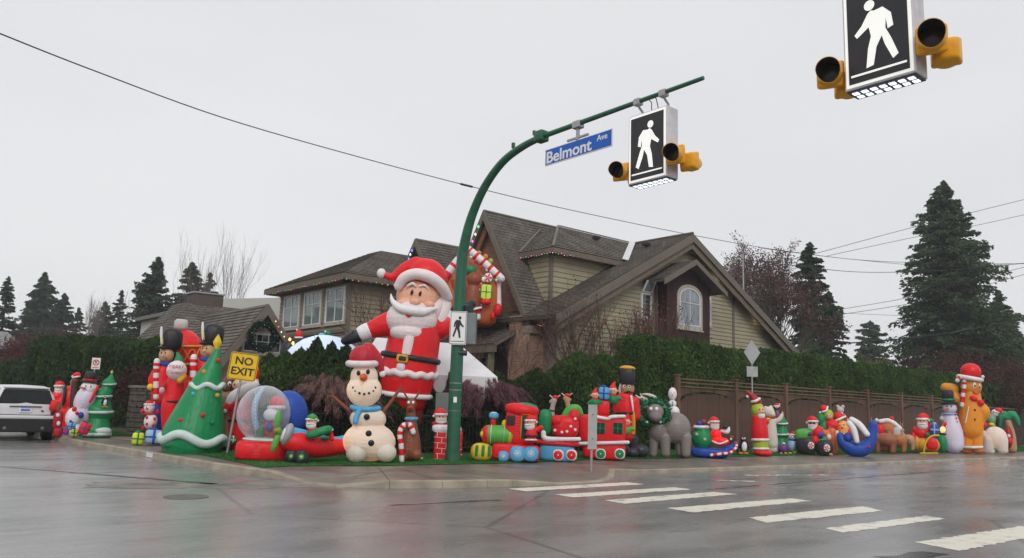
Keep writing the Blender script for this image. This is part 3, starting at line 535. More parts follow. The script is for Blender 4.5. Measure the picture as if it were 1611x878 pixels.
# service mast at the right eave
mb = MB(); mb.tube([(44.4, 29.3, 6), (44.4, 29.3, 12.0), (44.4, 29.15, 12.15), (44.4, 28.95, 12.0)], .05, 8); mb.build('service_mast', METAL, hroot)
mb = MB()
for k in range(4): mb.tube([(44.4, 28.9, 11.95), (44.55+.1*k, 28.8, 11.5-.1*k), (44.8+.12*k, 28.7, 11.0+.05*k), (45.0, 28.6, 11.7)], .02, 5)
ms = mb.build('mast_wires', DMET, hroot); ms['kind'] = 'stuff'
def reparent(tmp, root, off):
    for o in list(COL.objects):
        if o.parent is tmp: o.parent = root; o.matrix_parent_inverse = Matrix.Translation((-off[0], -off[1], -off[2]))
    bpy.data.objects.remove(tmp)
reparent(hroot, house, (30, 30, 0))

# ------------------------------------------------------------------ garage with a steep gable and a wreath
gar = empty('garage', (14, 34, 0)); tag(gar, 'small tan garage with steep shingled gable, wreath hung in front of its arched window', 'garage'); t_ = empty('tmp')
gx0, gy0, gz0, gs = 14.03, 33.0, 5.72, 1.33
for s in (-1, 1): roof(t_, [(gx0+s*2.3, gy0, gz0-gs*2.3), (gx0+s*2.3, 42, gz0-gs*2.3), (gx0, 42, gz0), (gx0, gy0, gz0)])
for s in (-1, 1):
    A0 = np.array([gx0, gy0-.04, gz0-.1]); A1 = A0+[s*2.35, 0, -gs*2.35]; mb = MB(); V = [q+np.array([0, dy, dz]) for q in (A0, A1) for dz in (-.38, .1) for dy in (-.05, .05)]
    mb.add(V, [(0, 1, 3, 2), (4, 6, 7, 5), (0, 4, 5, 1), (2, 3, 7, 6), (0, 2, 6, 4), (1, 5, 7, 3)]); mb.build('bargeboard', TRIMB, t_)
mb = MB(); mb.prism([(gx0-2.1, 0), (gx0+2.1, 0), (gx0+2.1, gz0-gs*2.1-.2), (gx0, gz0-.35), (gx0-2.1, gz0-gs*2.1-.2)], (0, gy0+.55, 0), (1, 0, 0), (0, 0, 1), (0, 1, 0), .3); mb.build('wall', SIDE, t_)
TANS = matte("tan_siding", (0.33, 0.25, 0.17), .7, .1, 1.5); siding(t_, (0, gy0+.545, 0), (1, 0, 0), lambda z: (gx0-(gz0-.25-z)/gs, gx0+(gz0-.25-z)/gs) if z > 2.9 else (gx0-2.1, gx0+2.1), .2, gz0-.5, TANS, .24)
mb = MB(); mb.box((gx0+1.95, 37.6, 1.5), (.2, 8, 2.9)); mb.build('side_wall', SIDEG, t_)
window(t_, (gx0+.08, gy0+.5, 4.05), 1.7, .8, (1, 0, 0), (0, -1, 0), WFR, GLS, nx=3, casing=.08, toprow=.3)
# hipped roof behind the gable and its flat chimney
roof(t_, [(11.2, 43.6, 3.9), (11.2, 39, 3.9), (13.2, 41.5, 6.35), (13.2, 43.2, 6.35)]); roof(t_, [(11.2, 39, 3.9), (17, 39, 3.9), (16.5, 41.5, 6.35), (13.2, 41.5, 6.35)])
mb = MB(); mb.box((14.6, 41.4, 1.9), (6, 4.4, 3.8)); mb.build('rear_wall', SIDEG, t_)
mb = MB(); mb.box((14.4, 42, 6.55), (1.5, 1.2, .75)); ch = mb.build('chimney', matte("roof_cladding", (.10, .08, .07), .8), t_); mb = MB(); mb.box((14.4, 42, 6.96), (1.62, 1.32, .07)); mb.build('chimney_cap', METAL, ch)
reparent(t_, gar, (14, 34, 0))
# -- pale flat-roofed house behind
wh = empty('flat_roofed_house', (17, 47, 0)); tag(wh, 'pale cream flat roofed house with grey garage door behind the shingled garage', 'house'); t_ = empty('tmp')
CRM = matte("cream_render", (0.50, 0.50, 0.46), .8, .06, .7)
mb = MB(); mb.box((20.4, 47.2, 2.95), (13.6, 5.8, 6.0)); mb.build('wall', CRM, t_)
mb = MB(); mb.box((20.4, 47.2, 6.05), (14.2, 6.4, .2)); mb.build('roof_edge', matte("dark_fascia", (.16, .15, .14), .6), t_)
mb = MB(); mb.box((13.58, 46.6, 3.6), (.08, 3.2, 3.2)); mb.build('garage_door', matte("grey_panel_door", (.12, .125, .13), .5, .1), t_)
for k in range(1, 4): mb = MB(); mb.box((13.53, 45.0+k*.8, 3.6), (.05, .05, 3.2)); mb.build('door_joint', DMET, t_)
mb = MB(); mb.prism([(17, 5.5), (29, 5.5), (29, 7.5), (21.5, 8.2), (17, 7.6)], (0, 49.2, 0), (1, 0, 0), (0, 0, 1), (0, 1, 0), 6); mb.build('clerestory', CRM, t_)
reparent(t_, wh, (17, 47, 0))
# -- distant bungalow at far left, half hidden by trees
bg = empty('distant_bungalow', (6, 75, 0)); tag(bg, 'low pale roofed bungalow with a square chimney among the trees at far left', 'house'); t_ = empty('tmp')
mb = MB(); mb.box((6, 80, 2.6), (10, 9, 5.0)); mb.build('wall', CRM, t_); roof(t_, [(.5, 74.5, 4.9), (12, 74.5, 4.9), (11, 80, 6.6), (1, 80, 6.6)], mat=matte("pale_roof", (.3, .3, .3), .7))
mb = MB(); mb.box((5.2, 77, 7.0), (.9, .9, 2.4)); mb.build('chimney', BRICKP, t_)
window(t_, (8.6, 75.45, 3.4), 2.4, 1.3, (1, 0, 0), (0, -1, 0), WFR, GLS, nx=3, casing=.1); reparent(t_, bg, (6, 75, 0))
# ------------------------------------------------------------------ fences
CED = matte("wet_cedar_fence", (0.105, 0.058, 0.042), .75, .35, 2.5, .006, 30, stretch=(1, 1, .25)); CEDP = matte("cedar_post", (0.15, 0.085, 0.06), .75, .3, 2, .005, 30, stretch=(1, 1, .3))
fence = empty('cedar_fence', (26.4, 20.5, .14)); tag(fence, 'brown cedar fence with arched board panels and slatted top running behind the inflatables', 'fence'); t_ = empty('tmp')
PX = [26.3+4.05*k for k in range(9)]
for x in PX:
    mb = MB(); mb.bbox((x, 20.5, 1.6), (.17, .17, 3.05), .01); p = mb.build('post', CEDP, t_); mb = MB(); mb.bbox((x, 20.5, 3.16), (.24, .24, .07), .02); mb.build('post_cap', CEDP, p)
pick = {}
def picket(x, y, ht, w, root):
    key = round(ht, 1)
    if key not in pick:
        mb = MB(); mb.box((0, 0, key/2), (w, .022, key)); o = mb.build('picket', CED); pick[key] = o.data; o.parent = root
    else: o = bpy.data.objects.new('picket', pick[key]); COL.objects.link(o); o.parent = root
    o.location = (x, y+random.uniform(-.006, .006), .15+random.uniform(-.01, .01)); return o
for i in range(len(PX)-1):
    a, b = PX[i]+.1, PX[i+1]-.1; n = 24; w = (b-a)/n
    for k in range(n):
        x = a+(k+.5)*w; u = (x-(a+b)/2)/((b-a)/2); picket(x, 20.49, 1.95+.42*math.sqrt(max(0, 1-u*u))-.04, w-.012, t_)
    for z in (2.72, 2.88, 3.03):
        mb = MB(); mb.box(((a+b)/2, 20.5, z), (b-a, .05, .055)); mb.build('top_slat', CEDP, t_)
    # infill above the arch, behind the rails
    arc = [(x_, 2.13+.42*math.sqrt(max(0, 1-((x_-(a+b)/2)/((b-a)/2))**2))) for x_ in np.linspace(b, a, 17)]
    mb = MB(); mb.prism([(a, 2.66), (b, 2.66)][::1]+arc, (0, 20.53, 0), (1, 0, 0), (0, 0, 1), (0, 1, 0), .03); mb.build('arch_board', CED, t_)
    mb = MB(); mb.box(((a+b)/2, 20.54, .6), (b-a, .06, .09)); mb.build('rail', CEDP, t_)
reparent(t_, fence, (26.4, 20.5, .14))
f2 = empty('dark_fence', (59, 20.5, .14)); tag(f2, 'darker plain board fence at the far right behind the palm tree inflatable', 'fence'); t_ = empty('tmp')
DKF = matte("dark_fence_board", (.05, .03, .024), .8, .3, 2)
for k in range(100):
    mb = MB(); mb.box((58.9+.2*k, 20.5+.01*(k % 2), 1.35), (.19, .025, 2.5)); mb.build('board', DKF, t_)
mb = MB(); mb.box((69, 20.45, 2.68), (20.4, .1, .07)); mb.build('cap_rail', CEDP, t_); reparent(t_, f2, (59, 20.5, .14))
f3 = empty('iron_fence', (15.5, 20.9, .14)); tag(f3, 'black wrought iron fence behind the snowman and the chimney', 'fence'); t_ = empty('tmp'); bar0 = None
for k in range(96):
    x = 10.0+.14*k
    if bar0 is None: mb = MB(); mb.tube([(0, 0, 0), (0, 0, 1.28), (0, 0, 1.34)], [.011, .011, .002], 5); bar0 = mb.build('bar', DMET, t_); o = bar0
    else: o = bpy.data.objects.new('bar', bar0.data); COL.objects.link(o); o.parent = t_
    o.location = (x, 20.9, .14)
for z in (.32, 1.30): mb = MB(); mb.box((16.7, 20.9, z), (13.5, .03, .035)); mb.build('rail', DMET, t_)
for x in (10, 12.7, 15.4, 18.1, 20.8, 23.4): mb = MB(); mb.bbox((x, 20.9, .84), (.07, .07, 1.42), .005); mb.build('post', DMET, t_)
reparent(t_, f3, (15.5, 20.9, .14))

# ------------------------------------------------------------------ foliage
def cards(c, size, aspect=1.0, dirs=None, jit=.6):
    """little four-cornered leaf faces at points c, long side along dirs"""
    n = len(c); size = np.broadcast_to(size, (n,)).astype(float)
    d = RNG.normal(size=(n, 3)) if dirs is None else dirs+RNG.normal(size=(n, 3))*jit; d /= np.linalg.norm(d, axis=1)[:, None]+1e-9
    r = RNG.normal(size=(n, 3)); s = np.cross(d, r); s /= np.linalg.norm(s, axis=1)[:, None]+1e-9
    a = d*size[:, None]*aspect; b = s*size[:, None]*.5; V = np.empty((n, 4, 3)); V[:, 0] = c-a*.5; V[:, 1] = c+b; V[:, 2] = c+a*.5; V[:, 3] = c-b
    return V.reshape(-1, 3), np.arange(4*n).reshape(-1, 4)
LV = leafy('wet_leaf', (.08, .035, .015), (.30, .16, .06)); n = 420; X = np.concatenate([np.stack([RNG.uniform(8, 22, 170), RNG.uniform(13.3, 16.9, 170)], 1), np.stack([RNG.uniform(7.5, 40, 250), 13.0-np.abs(RNG.normal(0, .5, 250))], 1)]); zz = np.where(X[:, 1] > 13.25, .150, .012); ex_ = cards(np.zeros((n, 3)), RNG.uniform(.03, .06, n), 1.3)[0].reshape(-1, 4, 3); ex_[:, :, 2] *= .12; ex_ += np.stack([X[:, 0], X[:, 1], zz], 1)[:, None]; o = mesh_np('fallen_leaves', ex_.reshape(-1, 3), np.arange(4*n).reshape(-1, 4), LV); tag(o, 'scattered wet fallen leaves on the pavement and in the gutter', 'leaves', kind='stuff')
HEDGE = leafy("cedar_hedge_leaf", (0.014, 0.036, 0.008), (0.072, 0.135, 0.030)); HDARK = leafy("dark_hedge_leaf", (0.010, 0.027, 0.008), (0.045, 0.082, 0.020))
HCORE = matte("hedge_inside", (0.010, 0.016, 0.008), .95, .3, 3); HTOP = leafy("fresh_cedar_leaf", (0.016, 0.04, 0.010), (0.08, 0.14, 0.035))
BARK = matte("dark_bark", (0.055, 0.042, 0.035), .9, .3, 3, .01, 20); BARKL = matte("grey_bark", (0.11, 0.095, 0.085), .9, .3, 3, .01, 20)
def hedge(name, label, a, b, h0, h1, depth, mat, dens=420, plant=1.0, size=.085, core=True, bulge=.22, rag=.10):
    """clipped row of upright conifers between two points, one bulge for each plant"""
    a, b = np.array(a, float), np.array(b, float); L = np.linalg.norm(b-a); t = (b-a)/L; nn = np.array([-t[1], t[0]]); root = empty(name, (*((a+b)/2), .14)); tag(root, label, 'hedge')
    N = int(dens*L*(h0+h1)/2*1.5); u = RNG.uniform(0, L, N); side = RNG.random(N)
    ph = RNG.uniform(-.12, .12, int(L/plant)+3); k = (u/plant).astype(int); loc = (u/plant) % 1.0; H = h0+(h1-h0)*u/L+ph[k]-(2*abs(loc-.5))**2.5*rag*1.6
    bul = bulge*np.sin(loc*PI)**.6; z = RNG.uniform(0, 1, N)**.9*H; face = np.where(side < .60, -1, np.where(side < .68, 1, 0)); w = depth/2
    v = np.where(face == 0, RNG.uniform(-w, w, N), face*(w-.2+bul)); z = np.where(face == 0, H, z); tz = np.clip((z-H*.9)/(H*.1), 0, 1); v = v*(1-.25*tz**2)
    z = z+RNG.normal(0, .05, N)*(face == 0)+np.abs(RNG.normal(0, rag*.6, N))*(face == 0); v = v+RNG.normal(0, .06, N)
    en = RNG.random(N) < .05; u = np.where(en, np.where(RNG.random(N) < .5, -.05, L+.05), u); v = np.where(en, RNG.uniform(-w, w, N), v); z = np.where(en, RNG.random(N)*H, z)
    C = np.stack([a[0]+t[0]*u+nn[0]*v, a[1]+t[1]*u+nn[1]*v, z+.14], 1); V, F = cards(C, RNG.uniform(.6, 1.5, N)*size, 1.9, np.tile([0, 0, 1.0], (N, 1)), .38)
    V = V-np.array([*((a+b)/2), .14]); fo = mesh_np('foliage', V, F, mat, parent=root); fo['kind'] = 'stuff'
    m = int(L/plant*4)+1; us = np.linspace(0, L, m); cv = []
    for q in us:
        kk = min(int(q/plant), len(ph)-1); lc = (q/plant) % 1; Hc = h0+(h1-h0)*q/L+ph[kk]-.10; ww = w-.30+bulge*math.sin(lc*PI)**.6
        for vv, zz in ((-ww, 0), (-ww, Hc*.9), (-ww*.6, Hc), (ww*.6, Hc), (ww, Hc*.9), (ww, 0)): cv.append((a[0]+t[0]*q+nn[0]*vv-(a+b)[0]/2, a[1]+t[1]*q+nn[1]*vv-(a+b)[1]/2, zz))
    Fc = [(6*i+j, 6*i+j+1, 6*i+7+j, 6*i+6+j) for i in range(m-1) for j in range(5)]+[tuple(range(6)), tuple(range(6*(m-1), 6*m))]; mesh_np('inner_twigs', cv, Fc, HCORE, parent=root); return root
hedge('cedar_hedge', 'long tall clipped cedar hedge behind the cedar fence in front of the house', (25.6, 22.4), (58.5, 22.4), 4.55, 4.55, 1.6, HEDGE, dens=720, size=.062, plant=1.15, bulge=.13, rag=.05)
hedge('cedar_hedge', 'lower dark cedar hedge at far right behind the dark fence', (58.6, 22.6), (92, 22.6), 4.2, 4.0, 1.6, HDARK, dens=110, size=.17, plant=1.3)
hedge('cedar_hedge', 'dark round-topped hedge left of the toy soldier behind the stone pillars', (9.3, 51), (12.2, 37.2), 4.4, 3.85, 2.4, HDARK, dens=340, plant=1.7, bulge=.5, rag=.12, size=.085)
hedge('cedar_hedge', 'low dark hedge at far left behind the white car', (2, 66), (9.5, 54), 2.6, 3.0, 2.4, HDARK, dens=90, plant=1.7, bulge=.4, rag=.3, size=.16)
def conifer_shrub(label, x, y, h, r, mat=HEDGE, n=9000, size=.065, pointy=1.0, name='upright_cedar'):
    root = empty(name, (x, y, .14)); tag(root, label, 'shrub'); z = RNG.random(n)**.85; prof = (1-z**2.6)**.8*pointy+(1-pointy)*np.minimum(1, (1-z)*6); an = RNG.uniform(0, 2*PI, n)
    lump = 1+.20*np.sin(an*3+z*7+x)+.14*np.sin(an*5+z*17+y*3); rr = r*prof*lump*(1-np.abs(RNG.normal(0, .07, n))); C = np.stack([rr*np.cos(an), rr*np.sin(an), z*h+RNG.normal(0, .04, n)], 1)
    V, F = cards(C, RNG.uniform(.6, 1.5, n)*size, 1.9, np.stack([np.cos(an)*.3, np.sin(an)*.3, np.ones(n)], 1), .5); fo = mesh_np('foliage', V, F, mat, parent=root); fo['kind'] = 'stuff'
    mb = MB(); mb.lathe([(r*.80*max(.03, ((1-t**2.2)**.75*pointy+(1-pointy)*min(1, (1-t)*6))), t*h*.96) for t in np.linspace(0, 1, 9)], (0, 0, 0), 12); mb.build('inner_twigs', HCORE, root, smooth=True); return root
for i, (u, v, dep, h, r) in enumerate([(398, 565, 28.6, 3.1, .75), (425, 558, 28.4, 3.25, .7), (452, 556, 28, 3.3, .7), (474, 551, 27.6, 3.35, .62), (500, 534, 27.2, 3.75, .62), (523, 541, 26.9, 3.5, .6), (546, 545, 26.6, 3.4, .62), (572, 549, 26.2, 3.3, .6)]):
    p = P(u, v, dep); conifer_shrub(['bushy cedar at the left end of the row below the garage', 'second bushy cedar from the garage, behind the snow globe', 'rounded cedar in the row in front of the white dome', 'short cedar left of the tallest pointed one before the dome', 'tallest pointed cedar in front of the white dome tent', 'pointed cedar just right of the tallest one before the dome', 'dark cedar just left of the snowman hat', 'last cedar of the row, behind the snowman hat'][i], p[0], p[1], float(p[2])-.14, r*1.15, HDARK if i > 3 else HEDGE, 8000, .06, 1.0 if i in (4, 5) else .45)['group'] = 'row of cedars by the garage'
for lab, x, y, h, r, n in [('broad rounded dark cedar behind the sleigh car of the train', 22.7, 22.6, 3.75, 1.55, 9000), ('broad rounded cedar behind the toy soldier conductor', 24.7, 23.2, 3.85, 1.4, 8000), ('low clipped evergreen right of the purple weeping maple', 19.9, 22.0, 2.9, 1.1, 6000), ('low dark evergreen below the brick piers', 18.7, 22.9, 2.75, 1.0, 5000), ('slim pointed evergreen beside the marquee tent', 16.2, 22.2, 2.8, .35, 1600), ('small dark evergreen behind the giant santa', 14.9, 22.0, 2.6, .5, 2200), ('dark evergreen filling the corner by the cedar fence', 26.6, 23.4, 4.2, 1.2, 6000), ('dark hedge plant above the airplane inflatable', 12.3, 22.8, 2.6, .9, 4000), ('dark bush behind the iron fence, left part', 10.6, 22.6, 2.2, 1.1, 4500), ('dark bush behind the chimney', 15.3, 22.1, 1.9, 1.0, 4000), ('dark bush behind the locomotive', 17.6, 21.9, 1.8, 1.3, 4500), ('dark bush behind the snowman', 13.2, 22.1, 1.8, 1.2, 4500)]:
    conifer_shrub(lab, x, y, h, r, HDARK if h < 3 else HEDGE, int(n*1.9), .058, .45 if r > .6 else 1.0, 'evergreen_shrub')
def weeping_maple(label, x, y, h, r, ca, cb):
    root = empty('weeping_maple', (x, y, .14)); tag(root, label, 'shrub'); mt = leafy(f"maple_twigs_{int(x)}", ca, cb, .85, .05)
    Cs = []; Ds = []
    for k in range(150):      # arching boughs, each hung with fine twigs
        an = RNG.uniform(0, 2*PI); L = r*RNG.uniform(.45, 1.12); hh = h*RNG.uniform(.80, 1.04)*(1-.12*(L/r)); m = 230; s = RNG.random(m)**.7; a2 = an+RNG.normal(0, .10, m)*(1.2-s)+.12*math.sin(k)*s
        z = .25*h+(hh-.25*h)*np.sin(np.clip(s*1.9, 0, PI/2))-np.clip(s-.55, 0, 1)**1.5*h*1.0*(L/r)-np.abs(RNG.normal(0, .05, m)); Cs.append(np.stack([L*s*np.cos(a2), L*s*np.sin(a2), z], 1)); Ds.append(np.stack([np.cos(a2)*.7, np.sin(a2)*.7, .25-s*1.5], 1))
    C = np.concatenate(Cs); D = np.concatenate(Ds); n = len(C); V, F = cards(C, RNG.uniform(.010, .020, n), 13, D, .35); o = mesh_np('twigs', V, F, mt, parent=root); o['kind'] = 'stuff'
    mb = MB()
    for k in range(9):
        a = 2*PI*k/9+.3; mb.tube([(0, 0, 0), (.15*math.cos(a), .15*math.sin(a), h*.45), (r*.5*math.cos(a), r*.5*math.sin(a), h*.8), (r*.8*math.cos(a), r*.8*math.sin(a), h*.62)], [.05, .035, .02, .008], 5)
    mb.build('trunk', BARK, root)
weeping_maple('leafless brown weeping maple between the snow globe and the snowman', 11.5, 22.0, 2.45, 1.75, (.06, .032, .030), (.24, .14, .125))
weeping_maple('leafless purple weeping maple right of the green pole', 17.2, 21.7, 2.65, 1.75, (.06, .028, .036), (.22, .105, .125))
def grow(mb, p, d, L, r, lev, spread, tips, up=.15, kids=(3, 4)):
    n = 4; pts = [p]; q = p.copy(); dd = d.copy()
    for i in range(n): dd = _n(dd+RNG.normal(0, .13, 3)+np.array([0, 0, up*.3])); q = q+dd*L/n; pts.append(q.copy())
    mb.tube(pts, list(np.linspace(r, r*.55, n+1)), 5 if lev > 1 else 3, caps=False)
    if lev == 0: tips.append((q, dd)); return
    for k in range(int(RNG.integers(kids[0], kids[1]+1))):
        t = RNG.uniform(.35, 1.0); b = pts[min(n, int(t*n)+1)]; nd = _n(dd+RNG.normal(0, spread, 3)+np.array([0, 0, up])); grow(mb, b, nd, L*RNG.uniform(.55, .8), r*.6, lev-1, spread, tips, up, kids)
def bare_tree(name, label, x, y, h, stems, spread, mat, leafmat=None, nleaf=0, lev=3, r=.05, up=.3, tilt=.25, lsize=.06, cat='tree', z=.14):
    root = empty(name, (x, y, z)); tag(root, label, cat); tips = []; mb = MB(); mb2 = MB()
    for s in range(stems):
        d = _n(np.array([RNG.normal(0, tilt), RNG.normal(0, tilt), 1.0])); pts = [np.zeros(3)]; 
        for i in range(3): pts.append(pts[-1]+d*h*.12+RNG.normal(0, .02, 3))
        mb.tube(pts, [r*1.2, r, r*.9, r*.8], 7, caps=False)
        for k in range(3): grow(mb2, pts[-1-(k > 1)], _n(d+RNG.normal(0, spread*.6, 3)), h*.36, r*.7, lev, spread, tips, up)
    mb.build('trunk', mat, root); b = mesh_np('branches', mb2.V, mb2.F, mat, parent=root); b['kind'] = 'stuff'
    if nleaf and tips:
        T_ = np.array([t[0] for t in tips]); C = T_[RNG.integers(0, len(T_), nleaf)]+RNG.normal(0, .16*h/5, (nleaf, 3))*(.45 if h > 7 else 1); V, F = cards(C, RNG.uniform(.6, 1.4, nleaf)*lsize, 1.2); o = mesh_np('leaves', V, F, leafmat, parent=root); o['kind'] = 'stuff'
    return root
TWR = matte("reddish_twig", (0.085, 0.048, 0.040), .85, .3, 3); TWD = matte("dark_twig", (0.035, 0.024, 0.022), .85, .3, 3); RLEAF = leafy("last_red_leaf", (.10, .025, .018), (.30, .07, .04))
bare_tree('bare_maple', 'leafless reddish multi-stemmed tree in front of the olive gable wall', 26.0, 24.6, 6.0, 6, .33, TWR, RLEAF, 500, 3, .055, .30, .35, .07)
bare_tree('bare_maple', 'second leafless reddish tree a little right, before the hedge', 28.3, 24.4, 5.6, 4, .33, TWR, RLEAF, 260, 3, .045, .30, .32, .07)
bare_tree('bare_tree', 'leafless dark tree left of the giant santa before the window wing', 16.5, 26.3, 5.6, 3, .42, TWD, None, 0, 3, .05, .12, .35)
bare_tree('bare_tree', 'leafless dark tree behind the green pole before the brick gable', 19.6, 23.8, 4.9, 3, .40, TWR, None, 0, 3, .035, .15, .4)
STONE = matte("mossy_stone", (0.10, 0.088, 0.075), .85, .4, 3, .02, 12, spec=.4); SCAP = matte("stone_cap", (0.20, 0.18, 0.16), .7, .2, 3, .01, 20)
def pillar(label, x, y, w, h, seed):
    rr = random.Random(seed); root = empty('stone_pillar', (x, y, .14)); tag(root, label, 'pillar', 'stone pillars at the driveway'); z = 0; mb = MB(); mb.box((0, 0, h/2), (w-.06, w-.06, h-.02)); mb.build('mortar', matte("mortar", (.05, .045, .04), .9), root)
    while z < h-.05:
        bh = min(rr.uniform(.14, .24), h-z)
        for side in range(4):
            u = -w/2
            while u < w/2-.02:
                bw = min(rr.uniform(.18, .42), w/2-u); M = Matrix.Rotation(side*PI/2, 3, 'Z'); c = M @ Vector((u+bw/2, -w/2+rr.uniform(0, .02), z+bh/2)); mb = MB(); mb.bbox((0, 0, 0), (bw-.02, .10, bh-.02), .02); o = mb.build('stone', STONE, root); o.location = c; o.rotation_euler.z = side*PI/2; u += bw
        z += bh
    mb = MB(); mb.bbox((0, 0, h+.05), (w+.16, w+.16, .10), .02); mb.build('cap_stone', SCAP, root)
pillar('mossy stone gate pillar left of the driveway beside the green tree inflatables', 9.1, 32.0, .85, 1.75, 3); pillar('stone gate pillar half hidden behind the small polka dot snowman', 9.5, 30.6, .6, 1.6, 5)
bare_tree('dark_shrub', 'dark purple bare shrub spilling over the stone pillar', 9.8, 33.0, 2.6, 9, .6, matte("purple_twig", (.045, .018, .024), .9), leafy("purple_leaf", (.02, .008, .01), (.07, .02, .03)), 2600, 3, .03, .0, .6, .07, 'shrub')

# ------------------------------------------------------------------ tall trees
CONA = leafy("fir_needles", (0.018, 0.040, 0.018), (0.085, 0.130, 0.058)); CONB = leafy("dark_fir_needles", (0.018, 0.036, 0.022), (0.070, 0.105, 0.058)); CONC_ = leafy("pale_fir_needles", (0.03, 0.05, 0.03), (0.09, 0.12, 0.07))
def conifer(label, x, y, h, r, mat=CONA, nb=150, per=110, size=.30, base=.08, droop=.35, name='fir_tree', power=.85, lean=0, cat='tree'):
    """tapered trunk, whorls of drooping boughs, needles as small sprays along each bough"""
    root = empty(name, (x, y, 0)); tag(root, label, cat); ts = np.sort(1-(1-base)*RNG.random(nb)**1.25); Cs = []; Ds = []; mb = MB(); br = MB(); size = size*.46; nb = int(nb*1.7); per = per*.72; droop = droop*.62; side_bias = RNG.uniform(0, 2*PI)
    mb.tube([(0, 0, 0), (lean*h*.3, 0, h*.5), (lean*h*.6, 0, h)], [h*.016+.08, h*.009+.03, .02], 8)
    for t in ts:
        an = RNG.uniform(0, 2*PI); L = r*((1-t)**power)*(RNG.uniform(.62, 1.0) if RNG.random() < .8 else RNG.uniform(1.0, 1.22))*(1+.12*math.cos(an-side_bias+t*6)); L = max(L, .3*size+.010*r); d0 = np.array([math.cos(an), math.sin(an), 0]); m = int(per*1.6*max(.06, L/r)**.9)+3; s = RNG.random(m)**.65
        rise = .55*(t-.35); dr = droop*RNG.uniform(.6, 1.4); z = t*h+L*s*rise-dr*L*s*s+.12*dr*L*s**5-np.abs(RNG.normal(0, .055*L+.05*size, m)); wd = (.14*L*(1-.7*s)+.10*size)*RNG.normal(0, 1, m); side = np.array([-d0[1], d0[0], 0])
        Cs.append(d0*(L*s)[:, None]+side*wd[:, None]+np.stack([lean*h*t*.6*np.ones(m), np.zeros(m), z], 1)); Ds.append(np.tile(d0, (m, 1))+side*np.sign(wd)[:, None]*.5+np.array([0, 0, -.55]))
        if L > size*3: br.tube([(lean*h*t*.6, 0, t*h), tuple(d0*L*.7+np.array([lean*h*t*.6, 0, t*h+L*.7*rise-dr*L*.49]))], [.05, .015], 3, caps=False)
    n = int(per*3); z = RNG.uniform(.90, 1.0, n); q = (1-z)*r*.5; Cs.append(np.stack([RNG.normal(0, 1, n)*q*.5+lean*h*.6, RNG.normal(0, 1, n)*q*.5, z*h], 1)); Ds.append(np.tile([0, 0, 1.], (n, 1)))
    C = np.concatenate(Cs); D = np.concatenate(Ds); n = len(C); V, F = cards(C, RNG.uniform(.5, 1.4, n)*size, 2.1, D, .45); o = mesh_np('crown', V, F, mat, parent=root); o['kind'] = 'stuff'
    mb.build('trunk', BARK, root); b = mesh_np('branches', br.V, br.F, BARK, parent=root); b['kind'] = 'stuff'; return root
def tree_at(fn, label, u, v, dep, rpx, **k):
    """top of the tree seen at (u, v), standing dep metres off"""
    p = P(u, v, dep); return fn(label, float(p[0]), float(p[1]), float(p[2]), rpx*dep/FOC, **k)
tree_at(conifer, 'huge dark fir towering at the right behind the gingerbread man', 1484, 286, 78, 142, nb=760, per=250, size=.34, power=.74, droop=.34)
tree_at(conifer, 'fir right of the huge one, its top much lower', 1570, 458, 95, 70, nb=260, per=130, size=.42, power=.7)
tree_at(conifer, 'tall narrow fir right of the house roof', 1274, 383, 70, 66, mat=CONB, nb=340, per=150, size=.32, power=.58, base=.15)
tree_at(conifer, 'shorter fir merging with the right flank of the tall narrow one', 1304, 460, 74, 54, mat=CONB, nb=200, per=110, size=.34, power=.6)
tree_at(conifer, 'small pale misty tree between the two big firs', 1369, 507, 120, 48, mat=CONC_, nb=160, per=110, size=.62, power=.45, name='distant_tree')
tree_at(conifer, 'fir at the far right edge behind the palm inflatable', 1600, 520, 88, 60, nb=180, per=110, size=.36, power=.6)
tree_at(conifer, 'thin sparse fir at the left edge of the view', 14, 436, 88, 48, mat=CONB, nb=175, per=90, size=.36, power=.7)
tree_at(conifer, 'broad fir behind the distant bungalow, tallest at far left', 71, 430, 120, 80, mat=CONB, nb=445, per=150, size=.52, power=.8)
tree_at(conifer, 'fir right of the broad one behind the bungalow', 102, 463, 120, 56, mat=CONB, nb=270, per=110, size=.50, power=.7)
tree_at(conifer, 'small fir top right of the bungalow chimney', 124, 486, 130, 43, mat=CONB, nb=202, per=90, size=.55, power=.7)
tree_at(conifer, 'fir above the dark round-topped hedge', 166, 476, 110, 53, mat=CONB, nb=256, per=110, size=.45, power=.7)
tree_at(conifer, 'slender pale fir just right of the one above the hedge', 192, 458, 110, 51, mat=CONB, nb=229, per=80, size=.42, power=.8)
tree_at(conifer, 'big fir behind the flat roofed house, left one', 250, 406, 90, 90, mat=CONB, nb=445, per=140, size=.40, power=.8, droop=.15)
tree_at(conifer, 'big fir behind the garage, right of the left one', 303, 414, 95, 80, mat=CONB, nb=405, per=140, size=.42, power=.72)
tree_at(conifer, 'fir beside the poplar stems behind the garage', 331, 430, 100, 53, mat=CONB, nb=270, per=100, size=.42, power=.7)
tree_at(conifer, 'small distant fir left of the window wing', 447, 454, 120, 30, mat=CONB, nb=130, per=90, size=.5, power=.5)
def back_tree(name, label, u, v, dep, stems, spread, mat, lm, nl, lev=3, r=.12, up=.25, tilt=.2, ls=.22, cat='tree'):
    p = P(u, v, dep); return bare_tree(name, label, float(p[0]), float(p[1]), float(p[2])*.98, stems, spread, mat, lm, nl, lev, r, up, tilt, ls, cat, 0)
back_tree('autumn_tree', 'open purple leaved tree just right of the roof mast', 1203, 440, 84, 3, .22, BARKL, leafy("plum_leaf", (.05, .024, .024), (.17, .085, .08)), 9000, 4, .16, .12, .12, .14)
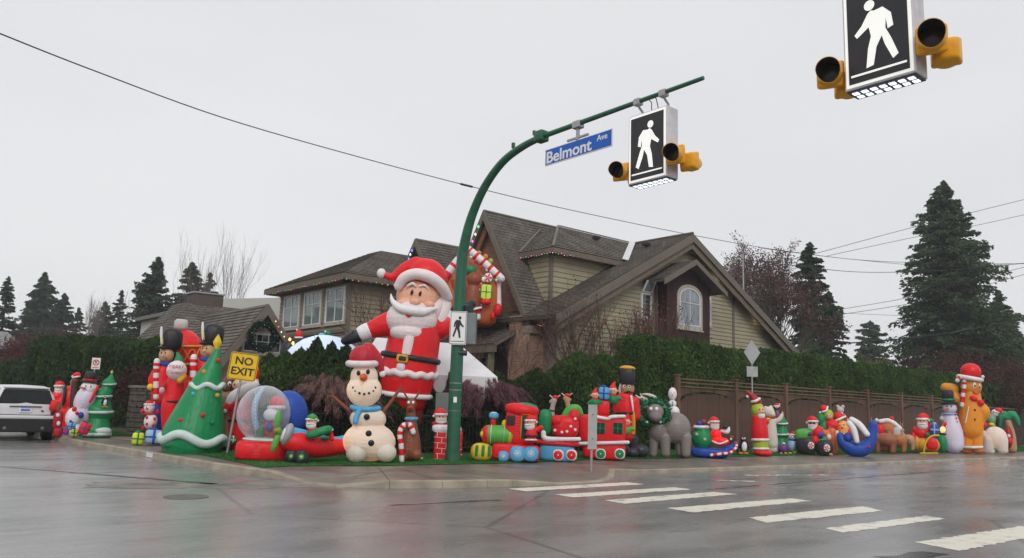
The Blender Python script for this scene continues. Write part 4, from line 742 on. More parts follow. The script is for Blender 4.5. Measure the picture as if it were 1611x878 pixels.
back_tree('autumn_tree', 'small purple leaved tree at the right eave of the house', 1185, 455, 58, 2, .28, BARKL, leafy("plum_leaf", (.05, .024, .024), (.17, .085, .08)), 9000, 4, .12, .1, .15, .11)
back_tree('poplar', 'bare upright poplar stems behind the garage roof', 350, 412, 80, 2, .12, matte("poplar_twig", (.17, .13, .12), .9), None, 0, 3, .05, .5, .06)
back_tree('poplar', 'bare reddish poplar left of the garage chimney', 316, 412, 84, 2, .12, matte("poplar_twig", (.17, .13, .12), .9), None, 0, 3, .05, .5, .06)
back_tree('bare_birch', 'bare pale birch above the distant hedge', 150, 490, 105, 3, .2, matte("birch_twig", (.16, .13, .12), .9), None, 0, 3, .07, .5, .08)
back_tree('bare_birch', 'bare birch beside the flat roofed house', 285, 478, 60, 3, .3, TWD, None, 0, 3, .05, .2, .15)
back_tree('red_shrub', 'dull maroon bare tree at the far left edge', 15, 535, 62, 6, .5, matte("maroon_twig", (.08, .03, .03), .9), leafy("maroon_leaf", (.05, .014, .016), (.13, .04, .04)), 11000, 3, .06, .1, .5, .09)
back_tree('red_shrub', 'maroon bare tree in front of the distant bungalow', 92, 530, 66, 5, .5, matte("maroon_twig", (.08, .03, .03), .9), leafy("mauve_leaf", (.05, .024, .026), (.12, .055, .055)), 10000, 3, .06, .1, .5, .09)
back_tree('red_shrub', 'rust red low bush above the white car', 40, 583, 50, 8, .6, matte("maroon_twig", (.08, .03, .03), .9), leafy("rust_leaf", (.09, .02, .014), (.22, .06, .035)), 12000, 2, .04, .0, .6, .08, 'shrub')
back_tree('green_shrub', 'dark green bush behind the white car', 95, 600, 46, 8, .6, TWD, leafy("laurel_leaf", (.012, .03, .012), (.05, .09, .03)), 14000, 2, .04, .0, .7, .08, 'shrub')
back_tree('green_shrub', 'bright green bush below the right eave of the house', 1235, 540, 60, 6, .5, TWD, leafy("fern_leaf", (.03, .07, .02), (.09, .16, .05)), 10000, 2, .05, .1, .4, .13, 'shrub')
back_tree('red_shrub', 'dull red thicket behind the right end of the hedge', 1500, 548, 70, 9, .55, TWR, leafy("dull_red_leaf", (.04, .016, .014), (.10, .04, .03)), 14000, 2, .05, .0, .6, .11, 'shrub')
back_tree('red_shrub', 'dark red thicket right of the gingerbread man', 1570, 560, 62, 9, .55, TWR, leafy("dull_red_leaf", (.04, .016, .014), (.10, .04, .03)), 14000, 2, .05, .0, .6, .11, 'shrub')
back_tree('green_shrub', 'yellow green shrub showing over the hedge', 1384, 558, 70, 5, .5, TWD, leafy("willow_leaf", (.06, .08, .02), (.15, .17, .05)), 3000, 2, .05, .1, .4, .25, 'shrub')
# far wooded rim that closes the view between the nearer trees
n = 60000; an = RNG.uniform(-.15, 1.75, n); rad = RNG.uniform(150, 175, n); hh = 5+2.5*np.sin(an*9)+1.5*np.sin(an*23+1)+RNG.normal(0, .6, n); C = np.stack([rad*np.cos(an), rad*np.sin(an), RNG.random(n)*hh], 1)
V, F = cards(C, RNG.uniform(.5, 1.6, n), 1.2); o = mesh_np('far_wood', V, F, CONB); tag(o, 'low dark line of distant woods closing the horizon', 'woodland', kind='stuff')
# ------------------------------------------------------------------ street furniture
PGRN = matte("dark_green_pole_paint", (0.010, 0.095, 0.050), .42, .2, 4, spec=.5); ROADBL = matte("street_sign_blue", (0.008, 0.11, 0.52), .4, .04); SWHT = matte("sign_white", (0.78, 0.78, 0.76), .4, .03); SBLK = matte("sign_black", (0.028, 0.028, 0.034), .35, .1); SYEL = matte("beacon_yellow", (0.78, 0.36, 0.01), .35, .10, 8)
BOXM = matte("beacon_box_metal", (0.58, 0.57, 0.60), .45, .12, 5, metal=.2); WARN = matte("warning_yellow", (0.80, 0.50, 0.015), .4, .08, 5)
WALK = [(.526, .275), (.575, .262), (.623, .289), (.713, .391), (.82, .465), (.786, .502), (.66, .445), (.612, .423), (.583, .523), (.632, .638), (.665, .829), (.563, .816), (.513, .641), (.433, .546), (.395, .644), (.291, .807), (.216, .772), (.305, .6), (.379, .483), (.369, .375), (.347, .498), (.269, .48), (.295, .348), (.406, .264)]
def signal_pole(label, x, y, armlen, top=9.12, tilt=0):
    root = empty('signal_pole', (x, y, .14)); tag(root, label, 'pole'); mb = MB(); Z = top-.14
    mb.tube([(0, 0, 0), (0, 0, .25)], [.24, .215], 20); mb.build('base_sleeve', PGRN, root)
    pts = [(0, 0, .2), (0, 0, 3.2), (0, -.02, 5.6), (0, -.16, 6.5), (0, -.48, 7.3), (0, -1.05, 8.05), (0, -1.85, 8.62), (0, -2.75, 8.88), (0, -3.6, 8.97)]; pts = [(a, b, c*(Z/8.98) if c > 5 else c) for a, b, c in pts]
    mb = MB(); mb.tube(catmull(pts, 5), list(np.interp(np.linspace(0, 1, (len(pts)-1)*5+1), [0, .3, .5, 1], [.205, .165, .135, .092])), 18); mb.build('curved_mast', PGRN, root, smooth=True)
    mb = MB(); mb.tube([(0, -3.5, Z-.01), (0, -armlen, Z+.05)], [.075, .05], 14); mb.build('arm', PGRN, root, smooth=True)
    mb = MB(); mb.bbox((0, -3.5, Z), (.30, .34, .30), .03); mb.build('clamp', PGRN, root, smooth=True)
    mb = MB(); mb.tube([(0, -3.2, Z+.12), (0, -3.2, Z+.24)], .05, 8); mb.build('clamp_bolt', PGRN, root)
    mb = MB(); mb.tube([(0, -2.3, Z-.05), (0, -2.3, Z+.10)], .055, 8); mb.build('clamp_bolt', PGRN, root)
    return root
def catmull(p, k):
    p = [np.array(q, float) for q in p]; out = []
    for i in range(len(p)-1):
        a, b, c, d = p[max(i-1, 0)], p[i], p[i+1], p[min(i+2, len(p)-1)]
        for j in range(k):
            t = j/k; out.append(.5*((2*b)+(-a+c)*t+(2*a-5*b+4*c-d)*t*t+(-a+3*b-3*c+d)*t**3))
    out.append(p[-1]); return out
pole = signal_pole('tall green curved pole with arm reaching over the wide road', 13.05, 17.72, 8.95); KS = .918; pole.scale = (KS, KS, .932)
for z in (2.25, 2.05, 1.45):
    mb = MB(); mb.lathe([(.17, 0), (.196, .0), (.196, .02), (.17, .02)], (0, 0, z), 18); mb.build('steel_band', METAL, pole)
fr = _n(np.array([-14.22, -19.3, 0])); sdv = np.array([-fr[1], fr[0], 0]); mb = MB(); mb.prism([(-.05, -.08), (.05, -.08), (.05, .08), (-.05, .08)], fr*.192+sdv*.0+np.array([0, 0, 1.78]), -sdv, (0, 0, 1), fr, .01); mb.build('sticker', SWHT, pole)
def walker(root, o, ex, ez, nn, w, h, mat, flip=False):
    """walking figure cut from sheet, on a panel whose top left is o"""
    f = (lambda u: 1-u) if flip else (lambda u: u); o, ex, ez, nn = [np.array(a, float) for a in (o, ex, ez, nn)]
    mb = MB(); mb.prism([(f(u)*w, -v*h) for u, v in WALK], o, ex, ez, nn, .006); g = mb.build('walking_figure', mat, root)
    mb = MB(); mb.prism([((f(.593)+.075*math.cos(a))*w, (-.205+.052*math.sin(a))*h) for a in np.linspace(0, 2*PI, 17)[:-1]], o, ex, ez, nn, .006); mb.build('figure_head', mat, g)
def lamp_head(root, c, ny, d, both=True):
    """yellow round beacon with square back box and a deep tunnel visor, looking along d"""
    d = Vector([float(a) for a in d]); M = d.to_track_quat('Z', 'Y').to_matrix(); c = Vector([float(a) for a in c])
    bm = bmesh.new(); bmesh.ops.create_cube(bm, size=1.0)
    for v in bm.verts: v.co = Vector((v.co.x*.47, v.co.y*.47, v.co.z*.27-.07))
    for v in bm.verts:
        if v.co.z < -.1: v.co.x *= .72; v.co.y *= .72
    bmesh.ops.bevel(bm, geom=list(bm.edges), offset=.05, segments=3, affect='EDGES', profile=.5); bm.verts.index_update(); mb = MB(); mb.add([c+M @ v.co for v in bm.verts], [[v.index for v in f.verts] for f in bm.faces]); bm.free()
    g = mb.build('beacon_housing', SYEL, root, smooth=True)
    mb = MB(); V = []; F = []; seg = 22
    for j, (rr, zz) in enumerate(((.205, .03), (.198, .42), (.190, .42), (.197, .03))):
        for k in range(seg): 
            an = 2*PI*k/seg; v = M @ Vector((rr*math.cos(an), rr*math.sin(an), 0)); L = zz if zz < .1 else zz-.20*max(0, -v.z/rr)**1.2; V.append(c+v+d*L)
    for j in range(3): F += [(j*seg+k, j*seg+(k+1) % seg, (j+1)*seg+(k+1) % seg, (j+1)*seg+k) for k in range(seg)]
    mb.add(V, F); mb.build('visor', SYEL, g, smooth=True)
    mb = MB(); V2 = [v-(v-c-d*(v-c).dot(d)).normalized()*.0025-d*.004 for v in V[2*seg:]]; mb.add(V2, [(k, (k+1) % seg, seg+(k+1) % seg, seg+k) for k in range(seg)]); mb.build('visor_lining', SBLK, g, smooth=True)
    mb = MB(); mb.lathe([(.005, .100), (.10, .090), (.195, .078), (.195, .035)], c, 18, M); mb.build('dark_lens', matte("unlit_lens", (.03, .02, .012), .25), g, smooth=True)
    for sx, sz in ((-1, -1), (1, -1), (-1, 1), (1, 1)): mb = MB(); mb.bbox(tuple(c+M @ Vector((sx*.17, sz*.17, .0))), (.06, .06, .06), .01); mb.build('lug', SYEL, g)
    return g
LITW = matte('backlit_white', (.80, .80, .76), .4, .02); LITW.node_tree.nodes['Principled BSDF'].inputs['Emission Color'].default_value = (1, 1, .95, 1); LITW.node_tree.nodes['Principled BSDF'].inputs['Emission Strength'].default_value = .42
def beacon(label, x, y0, y1, z0, z1, armz, flip, face=-1):
    """back-lit crossing box hung under an arm, walking figure on both faces, beacons at both ends, lamps in the underside"""
    root = empty('crossing_beacon', (x, (y0+y1)/2, armz)); tag(root, label, 'crossing signal'); w = y0-y1; h = z1-z0; D = .42; t_ = empty('tmp'); cy = (y0+y1)/2
    mb = MB(); mb.bbox((x+D/2, cy, (z0+z1)/2), (D, w, h), .02); mb.build('sign_box', BOXM, t_)
    for sx in (-1, 1):
        xx = x if sx < 0 else x+D; nn = np.array([sx, 0, 0.]); ex = np.array([0, -1, 0.]) if sx < 0 else np.array([0, 1, 0.]); o = np.array([xx+sx*.001, y0 if sx < 0 else y1, z1])
        def rect(a, b, c, d, th, off, name, mat, par): mb = MB(); mb.prism([(a, -b), (c, -b), (c, -d), (a, -d)], o+nn*off, ex, (0, 0, 1), nn, th); return mb.build(name, mat, par)
        p = rect(.03*w, .02*h, .97*w, .98*h, .012, 0, 'white_border', LITW, t_); rect(.075*w, .055*h, .925*w, .95*h, .006, .013, 'black_panel', SBLK, p)
        walker(p, o+nn*.0195, ex, (0, 0, 1), nn, w, h, LITW, flip if sx < 0 else not flip); rect(.11*w, .865*h, .89*w, .885*h, .006, .0195, 'ground_line', LITW, p)
    mb = MB(); mb.box((x+D/2, cy, z0-.012), (D*.9, w*.96, .024)); lp = mb.build('lamp_tray', SBLK, t_)
    LED = glow("cold_led", (.80, .86, 1.0), 1.5)
    for i in range(2):
        for j in range(7): mb = MB(); mb.bbox((x+D*(.3+.4*i), y1+w*(.11+.13*j), z0-.03), (D*.25, w*.085, .014), .005); mb.build('lamp', LED, lp)
    # brackets to the arm
    for yy in (y0-.28, y1+.12):
        mb = MB(); mb.tube([(x+.2, yy, z1-.02), (x+.2, yy, z1+.10), (x+.1, yy+.03, z1+.22), (x+.02, yy, armz)], [.035, .03, .03, .05], 8); b = mb.build('hanger', METAL, t_); mb = MB(); mb.bbox((x+.02, yy, armz), (.17, .20, .17), .02); mb.build('hanger_clamp', METAL, b)
    mb = MB(); mb.tube([(x+.15, y0-.6, z1), (x+.12, y0-.62, z1+.25), (x, y0-.55, armz+.05)], .012, 5); mb.build('cable', DMET, t_)
    mb = MB(); mb.tube([(x+.25, y0-.75, z1), (x+.1, y0-.78, z1+.3), (x, y0-.7, armz+.05)], .012, 5); mb.build('cable', DMET, t_)
    zc = z0+.22*h+.02
    mb = MB(); mb.tube([(x+.2, y1+.02, zc), (x+.2, y1-.22, zc)], .045, 10); mb.build('bracket', SYEL, t_); mb = MB(); mb.tube([(x+.2, y0-.02, zc), (x+.2, y0+.22, zc)], .045, 10); mb.build('bracket', SYEL, t_)
    dv = _n(np.array([-.93, -.36, -.08]))
    lamp_head(t_, (x+.02, y1-.24, zc+.05), None, dv); lamp_head(t_, (x+.06, y0+.27, zc), None, dv); lamp_head(t_, (x+.50, y1-.26, zc), None, -dv); lamp_head(t_, (x+.58, y0+.24, zc-.02), None, -dv)
    reparent(t_, root, (x, (y0+y1)/2, armz)); return root
b1 = beacon('nearer-the-pole illuminated crossing box with white walking figure, hung beside the blue street sign', 14.22, 12.58, 11.39, 7.08, 8.82, 9.14, False); b1.location = (13.05, 11.985*KS, 8.53); b1.scale = (KS,)*3
pole2 = signal_pole('second green pole outside the view whose arm carries the near crossing box', 12.5, -2.4, 8.9, 9.15)
pole2.rotation_euler.z = PI
beacon('large near illuminated crossing box with white walking figure cut by the top edge', 12.3, 6.11, 4.95, 7.03, 8.75, 9.16, True)
# blue street name sign
ns = empty('street_name_sign', (14.22*KS, 14.4*KS, 8.49)); ns.scale = (KS,)*3; tag(ns, 'blue street name sign reading Belmont Ave hung under the green arm', 'street sign'); t_ = empty('tmp')
mb = MB(); mb.bbox((14.22, 14.36, 8.45), (.03, 2.50, .47), .01); mb.build('blade', SWHT, t_)
for s in (-1, 1):
    mb = MB(); mb.box((14.22+s*.018, 14.36, 8.45), (.004, 2.44, .415)); b = mb.build('blue_face', ROADBL, t_)
    ex = (0, s, 0); M = frame_mat((14.22+s*.0205, 14.36-s*.34+0, 8.415), ex, (0, 0, 1)); text_part('lettering', 'Belmont', .45, SWHT, b, M, .003, sx=1.12, bold=.010)
    M = frame_mat((14.22+s*.0205, 14.36+s*.90, 8.53), ex, (0, 0, 1)); text_part('lettering', 'Ave', .22, SWHT, b, M, .003, sx=1.05, bold=.003)
mb = MB(); mb.tube([(14.22, 14.36, 8.68), (14.22, 14.36, 9.05)], .05, 8); mb.build('hanger', METAL, t_); mb = MB(); mb.bbox((14.22, 14.36, 8.74), (.06, .8, .07), .02); mb.build('hanger_bar', METAL, t_); mb = MB(); mb.bbox((14.22, 14.36, 9.09), (.2, .28, .2), .02); mb.build('hanger_clamp', METAL, t_)
reparent(t_, ns, (14.22, 14.4, 9.1))
# white pedestrian sign with its grey signal box, strapped to the pole
def facing(x, y, yaw=0.0):
    d = -_n(np.array([x, y, 0.])); c, s = math.cos(yaw), math.sin(yaw); nn = np.array([d[0]*c-d[1]*s, d[0]*s+d[1]*c, 0]); return nn, np.array([-nn[1], nn[0], 0])   # normal, right as read
nn, ex = facing(14.22, 19.3, math.radians(-8)); ctr = np.array([14.22, 19.3, 0])+nn*.26
ps = empty('pedestrian_sign', (ctr[0], ctr[1], 3.8)); tag(ps, 'white sign with black walking figure strapped to the green pole', 'sign'); t_ = empty('tmp'); TL = ctr+ex*(-.22)+np.array([0, 0, 4.43]); w, h = .50, 1.0
mb = MB(); mb.prism([(0, 0), (w, 0), (w, -h), (0, -h)], TL, ex, (0, 0, 1), nn, .02); mb.build('plate', SWHT, t_)
for a, b, c, d in ((.015, .015, w-.015, .03), (.015, h-.03, w-.015, h-.015), (.015, .03, .03, h-.03), (w-.03, .03, w-.015, h-.03), (.06, h-.11, w-.06, h-.09)):
    mb = MB(); mb.prism([(a, -b), (c, -b), (c, -d), (a, -d)], TL+nn*.021, ex, (0, 0, 1), nn, .003); mb.build('black_line', SBLK, t_)
walker(t_, TL+nn*.021+ex*-.03, ex, (0, 0, 1), nn, w*1.1, h*.97, SBLK)
mb = MB(); mb.bbox(tuple(ctr+ex*.40-nn*.20+np.array([0, 0, 3.93])), (.30, .30, .95), .03, math.atan2(ex[1], ex[0])); mb.build('signal_box', matte("grey_signal_box", (.17, .20, .20), .5), t_)
mb = MB(); mb.tube([tuple(ctr+ex*.30-nn*.2+np.array([0, 0, 4.4])), tuple(ctr+ex*.30-nn*.2+np.array([0, 0, 4.62]))], .14, 12); mb.build('signal_cap', SBLK, t_)
mb = MB(); mb.tube([tuple(ctr+ex*.05-nn*.16+np.array([0, 0, 3.2])), tuple(ctr+ex*.30-nn*.16+np.array([0, 0, 3.2]))], .085, 10); mb.build('push_button', SBLK, t_); reparent(t_, ps, (ctr[0], ctr[1], 3.8)); ps.location = (ctr[0]*KS, ctr[1]*KS, 1.65+2.15*KS); ps.scale = (KS,)*3
# grey cabinet behind the pole
p = P(697, 625, 25.2); cab = empty('meter_cabinet', (p[0], p[1], .14)); tag(cab, 'grey utility cabinet on a post behind the giant santa and the pole', 'cabinet'); mb = MB(); mb.bbox((0, 0, 1.55), (.42, .3, .68), .02, -.8); mb.build('cabinet_box', matte("grey_cabinet", (.17, .185, .18), .5), cab); mb = MB(); mb.tube([(0, 0, 0), (0, 0, 1.25)], .06, 8); mb.build('cabinet_post', METAL, cab)
# NO EXIT
pb = G(357, 713, .15); nn, ex = facing(pb[0], pb[1], .05); tp = P(371, 583, 25.5); top = np.array([pb[0], pb[1], 0])+(tp-pb)*np.array([1, 1, 0]).dot(ex)*0+ex*float((tp-pb).dot(ex)); top[2] = float(tp[2])
ne = empty('no_exit_sign', tuple(pb)); tag(ne, 'yellow NO EXIT sign on a slightly leaning metal post', 'sign'); t_ = empty('tmp'); a = pb.copy(); up = _n(top-a); b_ = a+up*(np.linalg.norm(top-a)+.3)
mb = MB(); mb.tube([tuple(a), tuple(b_)], .035, 10); mb.build('post', METAL, t_)
def rrect(w, h, r, n=5): return [(sx*(w/2-r)+r*math.cos(t), sy*(h/2-r)+r*math.sin(t)) for sx, sy, t0 in ((1, -1, -PI/2), (1, 1, 0), (-1, 1, PI/2), (-1, -1, PI)) for t in np.linspace(t0, t0+PI/2, n)]
exs = _n(ex-up*ex.dot(up)); ns_ = np.cross(exs, up); ns_ = ns_ if ns_.dot(nn) > 0 else -ns_; cc = top+ns_*.05; S = .76
mb = MB(); mb.prism(rrect(S, S, .07), cc, exs, up, ns_, .008); plate = mb.build('plate', WARN, t_)
o1 = rrect(S-.03, S-.03, .06); o2 = rrect(S-.065, S-.065, .045); mb = MB(); n = len(o1); V = [cc+exs*u+up*v+ns_*.0095 for u, v in o1+o2]; mb.add(V, [(i, (i+1) % n, n+(i+1) % n, n+i) for i in range(n)]); mb.build('black_border', SBLK, plate)
text_part('lettering', 'NO', .29, SBLK, plate, frame_mat(cc+ns_*.010+up*.145, exs, up), .002, bold=.008, sx=1.05); text_part('lettering', 'EXIT', .29, SBLK, plate, frame_mat(cc+ns_*.010-up*.145, exs, up), .002, bold=.008, sx=1.05)
reparent(t_, ne, tuple(pb))
# no stopping sign by the white car
pb = G(146, 690, .15)+0; nn, ex = facing(8.4, 35.0); b0 = np.array([8.25, 34.2, .15]); tp = P(151, 572, 35.2)
np_ = empty('no_parking_sign', tuple(b0)); tag(np_, 'small white no parking sign with red ring beside the green tree inflatable', 'sign'); t_ = empty('tmp'); b0 = np.array([tp[0]-.25, tp[1], .15])
mb = MB(); mb.tube([tuple(b0), (tp[0]+.02, tp[1], tp[2]+.25)], .03, 8); mb.build('post', METAL, t_); cc = tp+nn*.04; mb = MB(); mb.prism([(-.17, -.25), (.17, -.25), (.17, .25), (-.17, .25)], cc, ex, (0, 0, 1), nn, .008); pl = mb.build('plate', SWHT, t_)
RS = matte("sign_red", (.6, .02, .02), .4)
ringV = [cc+np.array([0, 0, .04])+ex*r*math.cos(t)+np.array([0, 0, r*math.sin(t)])+nn*.011 for r in (.135, .095) for t in np.linspace(0, 2*PI, 21)[:-1]]; mb = MB(); mb.add(ringV, [(i, (i+1) % 20, 20+(i+1) % 20, 20+i) for i in range(20)]); mb.build('red_ring', RS, pl)
text_part('letter', 'P', .19, SBLK, pl, frame_mat(cc+nn*.010+np.array([0, 0, .04]), ex, (0, 0, 1)), .001, bold=.003); sl = math.sqrt(.5); mb = MB(); mb.prism([(-.12, -.014), (.12, -.014), (.12, .014), (-.12, .014)], cc+nn*.012+np.array([0, 0, .04]), ex*sl+np.array([0, 0, -sl]), ex*sl+np.array([0, 0, sl]), nn, .002); mb.build('red_slash', RS, pl)
mb = MB(); mb.prism([(-.12, -.2), (.12, -.2), (.12, -.165), (-.12, -.165)], cc+nn*.010, ex, (0, 0, 1), nn, .002); mb.build('red_arrow', RS, pl); reparent(t_, np_, (8.25, 34.2, .15))
# backs of two signs along the wide road
p = G(930, 742, .13); sb = empty('sign_back', tuple(p)); tag(sb, 'grey back of a tall narrow sign on a steel post in front of the caboose', 'sign')
nn, ex = facing(p[0], p[1], .45)
mb = MB(); mb.tube([(0, 0, 0), (0, 0, 1.62)], .03, 8); mb.build('post', METAL, sb); mb = MB(); mb.prism([(-.125, .55), (.125, .55), (.125, 1.65), (-.125, 1.65)], nn*.035, ex, (0, 0, 1), nn, .006); mb.build('plate', matte("aluminium_back", (.36, .37, .36), .5, .12, 4), sb)
for z in (.8, 1.4): mb = MB(); mb.lathe([(.004, .0), (.014, 0), (.014, .01), (.004, .012)], tuple(nn*.045+np.array([0, 0, z])), 6, Vector(nn).to_track_quat('Z', 'Y').to_matrix()); mb.build('bolt', DMET, sb)
p = G(1185, 716, .13); sb = empty('sign_back', tuple(p)); tag(sb, 'grey back of a diamond sign with small plate below, right of the reindeer moose', 'sign'); nn, ex = facing(p[0], p[1], .35); AL = matte("aluminium_back", (.36, .37, .36), .5)
mb = MB(); mb.tube([(0, 0, 0), (0, 0, 4.35)], .03, 8); mb.build('post', METAL, sb); dz = 3.95; r = .50; mb = MB(); mb.prism([(0, -r), (r*.66, 0), (0, r), (-r*.66, 0)], nn*.035+np.array([0, 0, dz]), ex, (0, 0, 1), nn, .006); mb.build('diamond_plate', AL, sb); mb = MB(); mb.prism([(-.22, -.2), (.22, -.2), (.22, .2), (-.22, .2)], nn*.035+np.array([0, 0, 3.2]), ex, (0, 0, 1), nn, .006); mb.build('small_plate', AL, sb)
# ------------------------------------------------------------------ overhead wires
WIRE = matte("black_cable", (.03, .03, .032), .6, 0)
def wire(label, pts, r=.02, name='overhead_wire'):
    pp = [P(*a) for a in pts]; pp.append(pp[-1]+(pp[-1]-pp[-2])*2.5); q = catmull(pp, 6); mb = MB(); mb.tube(q, r, 5); o = mb.build(name, WIRE); tag(o, label, 'wire', 'overhead wires'); return o
w0 = wire('long overhead wire crossing the whole sky from the upper left to the right', [(-60, 28, 16), (0, 53, 17.5), (150, 112, 20.5), (350, 185, 25), (550, 243, 30), (735, 292, 35), (900, 331, 40), (1095, 371, 47), (1250, 397, 54), (1400, 412, 62), (1611, 415, 70), (1700, 414, 76)], .018)
mb = MB(); a, b = P(725, 289.5, 34.7), P(743, 294, 35.2); mb.tube([tuple(a), tuple(b)], .05, 8); o = mb.build('wire_splice', WIRE); o.parent = w0
wire('upper wire rising from the roof mast to the top right edge', [(1170, 427, 50), (1290, 397, 52), (1420, 362, 54), (1611, 314, 58), (1720, 288, 60)], .018)
wire('second wire rising beside the upper one across the big fir', [(1300, 403, 60), (1430, 375, 61), (1520, 358, 62), (1611, 338, 63), (1700, 318, 64)], .018)
wire('sagging wire from the mast head to the right edge', [(1166, 408, 49), (1250, 418, 54), (1350, 428, 60), (1450, 427, 66), (1540, 421, 72), (1700, 406, 80)], .022)
wire('flat wire just above the sagging one', [(1200, 391, 56), (1350, 409, 62), (1500, 419, 68), (1700, 409, 76)], .018)
wire('lower wire climbing through the big fir, upper of three', [(1320, 487, 66), (1430, 468, 66), (1530, 441, 66), (1700, 398, 66)], .02)
wire('lower wire climbing through the big fir, middle of three', [(1300, 498, 66), (1450, 474, 66), (1611, 432, 66), (1700, 408, 66)], .02)
wire('faint low wire crossing behind the firs', [(1310, 492, 90), (1450, 498, 92), (1600, 503, 94)], .02)
w1 = wire('thick black bundled cable rising through the big fir to the right edge', [(1335, 540, 62), (1430, 532, 60), (1520, 520, 58), (1611, 501, 56), (1720, 478, 54)], .05)
mb = MB(); mb.tube([tuple(P(1496, 525, 58.5)), tuple(P(1530, 517, 57.5))], .11, 8); o = mb.build('splice_case', WIRE); o.parent = w1
c = P(1566, 518, 56.8); rt = _n(P(1580, 518, 56.8)-c); mb = MB(); mb.tube([tuple(c+rt*.42*math.cos(t)+np.array([0, 0, .42*math.sin(t)])) for t in np.linspace(0, 2*PI, 25)], .045, 6); o = mb.build('cable_coil', WIRE); o.parent = w1
# ------------------------------------------------------------------ inflatables
def _superell(c, ax, p=2.0, nl=20, nt=11):
    th = np.linspace(-PI/2, PI/2, nt); ph = np.linspace(0, 2*PI, nl, endpoint=False); f = lambda a: np.sign(a)*np.abs(a)**(2.0/p); V = []
    for t in th[1:-1]:
        for q in ph: V.append((f(math.cos(t))*f(math.cos(q)), f(math.cos(t))*f(math.sin(q)), f(math.sin(t))))
    V = [(0, 0, -1)]+V+[(0, 0, 1)]; m = nt-2; F = []
    for k in range(nl):
        F.append((0, 1+(k+1) % nl, 1+k)); F.append((len(V)-1, 1+(m-1)*nl+k, 1+(m-1)*nl+(k+1) % nl))
        for i in range(m-1): F.append((1+i*nl+k, 1+i*nl+(k+1) % nl, 1+(i+1)*nl+(k+1) % nl, 1+(i+1)*nl+k))
    V = np.array(V); return V @ np.array(ax)+np.array(c), F
def E(u, v, ru, rv, d=0, rd=None, rot=0, p=2.0): return ('E', u, v, ru, rv, d, rd, rot, p)
def T(*pts, seg=14, k=5): return ('T', pts, seg, k)
def R(u, v, ru, rd, r, tilt=0, sag=0, d=0): return ('R', u, v, ru, rd, r, tilt, sag, d)
